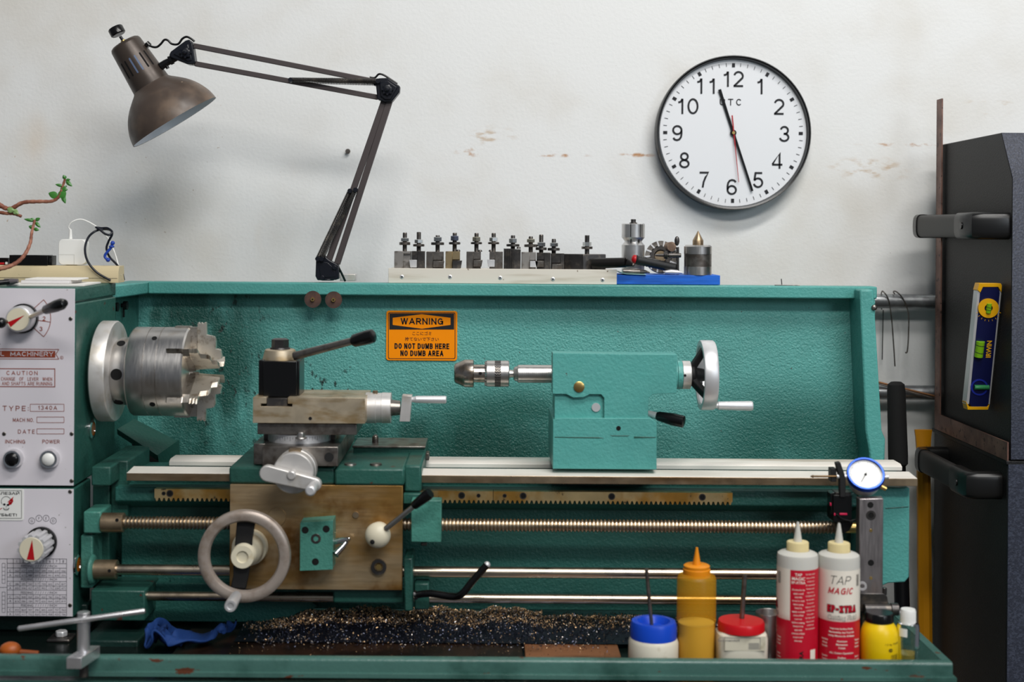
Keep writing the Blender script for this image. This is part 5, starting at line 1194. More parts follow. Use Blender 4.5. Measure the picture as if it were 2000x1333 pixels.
# chuck key
Yq = YB + .022; kq = S(Yq); mb = MB(m_dsteel)
x_ = P(1324, 500, Yq).x
mb.tube([V((x_, Yq, ZB + .0005)), V((x_ - .0005, Yq, P(1323, 490, Yq).z)), V((x_ - .0012, Yq, P(1321, 483, Yq).z))], [2.6 * kq, 2.8 * kq, 3.2 * kq], 14)
mb.sph((x_ - .0022, Yq, P(1321, 471, Yq).z), 9.5 * kq, (.52, .35, 1.0))
mb.rev(P(1330, 499, Yq), (-1, 0, 0), [(0, 4 * kq), (.002, 4.6 * kq), (24 * kq, 4.6 * kq), (25 * kq, 3 * kq), (26 * kq, 3 * kq), (27 * kq, 8 * kq), (33 * kq, 6.5 * kq), (34 * kq, 3.2 * kq), (50 * kq, 2 * kq), (50 * kq, 0)], 20)
tag(obj('chuck_key', mb), 'black chuck key with a flat thumb bar standing in front of the toothed cutter', 'chuck key')
mb = MB(m_gsteel); a = P(1216, 532, YB + .012); b = P(1249, 531.5, YB + .014); a.z = b.z = ZB + .0062; mb.tube([a, b], .006, 18); mb.m(m_dsteel).tube([b, b + V((.012, 0, 0)), b + V((.022, 0, -.002))], [.0058, .004, .0012], 14)
tag(obj('center_drill', mb), 'short steel drill bit lying at the left end of the blue board', 'drill bit')
mb = MB(m_alub); a = P(1299, 531, YB + .012); a.z = ZB + .0058; mb.tube([a, a + V((.012, 0, .0005)), a + V((.024, 0, 0)), a + V((.036, 0, -.001))], [.0035, .0055, .0050, .002], 16)
tag(obj('countersink_bit', mb), 'small shiny countersink bit lying at the foot of the black chuck key', 'drill bit')
mb = MB(M('pale_teal_paper', '#9fc9c6', .8)); z9 = ZB
mb.prism([V((P(1206, 530, YB).x, YB - .002, z0 + 26 * kb)), V((P(1214, 530, YB).x, YB - .002, ZB + .003)), V((P(1225, 530, YB).x, YB - .002, ZB + .0012)), V((P(1262, 530, YB).x, YB - .002, ZB + .0002)), V((P(1262, 530, YB).x, YB - .002, ZB + .0010)), V((P(1225, 530, YB).x, YB - .002, ZB + .0022)), V((P(1212, 530, YB).x, YB - .002, ZB + .006))], (0, .07, 0))
tag(obj('folded_paper', mb), 'thin pale teal sheet under the drill bit on the blue board', 'paper')
mb = MB(m_dsteel); c = P(1534, 557, 2.93); mb.tube(pp([(1513, 557), (1534, 557.5), (1562, 558)], 2.93), .0012, 6); mb.tube(pp([(1526, 545), (1527, 557)], 2.93), .001, 6); tag(obj('thin_wire', mb), 'thin dark wire lying on the guard top right of the blue board', 'wire')
# ================================================================== ON TOP OF THE HEADSTOCK
ZH = zht
Yp_ = 2.645; kq = S(Yp_)
mb = MB(m_beige); c = P(110, 534, Yp_); xr = P(234, 534, Yp_).x; zt = P(117, 519, Yp_).z
mb.prism([(-1.1, 2.635, ZH + .0003), (-1.1, 2.635, ZH + .022), (-1.1, 2.642, zt), (-1.1, 2.675, zt), (-1.1, 2.679, ZH + .0003)], (xr + 1.1, 0, 0))
mb.m(m_blackm).box((-1.1, 2.6346, ZH + .0085), (xr - .002, 2.6352, ZH + .0092))
tag(obj('power_strip', mb, bevel=.003), 'long beige power strip lying along the top of the lathe headstock', 'power strip')
Yc_ = 2.655; kc_ = S(Yc_)
mb = MB(m_white)
pts = rrect(114, 467, 167, 517, 9); c = P(140.5, 492, Yc_); zb0 = zt + .0012
mb.prism([V((c.x + (x - 140.5) * kc_, Yc_, zb0 + (517 - y) * kc_)) for x, y in pts], (0, .024, 0)); mb.box((c.x - .014, Yc_ + .005, zt + .0002), (c.x + .006, Yc_ + .018, zb0 + .001))
chg = tag(obj('power_adapter', mb, bevel=.003), 'white rounded square charger standing on the beige power strip', 'charger')
mb = MB(M('grey_seam', '#b9b7b0', .6)); zs = zb0 + 19.5 * kc_
mb.box((c.x - 26 * kc_, Yc_ - .0002, zs), (c.x + 4 * kc_, Yc_ + .0002, zs + .0006)); mb.box((c.x + 4 * kc_, Yc_ - .0002, zb0), (c.x + 4.7 * kc_, Yc_ + .0002, zs + .0006)); obj('plug_seam', mb, chg)
mb = MB(m_white); z1 = zb0 + 50 * kc_; x1 = P(134, 460, Yc_).x
mb.cyl((x1, Yc_ + .012, z1 + .0004), (x1, Yc_ + .012, z1 + .019), .0035, .0025)
mb.tube(smooth_path([V((x1, Yc_ + .012, z1 + .018))] + pp([(134, 443, Yc_ + .01), (142, 433, Yc_ + .01), (160, 429, Yc_ + .015), (184, 440, Yc_ + .02), (203, 456, Yc_ + .02), (216, 475, Yc_ + .02), (226, 500, Yc_ + .015), (231, 519, Yc_ + .01), (236, 538, Yc_)], 0), 6), .0014, 8)
tag(obj('charging_cable', mb), 'thin white cable arching up from the white charger', 'cable')
mb = MB(M('navy_black_cable', '#10131f', .35))
mb.tube(smooth_path(pp([(216, 548, 2.63), (190, 533, 2.63), (172, 512, 2.63), (166, 488, 2.63), (172, 465, 2.635), (186, 452, 2.64), (203, 448, 2.65), (216, 450, 2.65), (219, 458, 2.65), (212, 472, 2.65), (208, 486, 2.65), (214, 502, 2.655), (228, 517, 2.66), (238, 532, 2.67), (242, 547, 2.68)], 0), 8), .0022, 10)
mb.tube(smooth_path(pp([(187, 444, 2.64), (195, 449, 2.637), (205, 457, 2.635), (214, 459, 2.635), (219, 453, 2.64), (210, 446, 2.645), (198, 446, 2.65), (188, 444.5, 2.65)], 0), 6), .0022, 10)
tag(obj('black_cable', mb), 'knotted dark blue-black cable looping over the right end of the beige power strip', 'cable')
mb = MB(M('blue_rubber', '#1a3f9e', .45)); mb.tube(smooth_path(pp([(219, 478), (216, 485), (210, 492), (205, 499), (206, 504), (211, 508)], 2.64), 5), .0026, 10)
mb.sph(P(220, 475, 2.64), .0042); mb.sph(P(218, 482, 2.64), .0045, (1.2, 1, .6)); mb.sph(P(211, 508, 2.64), .0042)
tag(obj('twist_tie', mb), 'bright blue rubber tie clipped on the black cable', 'cable tie')
mb = MB(m_black); c = P(57, 510, 2.645); mb.box((P(18, 510, 2.64).x, 2.64, zt + .0003), (P(93, 510, 2.64).x, 2.672, zt + 20 * kc_)); mb.box((P(92, 510, 2.64).x, 2.645, zt + .0003), (P(100, 510, 2.64).x, 2.672, zt + 19 * kc_)); mb.m(m_hole).box((P(94, 510, 2.64).x, 2.644, zt + .005), (P(99, 510, 2.64).x, 2.6455, zt + .014))
tag(obj('black_box', mb, bevel=.0015), 'small flat black adapter box lying on the beige power strip beside the white charger', 'adapter')
mb = MB(m_black); mb.box((P(-12, 510, 2.655).x, 2.652, zt + .0003), (P(17, 510, 2.655).x, 2.672, zt + 14 * kc_)); mb.m(m_red).box((P(-8, 510, 2.655).x, 2.649, zt + .001), (P(10, 510, 2.655).x, 2.6522, zt + .005)); mb.m(m_white).box((P(12, 510, 2.655).x, 2.649, zt + .001), (P(17, 510, 2.655).x, 2.6522, zt + .006))
tag(obj('plug', mb, bevel=.0008), 'black plug with a red tab at the left edge of the photo', 'plug')
# papers and pen
Yq_ = 2.47; kk2 = S(Yq_)
xa = P(10, 558, Yq_).x; xb = P(160, 553, Yq_).x
mb = MB(m_paper); r = Matrix.Rotation(radians(3), 3, 'Z')
mb.box((xa, 2.47, ZH + .0003), (xb, 2.60, ZH + .0035), r); tag(obj('note_paper', mb, bevel=.0004), 'white sheets of paper lying on the front of the headstock top', 'paper')
mb = MB(M('clear_white_case', '#d9d6d6', .3)); mb.box((P(33, 550, Yq_).x, 2.49, ZH + .0038), (P(128, 550, Yq_).x, 2.57, ZH + .0095)); mb.m(m_paper).box((P(36, 550, Yq_).x, 2.50, ZH + .0096), (P(140, 550, Yq_).x, 2.58, ZH + .0125), r)
tag(obj('plastic_case', mb, bevel=.001), 'small pale plastic case lying on the white sheets', 'case')
mb = MB(m_black); a = P(-12, 553, 2.45); a.z = ZH + .0055; b = P(22, 552, 2.46); b.z = ZH + .0085; mb.tube([a, b], .0048, 16); mb.m(M('grey_ferrule', '#5b5558', .4)).tube([b + V((-.012, 0, 0)), b, b + V((.012, 0, .001))], [.0052, .0055, .004], 16); mb.m(m_white).sph(a + V((.006, -.004, .002)), .005)
tag(obj('marker_pen', mb), 'black pen poking in at the left edge beside the white sheets', 'pen')
# jade plant
m_stem = M('brown_woody_stem', '#7d4a38', .6, bump=.0008, bs=120, layers=[('#a4705a', 60, .45, .65, None, st1)])
m_leaf = M('jade_green_leaf', '#3f7d33', .35, layers=[('#6a9a4a', 40, .5, .7, None, st1)])
m_leafp = M('pale_jade_leaf', '#86a56a', .45)
pt = thing('jade_plant', 'succulent plant with woody stems and round green leaves reaching in from the left', 'plant', P(-60, 470, 2.60))
m_pot = M('terracotta', '#9a5a3c', .7); mb = MB(m_pot); c = P(-105, 500, 2.56); mb.rev((c.x, 2.56, ZH + .0003), (0, 0, 1), [(0, .036), (.055, .048), (.056, .052), (.07, .053), (.07, .046), (.06, .045), (.06, 0)], 40); obj('pot', mb, pt)
Yj = 2.60
def stemj(pts, r):
    mb = MB(m_stem); path = smooth_path(pp(pts, Yj), 7); n = len(path); mb.tube(path, [(r[0] + (r[1] - r[0]) * i / (n - 1)) * (1 + .10 * sin(i * 2.1)) for i in range(n)], 10); obj('stem', mb, pt)
stemj([(-95, 445, 2.56), (-60, 420, 2.57), (-25, 380, 2.58), (0, 401), (20, 408), (45, 396), (75, 394), (102, 393), (116, 383), (122, 366), (127, 350)], (.0055, .0022))
stemj([(-105, 455, 2.56), (-50, 430, 2.57), (-10, 416), (12, 417), (28, 418), (42, 423)], (.004, .0028))
stemj([(-110, 450, 2.56), (-70, 500, 2.54), (-20, 524, 2.53), (6, 524, 2.54), (30, 515, 2.55), (48, 498, 2.56), (59, 475, 2.57), (62, 455, 2.58), (68, 430, 2.59)], (.0052, .0024))
def leaf(x, y, ang, L, W, Y=Yj, mat=m_leaf, lean=0.4, th=.0016):
    mb = MB(mat); k_ = S(Y); c = P(x, y, Y); a = radians(ang); d = V((cos(a), -lean * .3, sin(a))).normalized(); n = V((-sin(a), 0, cos(a)))
    nn = d.cross(n).normalized(); nseg = 10; top = []; 
    f = []; b = []
    for i in range(nseg + 1):
        t = i / nseg; w = W * k_ * (sin(pi * t ** .8)) ** .8 * .5 + .0002
        p = c + d * L * k_ * t + nn * (.12 * L * k_ * sin(pi * t) * lean)
        f.append([mb.vert(p - n * w), mb.vert(p + nn * th), mb.vert(p + n * w), mb.vert(p - nn * th)])
    for A, B in zip(f, f[1:]):
        for q in range(4): mb.face([A[q], A[(q + 1) % 4], B[(q + 1) % 4], B[q]])
    mb.face(f[0]); mb.face(f[-1][::-1]); o = obj('leaf', mb, pt); return o
for a in ((128, 350, 118, 9, 8), (129, 352, 8, 9, 5), (129, 353, -42, 17, 8), (125, 364, 168, 17, 6), (128, 364, 5, 3, 3), (118, 372, -62, 19, 17), (122, 380, -70, 19, 9), (113, 384, 160, 19, 14), (118, 368, -12, 15, 12)): leaf(*a)
for a in ((14, 409, -10, 16, 11), (26, 410, -40, 14, 10)): leaf(*a, mat=m_leafp, Y=2.595)
for a in ((68, 431, 150, 9, 5), (68, 432, 170, 21, 6), (69, 431, 25, 11, 7), (69, 434, -45, 15, 7), (66, 445, 165, 10, 8), (66, 447, -15, 11, 7)): leaf(*a, Y=2.59)

# ================================================================== RIGHT SIDE
m_pipe = M('galvanised_pipe', (.42, .44, .45), .38, .85, rvar=.1, layers=[((.3, .31, .32), 30, .4, .6, None, st1)])
YPi = 3.158
for nm, y, r, lb in (('pipe', 589, 14, 'upper grey metal pipe running along the wall behind the splash guard'), ('pipe', 767, 14, 'lower grey metal pipe on the wall, passing behind the black grip')):
    mb = MB(m_pipe); c = P(1770, y, YPi); mb.cyl((P(1560, y, YPi).x, YPi, c.z), (P(2100, y, YPi).x, YPi, c.z), r * S(YPi), seg=40)
    for xx in (1690 if False else 1620, 1900): mb.m(m_pipe).box((P(xx, y, YPi).x - .01, YPi, c.z - .022), (P(xx, y, YPi).x + .01, YW, c.z + .022))
    tag(obj(nm, mb), lb, 'pipe')
    if y == 767: zlow = c.z + r * S(YPi)
    else: zup = c.z
for pts, lb, r in (([(1722, 605, YPi + .018), (1721, 580, YPi + .02), (1722, 571, YPi + .004), (1725, 570, YPi - .016), (1735, 585, YPi - .017), (1741, 620, YPi - .014), (1745, 670, YPi - .012), (1748, 716, YPi - .01)], 'long thin hooked wire hanging from the upper pipe, nearest to the splash guard', .0015),
                   ([(1768, 600, YPi + .018), (1750, 578, YPi + .018), (1745, 570, YPi + .002), (1752, 571, YPi - .016), (1765, 586, YPi - .017), (1774, 612, YPi - .016), (1774.5, 650, YPi - .014), (1772, 686, YPi - .014), (1768, 689, YPi - .014)], 'thin bent wire with a small foot, right of the long wire on the pipe', .0016)):
    mb = MB(m_gsteel); mb.tube(smooth_path(pp(pts, YPi), 7), r, 8); tag(obj('hook_wire', mb), lb, 'wire')
mb = MB(m_dsteel); mb.tube(pp([(1725, 606, YPi + .02), (1723, 703, YPi + .02)], 0), .0012, 8); tag(obj('hook_wire', mb), 'short straight dark wire hanging below the upper pipe beside the guard edge', 'wire')
m_cop = M('copper', (.62, .30, .14), .4, .9)
mb = MB(m_cop); a = P(1700, 743, YPi - .02); b = P(1834, 776, YPi - .022); mb.tube([a, b], .0022, 10); tag(obj('copper_rod', mb), 'thin copper rod slanting down along the lower pipe behind the black grip', 'rod')
mb = MB(m_gsteel); mb.tube([P(1700, 746, YPi - .022), P(1834, 781, YPi - .025)], .0018, 8); tag(obj('thin_rod', mb), 'thin grey rod lying just below the copper rod on the lower pipe', 'rod')
# black gripped bar
Yg = 3.0; kg = S(Yg); mb = MB(M('black_rod_enamel', '#121214', .3)); zf0 = 0.0
top = P(1750, 746, Yg); e = P(1762, 1190, Yg); d = (e - top).normalized(); Lg = (top.z - .0015) / -d.z * 1.0
mb.tube([top + d * 150 * kg, top + d * (Lg)], [14 * kg, 16 * kg], 24)
bar_ = tag(obj('pry_bar', mb), 'black round bar with a foam grip standing against the wall right of the splash guard', 'bar')
mb = MB(M('black_foam', '#151515', .85, bump=.0003, bs=400)); mb.rev(top, d, [(0, 0), (.0005, 10 * kg), (5 * kg, 16 * kg), (20 * kg, 17.5 * kg), (145 * kg, 19 * kg), (160 * kg, 18.5 * kg), (164 * kg, 15 * kg), (164 * kg, 0)], 32); tag(obj('foam_grip', mb, bar_), 'matt black foam grip')
# yellow bar
Yy = 3.085; ky = S(Yy); m_yel = M('chipped_yellow_paint', '#c9880c', .5, layers=[('#3a3128', 60, .69, .72, None, (1, 1, .5))], bump=.0004, bs=80)
mb = MB(m_yel); c0 = P(1803, 842, Yy); n_ = 8
z0_ = .0005; zt_ = P(1804, 840, Yy).z
secs = [(zt_, 17, 7), (zt_ - 14 * ky, 15, 7), (zt_ - 40 * ky, 13, 10), (zt_ - 80 * ky, 12.5, 11), (zt_ - 170 * ky, 12.5, 11), (zt_ - 250 * ky, 13, 11), (z0_, 13, 11)]
rg = []
for z, w_, t_ in secs:
    xo = (1803 + (zt_ - z) / ky * .016 - 1803) * ky
    rg.append([mb.vert((c0.x + xo + w_ * ky * cos(pi / 8 + pi / 4 * i) * 1.08, Yy + t_ * ky * sin(pi / 8 + pi / 4 * i) * 1.08, z)) for i in range(8)])
for A, B in zip(rg, rg[1:]):
    for i in range(8): mb.face([A[i], A[(i + 1) % 8], B[(i + 1) % 8], B[i]])
mb.face(rg[0]); mb.face(rg[-1][::-1])
tag(obj('wrecking_bar', mb), 'chipped yellow octagonal steel bar standing upright between the lathe and the black cabinet', 'bar')
# cabinet
m_cab = M('black_textured_cabinet', '#0b0b0c', .55, bump=.0007, bs=300, layers=[('#161617', 200, .5, .6, None, st1)])
m_cabf = M('blue_grey_hammered_cabinet', '#2b2f3c', .5, bump=.001, bs=260, layers=[('#3b404f', 220, .48, .58, None, st1)])
XC = 1.012
def zc_(y, Y): return P(1960, y, Y).z
ztop = P(1955, 259, 2.73).z
cab = thing('tool_cabinet', 'tall black textured steel cabinet with two tubular handles, at the right edge', 'cabinet', (XC + .3, 2.9, 0))
mb = MB(m_cab); zm_ = P(1970, 903, 2.68).z
prf = [(3.11, P(1842, 283, 3.1).z), (2.735, ztop), (2.675, P(1978, 348, 2.675).z), (2.675, zm_ + .004), (3.11, zm_ + .004)]
mb.prism([(XC, y, z) for y, z in prf], (.7, 0, 0)); up = obj('upper_body', mb, cab, bevel=.002)
mb = MB(m_cabf); mb.prism([(XC + .001, 2.6745, zm_ + .006), (XC + .001, 2.6745, prf[2][1]), (XC + .001, 2.7345, prf[1][1]), (XC + .001, 2.738, prf[1][1]), (XC + .001, 2.679, prf[2][1]), (XC + .001, 2.679, zm_ + .006)], (.698, 0, 0)); tag(obj('front_panel', mb, up), 'blue-grey textured front panel')
mb = MB(m_cab); mb.box((XC - .004, 2.68, .0), (XC + .7, 3.12, zm_)); mb.box((XC - .008, 2.677, zm_ - .006), (XC + .7, 3.125, zm_ + .003)); lo_ = obj('lower_body', mb, cab, bevel=.002)
mb = MB(m_cabf); mb.box((XC - .003, 2.676, .02), (XC + .7, 2.681, zm_ - .004)); tag(obj('front_panel', mb, lo_), 'blue-grey textured front panel')
m_hnd = M('black_handle_enamel', '#141414', .32)
m_hsl = M('grey_black_sleeve', '#2a2827', .5)
def handle(z, y0, y1, out, dz, par, tag_):
    mb = MB(m_hnd); xo = XC - out; r = .022
    def rr(pts, ry, rz, mat):
        mb.m(mat); rings = []
        for i, p in enumerate(pts):
            p = V(p); t = (V(pts[min(i + 1, len(pts) - 1)]) - V(pts[max(i - 1, 0)])).normalized(); up_ = V((0, 0, 1)); s_ = t.cross(up_).normalized(); up2 = s_.cross(t)
            rings.append([mb.vert(p + s_ * ry * (abs(cos(a)) ** .6) * (1 if cos(a) > 0 else -1) + up2 * rz * (abs(sin(a)) ** .6) * (1 if sin(a) > 0 else -1)) for a in [2 * pi * q / 24 for q in range(24)]])
        for A, B in zip(rings, rings[1:]):
            for q in range(24): mb.face([A[q], A[(q + 1) % 24], B[(q + 1) % 24], B[q]])
        mb.face(rings[0][::-1]); mb.face(rings[-1])
    ya, yb = y0, y1
    rr([(XC + .001, ya, z - dz), (xo + .012, ya, z - dz), (xo + .003, ya + .004, z - dz), (xo, ya + .014, z - dz), (xo, ya + .05, z - dz * .9), (xo, ya + .075, z - dz * .85)], .017, .027, m_hnd)
    rr([(XC + .001, yb, z), (xo + .012, yb, z), (xo + .003, yb - .004, z), (xo, yb - .014, z), (xo, yb - .035, z - dz * .1)], .016, .026, m_hnd)
    rr([(xo, ya + .06, z - dz * .88), (xo, (ya + yb) / 2, z - dz * .5), (xo, yb - .03, z - dz * .08)], .014, .024, m_hsl)
    mb.m(m_hnd); mb.cyl((xo - .016, ya + .03, z - dz), (xo - .0195, ya + .03, z - dz), .007)
    tag(obj('handle', mb, par), 'black ' + tag_ + ' tubular handle')
handle(P(1905, 442, 2.85).z, 2.70, 3.06, .062, 0.0, up, 'upper')
handle(P(1810, 897, 3.03).z, 2.72, 3.035, .062, .0, lo_, 'lower')
# framing square hanging on the upper handle
m_sq = M('brown_rusted_steel', '#6a4d44', .5, .4, layers=[('#86665a', 20, .4, .7, None, st1), ('#3d2c28', 70, .6, .66, None, st1)])
xs_ = XC - .010; mb = MB(m_sq); zt1 = P(1833, 194, 3.085).z; zb1 = zm_ + .0045
mb.prism([(xs_, 3.10, zt1), (xs_, 3.065, zt1), (xs_, 3.065, zb1 + .036), (xs_, 2.665, zb1 + .036), (xs_, 2.665, zb1), (xs_, 3.10, zb1)], (.003, 0, 0))
mb.m(M('dark_rule_marks', '#2b1e1a', .7)); z = zb1 + .05; i = 0
while z < zt1 - .003:
    L = .010 if i % 8 == 0 else .006 if i % 2 == 0 else .004
    mb.face([mb.vert((xs_ - .0002, 3.0995 - q, z + h)) for q, h in ((0, 0), (L, 0), (L, .0008), (0, .0008))], False); 
    z += .0032; i += 1
tag(obj('framing_square', mb, fix=True), 'tall brown rusty carpenter square standing against the side of the black cabinet', 'framing square')
# spirit level on the cabinet side
lv = thing('spirit_level', 'blue and yellow torpedo level with green vials stuck to the black cabinet side', 'spirit level', (XC - .02, 2.78, P(1910, 801, 2.77).z))
def LP(px, py, dx=0):
    # point on the leaning front plane of the level; its magnetic edge sits on the cabinet side
    Y_ = 2.712 + (py - 554) / 246 * .062 - dx; return P(px + 5, py, Y_)
def lprism(mb, pts, dx, th): mb.prism([LP(x, y, dx) for x, y in pts], (0, th, 0))
mb = MB(m_alub); lprism(mb, [(1905, 566), (1911, 566), (1888, 790), (1882, 790)], 0, .024); lprism(mb, [(1948, 566), (1951.5, 566), (1928.5, 790), (1925, 790)], 0, .024); lprism(mb, [(1907, 566), (1949, 566), (1926, 790), (1886, 790)], -.008, .018); obj('aluminium_frame', mb, lv, bevel=.0006)
mb = MB(M('navy_plastic', '#0c1240', .35)); lprism(mb, [(1910, 566), (1916, 560), (1943, 560), (1948, 572), (1926, 788), (1921, 797), (1894, 797), (1888, 788)], .0008, .015)
body = obj('body', mb, lv, bevel=.0006)
m_lvy = M('yellow_plastic', '#e3a70c', .4); mb = MB(m_lvy)
lprism(mb, [(1904, 567), (1908, 553.5), (1950, 554), (1952, 558), (1951, 572), (1945, 561), (1915, 561), (1910, 572)], .0016, .025)
obj('end_cap', mb, lv, bevel=.0006); mb = MB(m_lvy); lprism(mb, [(1882, 785), (1888, 795), (1924, 795), (1928, 790), (1925, 801), (1885, 801)], .0016, .025); obj('end_cap', mb, lv, bevel=.0006)
def lring(cx, cy, r, r2, mat, dx, nm):
    mb = MB(mat); n = 32; o_ = [LP(cx + r * cos(2 * pi * i / n), cy + r * sin(2 * pi * i / n) * .95, dx) for i in range(n)]; i_ = [LP(cx + r2 * cos(2 * pi * i / n), cy + r2 * sin(2 * pi * i / n) * .95, dx) for i in range(n)]
    A = [mb.vert(p) for p in o_]; B = [mb.vert(p) for p in i_]; A2 = [mb.vert(p + V((0, .006, 0))) for p in o_]; B2 = [mb.vert(p + V((0, .006, 0))) for p in i_]
    for i in range(n):
        j = (i + 1) % n; mb.face([A[i], A[j], B[j], B[i]]); mb.face([A[i], A[j], A2[j], A2[i]]); mb.face([B[i], B[j], B2[j], B2[i]])
    return obj(nm, mb, body)
lring(1926, 602.5, 20, 8, m_lvy, .004, 'dial_ring'); lring(1908, 757, 17, 13.5, M('deep_blue', '#1c2a8c', .35), .002, 'vial_ring')
m_vial = M('green_vial', '#7fb91f', .15, trans=.2, ior=1.3)
mb = MB(m_vial); mb.tube([LP(1927, 593, .003), LP(1925, 611, .003)], .0052, 14); mb.m(m_ink).tube([LP(1926.3, 600, .003), LP(1926, 601, .003)], .0054, 10); mb.tube([LP(1925.7, 605, .003), LP(1925.5, 606, .003)], .0054, 10); obj('vial', mb, body)
mb = MB(m_vial); mb.tube([LP(1910, 667, .002), LP(1906, 697, .002)], .0085, 16); mb.m(m_ink).tube([LP(1909.2, 674, .002), LP(1909, 675, .002)], .0088, 14); mb.tube([LP(1907.3, 688, .002), LP(1907, 689, .002)], .0088, 14); obj('vial', mb, body)
mb = MB(M('dark_green_vial', '#2f7a4a', .15)); mb.tube([LP(1898, 757, .001), LP(1926, 757, .001)], .0050, 14); obj('vial', mb, body)
mb = MB(m_lvy); X_ = XC - .026 - .0012
vs, fs = text_geo('IRWIN', .03)
def lt(x, y):   # reading upwards
    lo = min(v[0] for v in vs); hi = max(v[0] for v in vs)
    u = (x - lo) / (hi - lo); q = LP(1920 + 2.8 * u, 699 - 33 * u, .0012); q2 = LP(1929.5 + 2.8 * u, 699 - 33 * u, .0012)
    return q2 + (q - q2) * (y / .727)
bv = [mb.vert(lt(x, y)) for x, y in vs]
for f in fs: mb.face([bv[i] for i in f], False)
for i in range(9):
    t = radians(200 + 17.5 * i); a_1 = LP(1926 + 22 * cos(t), 603 - 22 * sin(t), .0012); a_2 = LP(1926 + 25.5 * cos(t), 603 - 25.5 * sin(t), .0012); n = (a_2 - a_1).cross(V((0, 1, 0))).normalized() * .0004
    mb.face([mb.vert(a_1 - n), mb.vert(a_2 - n), mb.vert(a_2 + n), mb.vert(a_1 + n)], False)
obj('yellow_print', mb, body, flat=True)
# ================================================================== AT THE RIGHT END OF THE BED
YI = 2.36; ki = S(YI)
ind = thing('dial_indicator', 'blue-rimmed dial indicator on a black magnetic clamp at the right end of the bed', 'dial indicator', (P(1650, 1010, YI + .02).x, YI + .05, P(1650, 1040, YI + .02).z))
cdi = P(1690, 930, YI); dn = V((-.10, -.76, .64)).normalized()
mb = MB(m_alub); mb.rev(cdi - dn * .020, dn, [(-.006, 0), (-.006, 29 * ki), (.0, 31 * ki), (.018, 32 * ki), (.020, 32 * ki), (.020, 0)], 48); obj('case', mb, ind)
mb = MB(M('blue_anodised', '#1643a8', .25, .5)); mb.rev(cdi - dn * .001, dn, [(0, 34 * ki), (.001, 36.5 * ki), (.008, 36.5 * ki), (.010, 35 * ki), (.010, 32 * ki), (.004, 32 * ki), (.004, 0)], 64); tag(obj('bezel', mb, ind), 'blue bezel ring')
mb = MB(m_white); mb.rev(cdi + dn * .0032, dn, [(0, 32 * ki), (.001, 32 * ki), (.001, 0)], 48)
mb.m(m_ink); u_ = V((1, 0, 0)); u_ = (u_ - dn * u_.dot(dn)).normalized(); v_ = dn.cross(u_) * 1
if v_.z < 0: v_ = -v_
fc_ = cdi + dn * .0046
def dl(a, r0, r1, w):
    e = u_ * cos(a) + v_ * sin(a); n = u_ * -sin(a) + v_ * cos(a); mb.face([mb.vert(fc_ + e * r0 * ki - n * w * ki), mb.vert(fc_ + e * r1 * ki - n * w * ki), mb.vert(fc_ + e * r1 * ki + n * w * ki), mb.vert(fc_ + e * r0 * ki + n * w * ki)], False)
for i in range(50): dl(2 * pi * i / 50, 28 if i % 5 else 26, 30.5, .25)
fc_ = cdi + dn * .0055; dl(radians(236), -4, 20, .7)
mb.rev(cdi + dn * .0042, dn, [(0, 2.6 * ki), (.002, 2 * ki), (.002, 0)], 16)
obj('dial_face', mb, ind)
mb = MB(thin_glass('crystal', (1, 1, 1), .02, .15)); mb.rev(cdi + dn * .0086, dn, [(0, 32 * ki), (.0005, 16 * ki), (.0006, 0)], 40); obj('crystal', mb, ind)
mb = MB(m_brass); e = P(1721, 951, YI); mb.cyl(e, e + V((.008, -.002, -.004)), 4.5 * ki, seg=12); e = P(1727, 933, YI + .01); mb.m(m_alub).cyl(e, e + V((.007, 0, .001)), 4 * ki, seg=14); obj('bezel_clamp', mb, ind)
mb = MB(m_bsteel); a = P(1583, 931, YI); b = P(1634, 931, YI); mb.tube([a, a + V((.004, 0, 0)), a + V((.006, 0, 0)), b], [.0012, .0026, .0018, .0018], 12); mb.m(m_alub).cyl(b, P(1660, 931, YI), .0038); obj('plunger', mb, ind)
mb = MB(m_blackm); mb.pprism([(1632, 905), (1641, 903), (1648, 922), (1652, 935), (1652, 972), (1641, 972), (1640, 935)], YI - .004, YI + .008)
mb.pbox(1623, 916, 1634, 942, YI, YI + .02); obj('arm', mb, ind, bevel=.001)
mb = MB(m_black); mb.pbox(1628, 968, 1664, 1020, YI, YI + .045); mb.pprism([(1622, 965), (1630, 962), (1634, 1000), (1624, 1005)], YI + .005, YI + .03); mb.m(m_dsteel).pbox(1632, 962, 1662, 969, YI + .004, YI + .03)
mb.m(M('magenta_plastic', '#c51c4a', .4)).pbox(1640, 1003, 1655, 1007, YI - .002, YI + .004); mb.pbox(1621.5, 983, 1624, 989, YI + .004, YI + .01); mb.pbox(1629, 1003, 1632, 1008, YI - .001, YI + .004)
mb.m(m_black).tube(smooth_path(pp([(1634, 1005, YI - .002), (1645, 1014, YI - .004), (1660, 1018, YI - .004), (1672, 1016, YI - .002)], 0), 6), .0016, 8); mb.pprism([(1640, 1020), (1668, 1020), (1660, 1036), (1648, 1044)], YI + .01, YI + .03)
mb.pbox(1640, 1000, 1660, 1012, YI + .04, 2.47)
obj('magnetic_base', mb, ind, bevel=.001)
YSb = 2.34; ks = S(YSb)
m_barst = M('brushed_tool_steel_bar', (.34, .31, .31), .38, .9, rvar=.1, stretch=(6, 1, .6), layers=[((.26, .2, .18), 25, .5, .75, None, (1, 1, .4))])
st = thing('upright_steel_bar', 'tall drilled grey steel bar standing in the tray behind the red and white bottles', 'steel bar', (P(1701, 1160, YSb).x, YSb + .01, zf))
mb = MB(m_barst); mb.pprism([(1678, 975), (1725, 974), (1725, 1165), (1678, 1165)], YSb, YSb + .022)
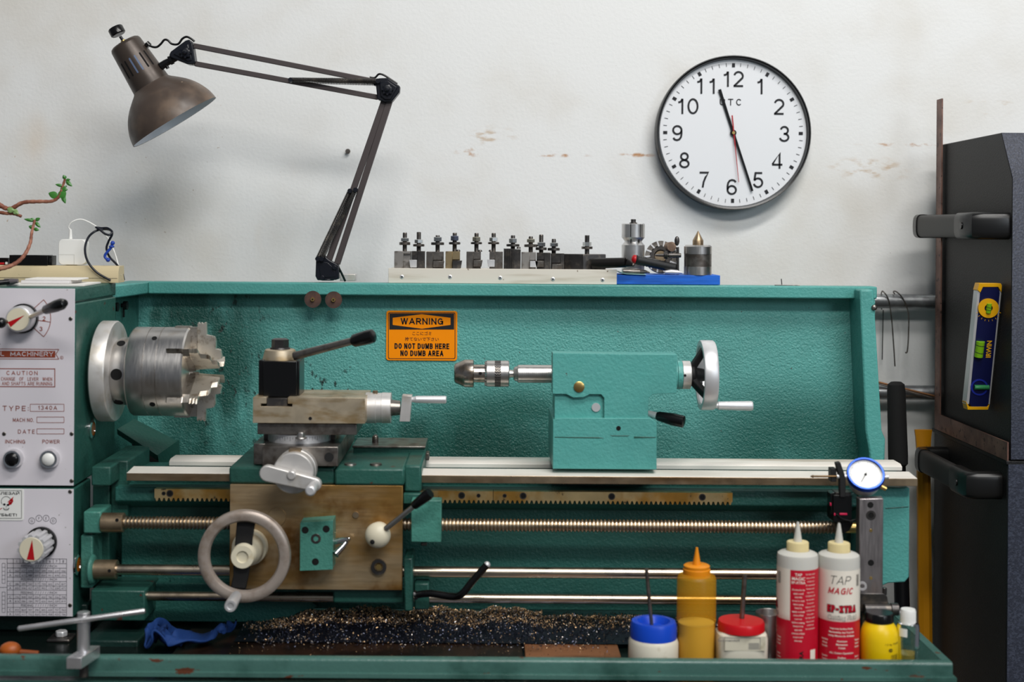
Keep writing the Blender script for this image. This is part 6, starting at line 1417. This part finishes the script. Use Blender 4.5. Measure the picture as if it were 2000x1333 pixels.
mb.prism([P(1678, 975, YSb), P(1725, 974, YSb), P(1722, 969, YSb + .02), P(1680, 970, YSb + .02)], (0, .004, -.004)); obj('bar', mb, st, bevel=.0015)
for (x, y, r) in ((1700, 987, 6), (1701, 1100, 6)): mb = MB(m_hole); c = P(x, y, YSb); mb.rev((c.x, YSb + .0003, c.z), (0, -1, 0), [(0, r * ks), (.0006, r * ks), (.0006, 0)], 20); obj('drilled_hole', mb, st)
mb = MB(m_dsteel); c = P(1701, 1007, YSb); mb.m(m_dsteel).ring((c.x, YSb + .0003, c.z), (0, -1, 0), .001, 9.5 * ks, 5.5 * ks, 28); mb.m(m_hole).rev((c.x, YSb + .0003, c.z), (0, -1, 0), [(0, 6 * ks), (.0004, 6 * ks), (.0004, 0)], 20)
obj('drilled_hole', mb, st)
for (x, y) in ((1701, 1037), (1701, 1130)): mb = MB(m_brass); c = P(x, y, YSb); mb.rev((c.x, YSb + .0003, c.z), (0, -1, 0), [(0, 3.4 * ks), (.0008, 3 * ks), (.0008, 0)], 14); tag(obj('brass_pin', mb, st), 'small brass pin')
mb = MB(m_dsteel); mb.pprism([(1680, 1160), (1725, 1160), (1733, 1166), (1735, 1180), (1738, 1196), (1680, 1196)], YSb - .004, YSb + .03)
za = P(1700, 1190, YSb - .01); mb.cyl((P(1684, 1190, YSb).x, YSb - .012, za.z), (P(1738, 1190, YSb).x, YSb - .012, za.z), 10 * ks, seg=28); mb.cyl((P(1735, 1190, YSb).x, YSb - .012, za.z), (P(1750, 1190, YSb).x, YSb - .012, za.z), 12 * ks, seg=28)
mb.box((P(1684, 1190, YSb).x, YSb, zf + .0005), (P(1730, 1190, YSb).x, YSb + .028, P(1700, 1196, YSb).z)); mb.cyl(P(1727, 1163, YSb + .005), P(1727, 1148, YSb + .005), 5 * ks, seg=18)
obj('clamp_foot', mb, st, bevel=.001)
mb = MB(m_alub); mb.ring(P(1684, 1145, YSb - .01), (-.2, -1, 0), .003, .0075, .004, 20); mb.tube(pp([(1750, 1190, YSb - .01), (1760, 1200, YSb - .01)], 0), .003, 10); obj('pin', mb, st)

# ================================================================== IN THE CHIP TRAY
ZT = zf + .0004
def cpx(x, Y, y=1285): return P(x, y, Y).x
m_lab_w = M('label_cream', '#ece4d6', .5); m_lab_r = M('label_red', '#c0102a', .38)
m_natural = M('translucent_natural_plastic', '#dcdad2', .35, trans=.25, ior=1.2, sss=.1)
def bottle(x0, x1, ysh, cap, tip, label, rot):
    Y = 2.262; r = (x1 - x0) / 2 * S(Y); xc = cpx((x0 + x1) / 2, Y); zsh = P((x0 + x1) / 2, ysh, Y - r * .5).z
    t = thing('cutting_fluid_bottle', label, 'bottle', (xc, Y, ZT), 'cutting fluid bottles')
    zc0 = P((x0 + x1) / 2, cap[1] + 0, Y).z; zc1_ = P((x0 + x1) / 2, cap[0], Y).z; zt_ = P((x0 + x1) / 2, tip, Y).z
    rc = cap[2] / 2 * S(Y)
    mb = MB(m_natural); h = zsh - ZT
    mb.rev((xc, Y, ZT), (0, 0, 1), [(0, r * .92), (.004, r), (h - .006, r), (h - .0015, r * .97), (h + .0005, r * .88), (h + .004, rc * 1.12), (zc0 - ZT, rc * .95)], 64); bd = obj('bottle_body', mb, t)
    mb = MB(m_nozc); L = zc1_ - zc0; mb.rev((xc, Y, zc0 - .002), (0, 0, 1), [(0, rc), (L, rc), (L + .002, rc * .96), (L + .002, 0)], 40)
    for i in range(36):
        a = 2 * pi * i / 36; mb.box((xc + rc * cos(a) - .0004, Y + rc * sin(a) - .0004, zc0), (xc + rc * cos(a) + .0004, Y + rc * sin(a) + .0004, zc1_ - .001))
    tag(obj('cap', mb, t), 'yellowed ribbed cap')
    mb = MB(m_natural); mb.rev((xc, Y, zc1_ - .001), (0, 0, 1), [(0, 8.5 * S(Y)), (.004, 8 * S(Y)), ((zt_ - zc1_) * .92, 3 * S(Y)), (zt_ - zc1_, 1.8 * S(Y)), (zt_ - zc1_, 0)], 24); obj('nozzle', mb, t)
    R = r + .0004; mb = MB(m_lab_w); zl1 = zsh - .021; zl0 = ZT + .001; zr_ = zl0 + (zl1 - zl0) * .54
    mb.cpatch(xc, Y, R, -1.75 + rot, 1.45 + rot, zr_ - .002, zl1)
    mb.m(m_lab_r).cpatch(xc, Y, R, -1.75 + rot, 1.45 + rot, zl0, zr_ - .002); mb.cpatch(xc, Y, R, 1.45 + rot, 2 * pi - 1.75 + rot, zl0, zl1 - .001, 40)
    # printed halftone dots where the red begins
    for row in range(7):
        sz = .00045 * (1 - row / 8); zz_ = zr_ - .0016 + row * .0016
        for i in range(60):
            a = -1.7 + rot + (i + .5 * (row % 2)) * .0525
            if a > 1.43 + rot: break
            cx_, cy_ = a, zz_
            q = [(sz * 1.25 * cos(w_ * pi / 3), sz * 1.25 * sin(w_ * pi / 3)) for w_ in range(6)]
            mb.face([mb.vert((xc + (R + .0002) * sin(a + dx / R), Y - (R + .0002) * cos(a + dx / R), zz_ + dz)) for dx, dz in q], False)
    lab = tag(obj('label', mb, t, flat=True), 'red and cream wrap-around label')
    Rt = R + .0004; k_ = S(Y)
    ta = -.10 + rot
    mb = MB(m_ink2); stext(mb, 'TAP', cfn(xc, Y, Rt, ta - .12, zl1 - 26 * k_, k_), 40, 16, 1.3, gap=.2, slant=.22)
    stext(mb, 'EP-XTRA', cfn(xc, Y, Rt, ta + .01, zr_ + 14.5 * k_, k_), 60, 15.5, 5.0, gap=.12)
    mb.ctext('IIIII', xc, Y, Rt, ta + .88, zl1 - 31 * k_, 24 * k_, width=8 * k_)
    mb.ctext('EP-XTRA', xc, Y, Rt + .0001, ta + 2.20 - .0, zl0 + 30 * k_, 8 * k_, up=True, bold=.03, width=48 * k_)
    mb.m(m_lab_r); stext(mb, 'MAGIC', cfn(xc, Y, Rt, ta - .08, zl1 - 45 * k_, k_), 49, 12.5, 2.2, gap=.25, slant=.22)
    stext(mb, 'EP-XTRA', cfn(xc, Y, Rt + .0003, ta, zr_ + 15.8 * k_, k_), 58, 13.5, 2.8, gap=.24)
    mb.m(m_ink2).ctext('Cutting Fluid', xc, Y, Rt, ta + .03, zr_ + 2.2 * k_, 8.5 * k_, bold=.05, width=61 * k_)
    mb.m(m_lab_w).ctext('Cutting Fluid', xc, Y, Rt + .0003, ta + .02, zr_ + 2.6 * k_, 8 * k_, bold=.015, width=60 * k_)
    for tx, dz, wd, ax_ in (('Improves Surface Finish,', 17, 46, 0), ('Machinability And Tool Life', 24, 50, 0), ('Highly Effective On All Metals', 31, 52, 0), ('Aluminum', 41, 20, 0), ('Magnesium', 47.5, 22, 0), ('Cobalt', 54, 13, 0), ('Titanium', 40, 15, .85), ('Nickel', 46.5, 12, .85), ('Bronze', 53, 13, .85), ('Stainless', 40, 15, -.85), ('Alloys', 46.5, 12, -.85), ('Steels', 53, 13, -.85), ('ALL Cutting Operations', 64, 48, 0), ('Drilling', 73, 15, 0), ('Milling', 79.5, 13, 0), ('Threading', 86, 20, 0), ('Boring', 72, 12, .85), ('Reaming', 78.5, 15, .85), ('Tapping', 85, 14, .85), ('Sawing', 72, 13, -.85), ('Turning', 78.5, 13, -.85), ('Broaching', 85, 16, -.85), ('CAUTION: SEE MSDS', 97, 42, 0)):
        mb.ctext(tx, xc, Y, Rt, ta + ax_, zr_ - dz * k_, 3.6 * k_, bold=.02, width=wd * k_)
    sA = ta + 1.95                                    # back text column
    mb.ctext('TAP', xc, Y, Rt, sA, zl1 - 12 * k_, 5.5 * k_, bold=.02); mb.ctext('MAGIC', xc, Y, Rt, sA, zl1 - 20 * k_, 6 * k_, bold=.02); mb.ctext('EP-XTRA', xc, Y, Rt, sA, zl1 - 27 * k_, 5 * k_, bold=.02)
    for i in range(15): mb.ctext(['Directions For Use', 'apply a small', 'amount of fluid', 'to tool or work', 'before cutting'][i % 5], xc, Y, Rt, sA, zl1 - (40 + 7 * i) * k_, 3.4 * k_, bold=.01, width=(24 - 5 * (i % 3)) * k_)
    for i in range(16): mb.ctext(['For best results', 'keep out of reach', 'of children and', 'do not swallow'][i % 4], xc, Y, Rt, sA + .62, zl1 - (10 + 7 * i) * k_, 3.2 * k_, width=(22 - 3 * (i % 3)) * k_)
    mb.cpatch(xc, Y, Rt, sA + .62, sA + .95, zl0 + 25 * k_, zl0 + 55 * k_, 6)
    obj('printed_lettering', mb, lab, flat=True)
    return t
m_nozc = M('yellowed_cap', '#ead9a4', .45, trans=.1); m_ink2 = M('label_black_ink', '#1d1214', .5)
bottle(1597, 1677, 1086, (1060, 1086, 41), 1021, 'red and white cutting fluid bottle with its front label facing out, beside the yellow jar', .02)
bottle(1517, 1596, 1084, (1058, 1084, 41), 1019, 'red and white cutting fluid bottle turned to show its back label, beside the steel cup', -2.02)
# yellow squeeze bottle
Y = 2.268; kz = S(Y); xc = cpx(1359.5, Y)
sq = thing('squeeze_bottle', 'translucent amber squeeze bottle with a pointed nozzle, between the two white jars', 'squeeze bottle', (xc, Y, ZT))
m_amb = M('amber_translucent_plastic', '#e6a51e', .35)
N_, L_ = m_amb.node_tree.nodes, m_amb.node_tree.links; tb_ = N_.new('ShaderNodeBsdfTransparent'); tb_.inputs[0].default_value = (1, .88, .52, 1)
mx_ = N_.new('ShaderNodeMixShader'); mx_.inputs[0].default_value = .34; L_.new(tb_.outputs[0], mx_.inputs[1]); L_.new(N_['Principled BSDF'].outputs[0], mx_.inputs[2]); L_.new(mx_.outputs[0], [n for n in N_ if n.type == 'OUTPUT_MATERIAL'][0].inputs[0])
m_oil = M('cloudy_tan_oil', '#d8c486', .5)
def zt2(y): return P(1359, y, Y).z
mb = MB(m_amb); Lp = zt2(1124) - ZT; mb.rev((xc, Y, ZT), (0, 0, 1), [(0, 34 * kz), (.003, 36.5 * kz), (Lp * .52, 36.5 * kz), (Lp * .53, 38 * kz), (Lp * .97, 38 * kz), (Lp, 35 * kz), (Lp + .003, 27 * kz), (Lp + .006, 26 * kz)], 56); obj('bottle_body', mb, sq)
mb = MB(m_oil); mb.rev((xc, Y, ZT + .002), (0, 0, 1), [(0, 34 * kz), (Lp * .5, 35 * kz), (Lp * .5, 0)], 48); tag(obj('oil', mb, sq), 'cloudy tan oil inside')
m_cap2 = M('orange_plastic_cap', '#e08a10', .4, sss=.1); mb = MB(m_cap2); z_ = zt2(1126)
mb.rev((xc, Y, z_), (0, 0, 1), [(0, 26 * kz), (.003, 27 * kz), (.012, 26.5 * kz), (.013, 25 * kz), (.0175, 25.5 * kz), (.019, 23 * kz), (.0192, 0)], 48); mb.rev((xc, Y, z_ + .019), (0, 0, 1), [(0, 8 * kz), (.003, 7.5 * kz), (zt2(1075) - z_ - .019, 3 * kz), (zt2(1070) - z_ - .019, 2.2 * kz), (zt2(1070) - z_ - .019, 0)], 28)
obj('nozzle_cap', mb, sq)
# jar with blue lid
def jar(xcp, w, y_lid0, y_lid1, Y, label, lidmat, lidlabel, lw, shape='round'):
    kz = S(Y); xc = cpx(xcp, Y); zl1 = P(xcp, y_lid0, Y).z; zl0 = P(xcp, y_lid1, Y).z
    t = thing('jar', label, 'jar', (xc, Y, ZT)); r = w / 2 * kz; h = zl0 - ZT
    mb = MB(m_jar)
    if shape == 'round': mb.rev((xc, Y, ZT), (0, 0, 1), [(0, r * .95), (.003, r), (h - .006, r), (h - .001, r * .95), (h + .004, r * .88), (h + .004, 0)], 64)
    else:
        rings = []
        for z, s_ in ((0, .95), (.003, 1), (h - .010, 1), (h - .003, .96), (h, .86), (h + .003, .84)):
            row = []
            for i in range(64):
                a = 2 * pi * i / 64; ex = .55
                row.append(mb.vert((xc + r * s_ * (abs(cos(a)) ** ex) * (1 if cos(a) >= 0 else -1), Y + r * s_ * .8 * (abs(sin(a)) ** ex) * (1 if sin(a) >= 0 else -1), ZT + z)))
            rings.append(row)
        for A, B in zip(rings, rings[1:]):
            for i in range(64): mb.face([A[i], A[(i + 1) % 64], B[(i + 1) % 64], B[i]])
        mb.face(rings[0][::-1]); mb.face(rings[-1])
    body = obj('jar_body', mb, t)
    lr = lw / 2 * kz; L = zl1 - zl0; mb = MB(lidmat)
    if shape == 'round': mb.rev((xc, Y, zl0), (0, 0, 1), [(0, lr), (L * .8, lr), (L, lr * .94), (L, lr * .72), (L - .005, lr * .62), (L - .010, lr * .55), (L - .010, 0)], 64)
    else: mb.rev((xc, Y, zl0), (0, 0, 1), [(0, lr * .97), (.001, lr), (L * .75, lr), (L, lr * .95), (L, 0)], 64)
    tag(obj('lid', mb, t), lidlabel); return t, xc, zl1, body
m_jar = M('off_white_jar_plastic', '#d9d3c2', .4, layers=[('#b6ab92', 30, .55, .75, None, st1)])
m_blu = M('blue_lid_plastic', '#0f46c2', .35); m_rdl = M('red_lid_plastic', '#c4121c', .3)
jt1, xj, zj, _ = jar(1276, 97, 1213, 1246, 2.262, 'white jar with a bright blue lid, leftmost of the containers on the tray rim', m_blu, 'bright blue recessed lid', 90)
mb = MB(m_gsteel); a = P(1262.5, 1112, 2.262); b = P(1273, 1226, 2.262); b.z = zj - .0095; b.y = 2.262; mb.tube([a, b], .0030, 14); tag(obj('brush_handle', mb), 'thin metal brush handle standing out of the blue-lidded jar', 'brush')
jt2, xj2, zj2, jb = jar(1447, 99, 1212, 1231, 2.262, 'white squarish jar with a red lid and a smudged label', m_rdl, 'red lid', 91, 'sq')
mb = MB(M('smudged_label', '#cfc8b4', .6, layers=[('#a3987c', 25, .45, .7, None, st1)])); Yl_ = 2.262 - 49 * S(2.262) * .8 - .0006; xj_ = xj2
mb.box((xj_ - 38 * kz, Yl_, P(1440, 1272, Yl_).z), (xj_ + 40 * kz, Yl_ + .002, P(1440, 1244, Yl_).z)); 
mb.m(m_greyink); mb.text('Schneidöl', 1402, 1254, Yl_ - .0003, 5.5, 'l', width=42)
for q in range(5): mb.line(1462, 1258 + q * 2.6, 1483, 1258 + q * 2.6, Yl_ - .0003, 1)
mb.line(1405, 1247, 1485, 1247, Yl_ - .0003, .8); mb.line(1485, 1247, 1485, 1270, Yl_ - .0003, .8)
obj('label', mb, jb, flat=False)
mb = MB(m_gsteel); a = P(1454.5, 1123, 2.272); b = P(1449, 1210, 2.272); b.z = zj2 + .0003; mb.tube([a, b], [.0040, .0040], 16); tag(obj('brush_handle', mb), 'metal tube handle standing on the red-lidded jar', 'brush')
# steel cup
Y = 2.315; kz = S(Y); xc = cpx(1502, Y); h = P(1500, 1196, Y).z - ZT; r = 27 * kz
mb = MB(m_steel); mb.rev((xc, Y, ZT), (0, 0, 1), [(0, r * .98), (.001, r), (h - .001, r), (h, r * .98), (h - .001, r * .95), (.003, r * .94), (.003, 0)], 56); tag(obj('steel_cup', mb), 'plain steel cup standing behind the red-lidded jar', 'cup')
# yellow jar
Y = 2.258; kz = S(Y); xc = cpx(1717, Y); t = thing('yellow_jar', 'yellow plastic jar with a black screw lid, between the red bottle and the clear bottle', 'jar', (xc, Y, ZT))
m_yj = M('yellow_plastic_jar', '#e8c30c', .35, bump=.0003, bs=40); mb = MB(m_yj); h = P(1717, 1213, Y).z - ZT; r = 36.5 * kz
mb.rev((xc, Y, ZT), (0, 0, 1), [(0, r * .93), (.003, r), (h - .028, r), (h - .016, r * .96), (h - .007, r * .84), (h, r * .68), (h + .002, r * .66)], 56); jb = obj('jar_body', mb, t)
mb = MB(m_black); mb.rev((xc, Y, ZT + h - .001), (0, 0, 1), [(0, 26 * kz), (.001, 27 * kz), (16 * kz, 26.5 * kz), (18 * kz, 25 * kz), (18 * kz, 0)], 48)
for i in range(40): a = 2 * pi * i / 40; mb.box((xc + 26.6 * kz * cos(a) - .0004, Y + 26.6 * kz * sin(a) - .0004, ZT + h), (xc + 26.6 * kz * cos(a) + .0004, Y + 26.6 * kz * sin(a) + .0004, ZT + h + 15 * kz))
tag(obj('lid', mb, t), 'black screw lid')
mb = MB(m_ink2); R = r + .0003; z0 = ZT
for i, w_ in enumerate((.5, .3, .9, .4, .3, .7, .3, .5, .9, .3, .5, .3)): mb.cpatch(xc, Y, R, .38 + i * .045, .38 + i * .045 + .018 * w_ * 1.6, P(1717, 1284, Y).z, P(1717, 1270, Y).z, 1)
n = 16; mb.face([mb.vert((xc + R * sin(.35 + .13 * cos(2 * pi * i / n)), Y - R * cos(.35 + .13 * cos(2 * pi * i / n)), P(1717, 1261, Y).z + .0028 * sin(2 * pi * i / n))) for i in range(n)], False)
mb.ctext('1.2 kg  PASTE', xc, Y, R, .5, P(1717, 1251, Y).z, .003, width=.028)
mb.m(m_yj).ctext('LI-MOX', xc, Y, R + .0003, .35, P(1717, 1262.5, Y).z, .0026, width=.0075)
obj('printed_label', mb, jb, flat=True)
# clear bottle
Y = 2.252; kz = S(Y); xc = cpx(1773, Y); t = thing('clear_bottle', 'small clear white-capped bottle with a little oil at the tray right end', 'bottle', (xc, Y, ZT))
h = P(1773, 1216, Y).z - ZT; r = 21.5 * kz
mb = MB(thin_glass('clear_bottle_plastic', (.93, .95, .95), .05, 2.2)); mb.rev((xc, Y, ZT), (0, 0, 1), [(0, 0), (0, r * .93), (.002, r), (h - .006, r), (h - .001, r * .9), (h + .001, r * .62), (h + .003, r * .6)], 48); obj('bottle_body', mb, t, fix=False)
mb = MB(M('pale_yellow_oil', '#d8c56a', .1, trans=.7, ior=1.3)); hh = P(1773, 1277, Y).z - ZT; mb.rev((xc, Y, ZT + .001), (0, 0, 1), [(0, r * .9), (.001, r * .94), (hh, r * .94), (hh, 0)], 40); tag(obj('oil', mb, t), 'pale yellow oil inside')
mb = MB(m_white); z_ = ZT + h; mb.rev((xc, Y, z_), (0, 0, 1), [(0, 14.5 * kz), (24 * kz, 14.5 * kz), (26 * kz, 13.5 * kz), (26 * kz, 0)], 40)
for i in range(32): a = 2 * pi * i / 32; mb.box((xc + 14.4 * kz * cos(a) - .0003, Y + 14.4 * kz * sin(a) - .0003, z_), (xc + 14.4 * kz * cos(a) + .0003, Y + 14.4 * kz * sin(a) + .0003, z_ + 22 * kz))
tag(obj('cap', mb, t), 'white ribbed cap')
mb = MB(m_white); mb.cpatch(xc, Y, r + .0003, -1.1, -.35, P(1760, 1240, Y).z, P(1760, 1224, Y).z, 8); obj('label', mb, t, flat=True)
# T-handle clamp on the tray rim
Yt_ = 2.165; kt = S(Yt_)
m_alus = M('machined_aluminium', (.70, .69, .70), .3, .85, rvar=.05)
xc = P(162, 1240, Yt_).x; zb_k = P(165, 1300, Yt_ - .015).z
tc_ = thing('t_handle_clamp', 'aluminium screw clamp with a long sliding cross bar, gripping the front rim of the tray', 'clamp', (xc, Yt_, zb_k - .02))
mb = MB(m_alus); mb.prism([(xc - 19 * kt, 2.13, zb_k), (xc + 10 * kt, 2.13, zb_k), (xc + 24 * kt, 2.196 - .003, zb_k), (xc - 4 * kt, 2.196 - .003, zb_k)], (0, 0, 22 * kt)); obj('block', mb, tc_, bevel=.0008)
mb = MB(m_alus); zt_ = P(162, 1196, Yt_).z; mb.rev((xc + .001, Yt_, zb_k + 21 * kt), (0, 0, 1), [(0, 12 * kt), (zt_ - zb_k - 22 * kt, 12 * kt), (zt_ - zb_k - 21 * kt, 11 * kt), (zt_ - zb_k - 21 * kt, 0)], 32); mb.m(m_dsteel).cyl((xc + .002, Yt_, zb_k), (xc + .002, Yt_, zb_k - .022), 9 * kt); obj('screw', mb, tc_)
mb = MB(m_alus); a = P(35, 1229, Yt_ - .012); b = P(283, 1194, Yt_ - .008); mb.tube([a, a + (b - a) * .01, a + (b - a) * .99, b], [3 * kt, 5 * kt, 5.3 * kt, 4 * kt], 18); obj('cross_bar', mb, tc_)
# wooden handled tool
mb = MB(M('orange_wood', '#a8551a', .45, layers=[('#7d3c12', 30, .4, .6, None, (.3, 1, 2))])); Yo_ = 2.235; a = P(2, 1272, Yo_); b = P(38, 1270, Yo_)
ctr = P(20, 1270, Yo_); ctr.z = max(ctr.z, ZT + .012); mb.sph(ctr, .0175, (1.0, .8, .72)); mb.tube([ctr + V((.01, 0, -.003)), ctr + V((.045, .002, -.006))], [.0045, .004], 12); mb.tube([ctr + V((-.01, 0, -.002)), ctr + V((-.08, 0, -.003))], [.0045, .005], 12)
tag(obj('wooden_handle', mb), 'orange brown wooden tool handle lying in the tray at the left edge', 'handle')
# blue rag
m_rag = M('blue_cloth', '#0a3470', .8, bump=.001, bs=150); mb = MB(m_rag); Yr0 = 2.34
path = pp([(352, 1262, 2.36), (330, 1262, 2.37), (312, 1243, 2.38), (298, 1226, 2.38), (284, 1238, 2.36), (280, 1258, 2.35), (290, 1264, 2.34), (296, 1250, 2.33), (305, 1238, 2.33), (320, 1252, 2.32), (335, 1261, 2.32), (360, 1258, 2.33), (392, 1256, 2.34), (412, 1246, 2.36), (428, 1234, 2.38), (436, 1222, 2.42)], 0)
path = smooth_path([V((p.x, p.y, max(p.z, ZT + .004))) for p in path], 6)
rows = []
for j in range(9):
    row = []
    for i, p in enumerate(path):
        f_ = j / 8; row.append(mb.vert((p.x + .010 * f_ + .003 * sin(i * .5 + j), p.y + .09 * f_ * (.6 + .3 * sin(i * .21)), max(ZT + .003, p.z + .010 * f_ * sin(i * .33 + 1) + .004 * sin(j * 1.4 + i * .3)))))
    rows.append(row)
for A, B in zip(rows, rows[1:]):
    for i in range(len(A) - 1): mb.face([A[i], A[i + 1], B[i + 1], B[i]])
rg_ = obj('blue_rag', mb, fix=True); sm = rg_.modifiers.new('thick', 'SOLIDIFY'); sm.thickness = .003; tag(rg_, 'crumpled blue cloth rag lying in the tray under the left end of the bed', 'rag')
# brown sheets in the tray
m_cb1 = M('oily_brown_board', '#2a1b12', .35, layers=[('#160e09', 12, .4, .6, None, st1)]); m_cb2 = M('copper_brown_board', '#85583a', .35, layers=[('#4a2d18', 14, .45, .7, None, (.5, 1, 1))])
xm_ = P(1025, 1260, 2.35).x
mb = MB(m_cb1); mb.box((P(330, 1270, 2.3).x, 2.225, ZT + .0003), (xm_ - .004, 2.47, ZT + .006)); tag(obj('oily_board', mb, bevel=.001), 'dark oil-soaked flat board lying in the chip tray', 'board')
mb = MB(m_cb2); mb.box((xm_, 2.225, ZT + .0003), (P(1220, 1270, 2.262).x, 2.44, ZT + .007)); mb.box((xm_, 2.2255, ZT + .0071), (P(1220, 1270, 2.262).x, 2.30, ZT + .0120));
tag(obj('copper_brown_board', mb, bevel=.001), 'lighter copper-brown board in the tray behind the blue-lidded jar', 'board')
# swarf
m_sw1 = M('bronze_swarf', (.80, .52, .28), .4, .6); m_sw2 = M('dark_blue_swarf', (.05, .055, .08), .3, .9); m_sw3 = M('bright_swarf', (.85, .78, .72), .35, .6)
mb = MB(m_sw1); rg = random.Random(11)
def chip(p, s_, mat):
    mb.m(mat); a = V((rg.uniform(-1, 1), rg.uniform(-1, 1), rg.uniform(-1, 1))).normalized() * s_; b = V((rg.uniform(-1, 1), rg.uniform(-1, 1), rg.uniform(-1, 1))).normalized() * s_ * .5
    n = a.cross(b).normalized() * s_ * .25
    v = [mb.vert(p + a), mb.vert(p + b + n), mb.vert(p - a * .8 + n), mb.vert(p - b)]
    mb.face([v[0], v[1], v[2]], False); mb.face([v[0], v[2], v[3]], False)
def mound(x, Yv):   # height of the swarf heap above the tray
    cx = (x + .02) / .42; base = .030 * max(0, 1 - abs(Yv - 2.49) / (.09 + .012 * sin(x * 37) + .008 * sin(x * 91 + 1))) * (1 + .12 * sin(x * 53) + .08 * sin(x * 131))
    return base * max(0.10, min(1, (x + .42) / .14)) * (1 if x < .1 else .55 if x < .32 else .2)
for i in range(24000):
    x = rg.uniform(-.435, .42); y = rg.gauss(2.475, .035)
    if y < 2.37 or y > 2.60: continue
    if x < -.34 and rg.random() > (x + .44) / .12: continue
    if x > .1 and rg.random() < .55: continue
    z = ZT + .0095 + mound(x, y) * rg.uniform(.75, 1.05)
    q = rg.random(); front = y < 2.449
    mat = (m_sw2 if q < .90 else m_sw3 if q < .94 else m_sw1) if front else (m_sw1 if q < .60 else m_sw3 if q < .74 else m_sw2)
    chip(V((x, y, z)), rg.uniform(.0011, .0028), mat)
for i in range(3200):
    x = rg.uniform(-.40, .21); y = rg.gauss(2.395, .022)
    if y < 2.33 or y > 2.47: continue
    chip(V((x, y, ZT + .0095 + mound(x, y))), rg.uniform(.0008, .0022), m_sw2 if rg.random() < .84 else m_sw3 if rg.random() < .5 else m_sw1)
for i in range(900):
    x = rg.uniform(-.435, .21); y = rg.uniform(2.26, 2.46); chip(V((x, y, ZT + .0085)), rg.uniform(.0006, .0015), m_sw1 if rg.random() < .4 else m_sw2)
mb.m(m_sw2); NX, NY = 90, 12; g = [[mb.vert((-.435 + .85 * i / NX, 2.385 + .2 * j / NY, ZT + .0085 + mound(-.435 + .85 * i / NX, 2.385 + .2 * j / NY) * .85)) for j in range(NY + 1)] for i in range(NX + 1)]
for i in range(NX):
    for j in range(NY): mb.face([g[i][j], g[i + 1][j], g[i + 1][j + 1], g[i][j + 1]])
sw = obj('metal_swarf', mb, flat=True); tag(sw, 'long heap of bronze and dark metal chips lying in the tray under the bed', 'swarf', kind='stuff')
# pale uprights under the tray
for (x0, x1, lb) in ((912, 950, 'wide pale grey upright board under the tray, left of the other two'), (1063, 1116, 'pale grey upright board under the middle of the tray front'), (1163, 1195, 'narrow pale grey upright board under the tray, right of the other two')):
    mb = MB(M('pale_grey_board', '#9b9896', .7) if x0 == 912 else bpy.data.materials['pale_grey_board']); a = P(x0, 1320, 2.5).x; b = P(x1, 1320, 2.5).x; mb.box((a, 2.5, 0.0004), (b, 2.53, zf - .03)); tag(obj('upright_board', mb, bevel=.001), lb, 'board')
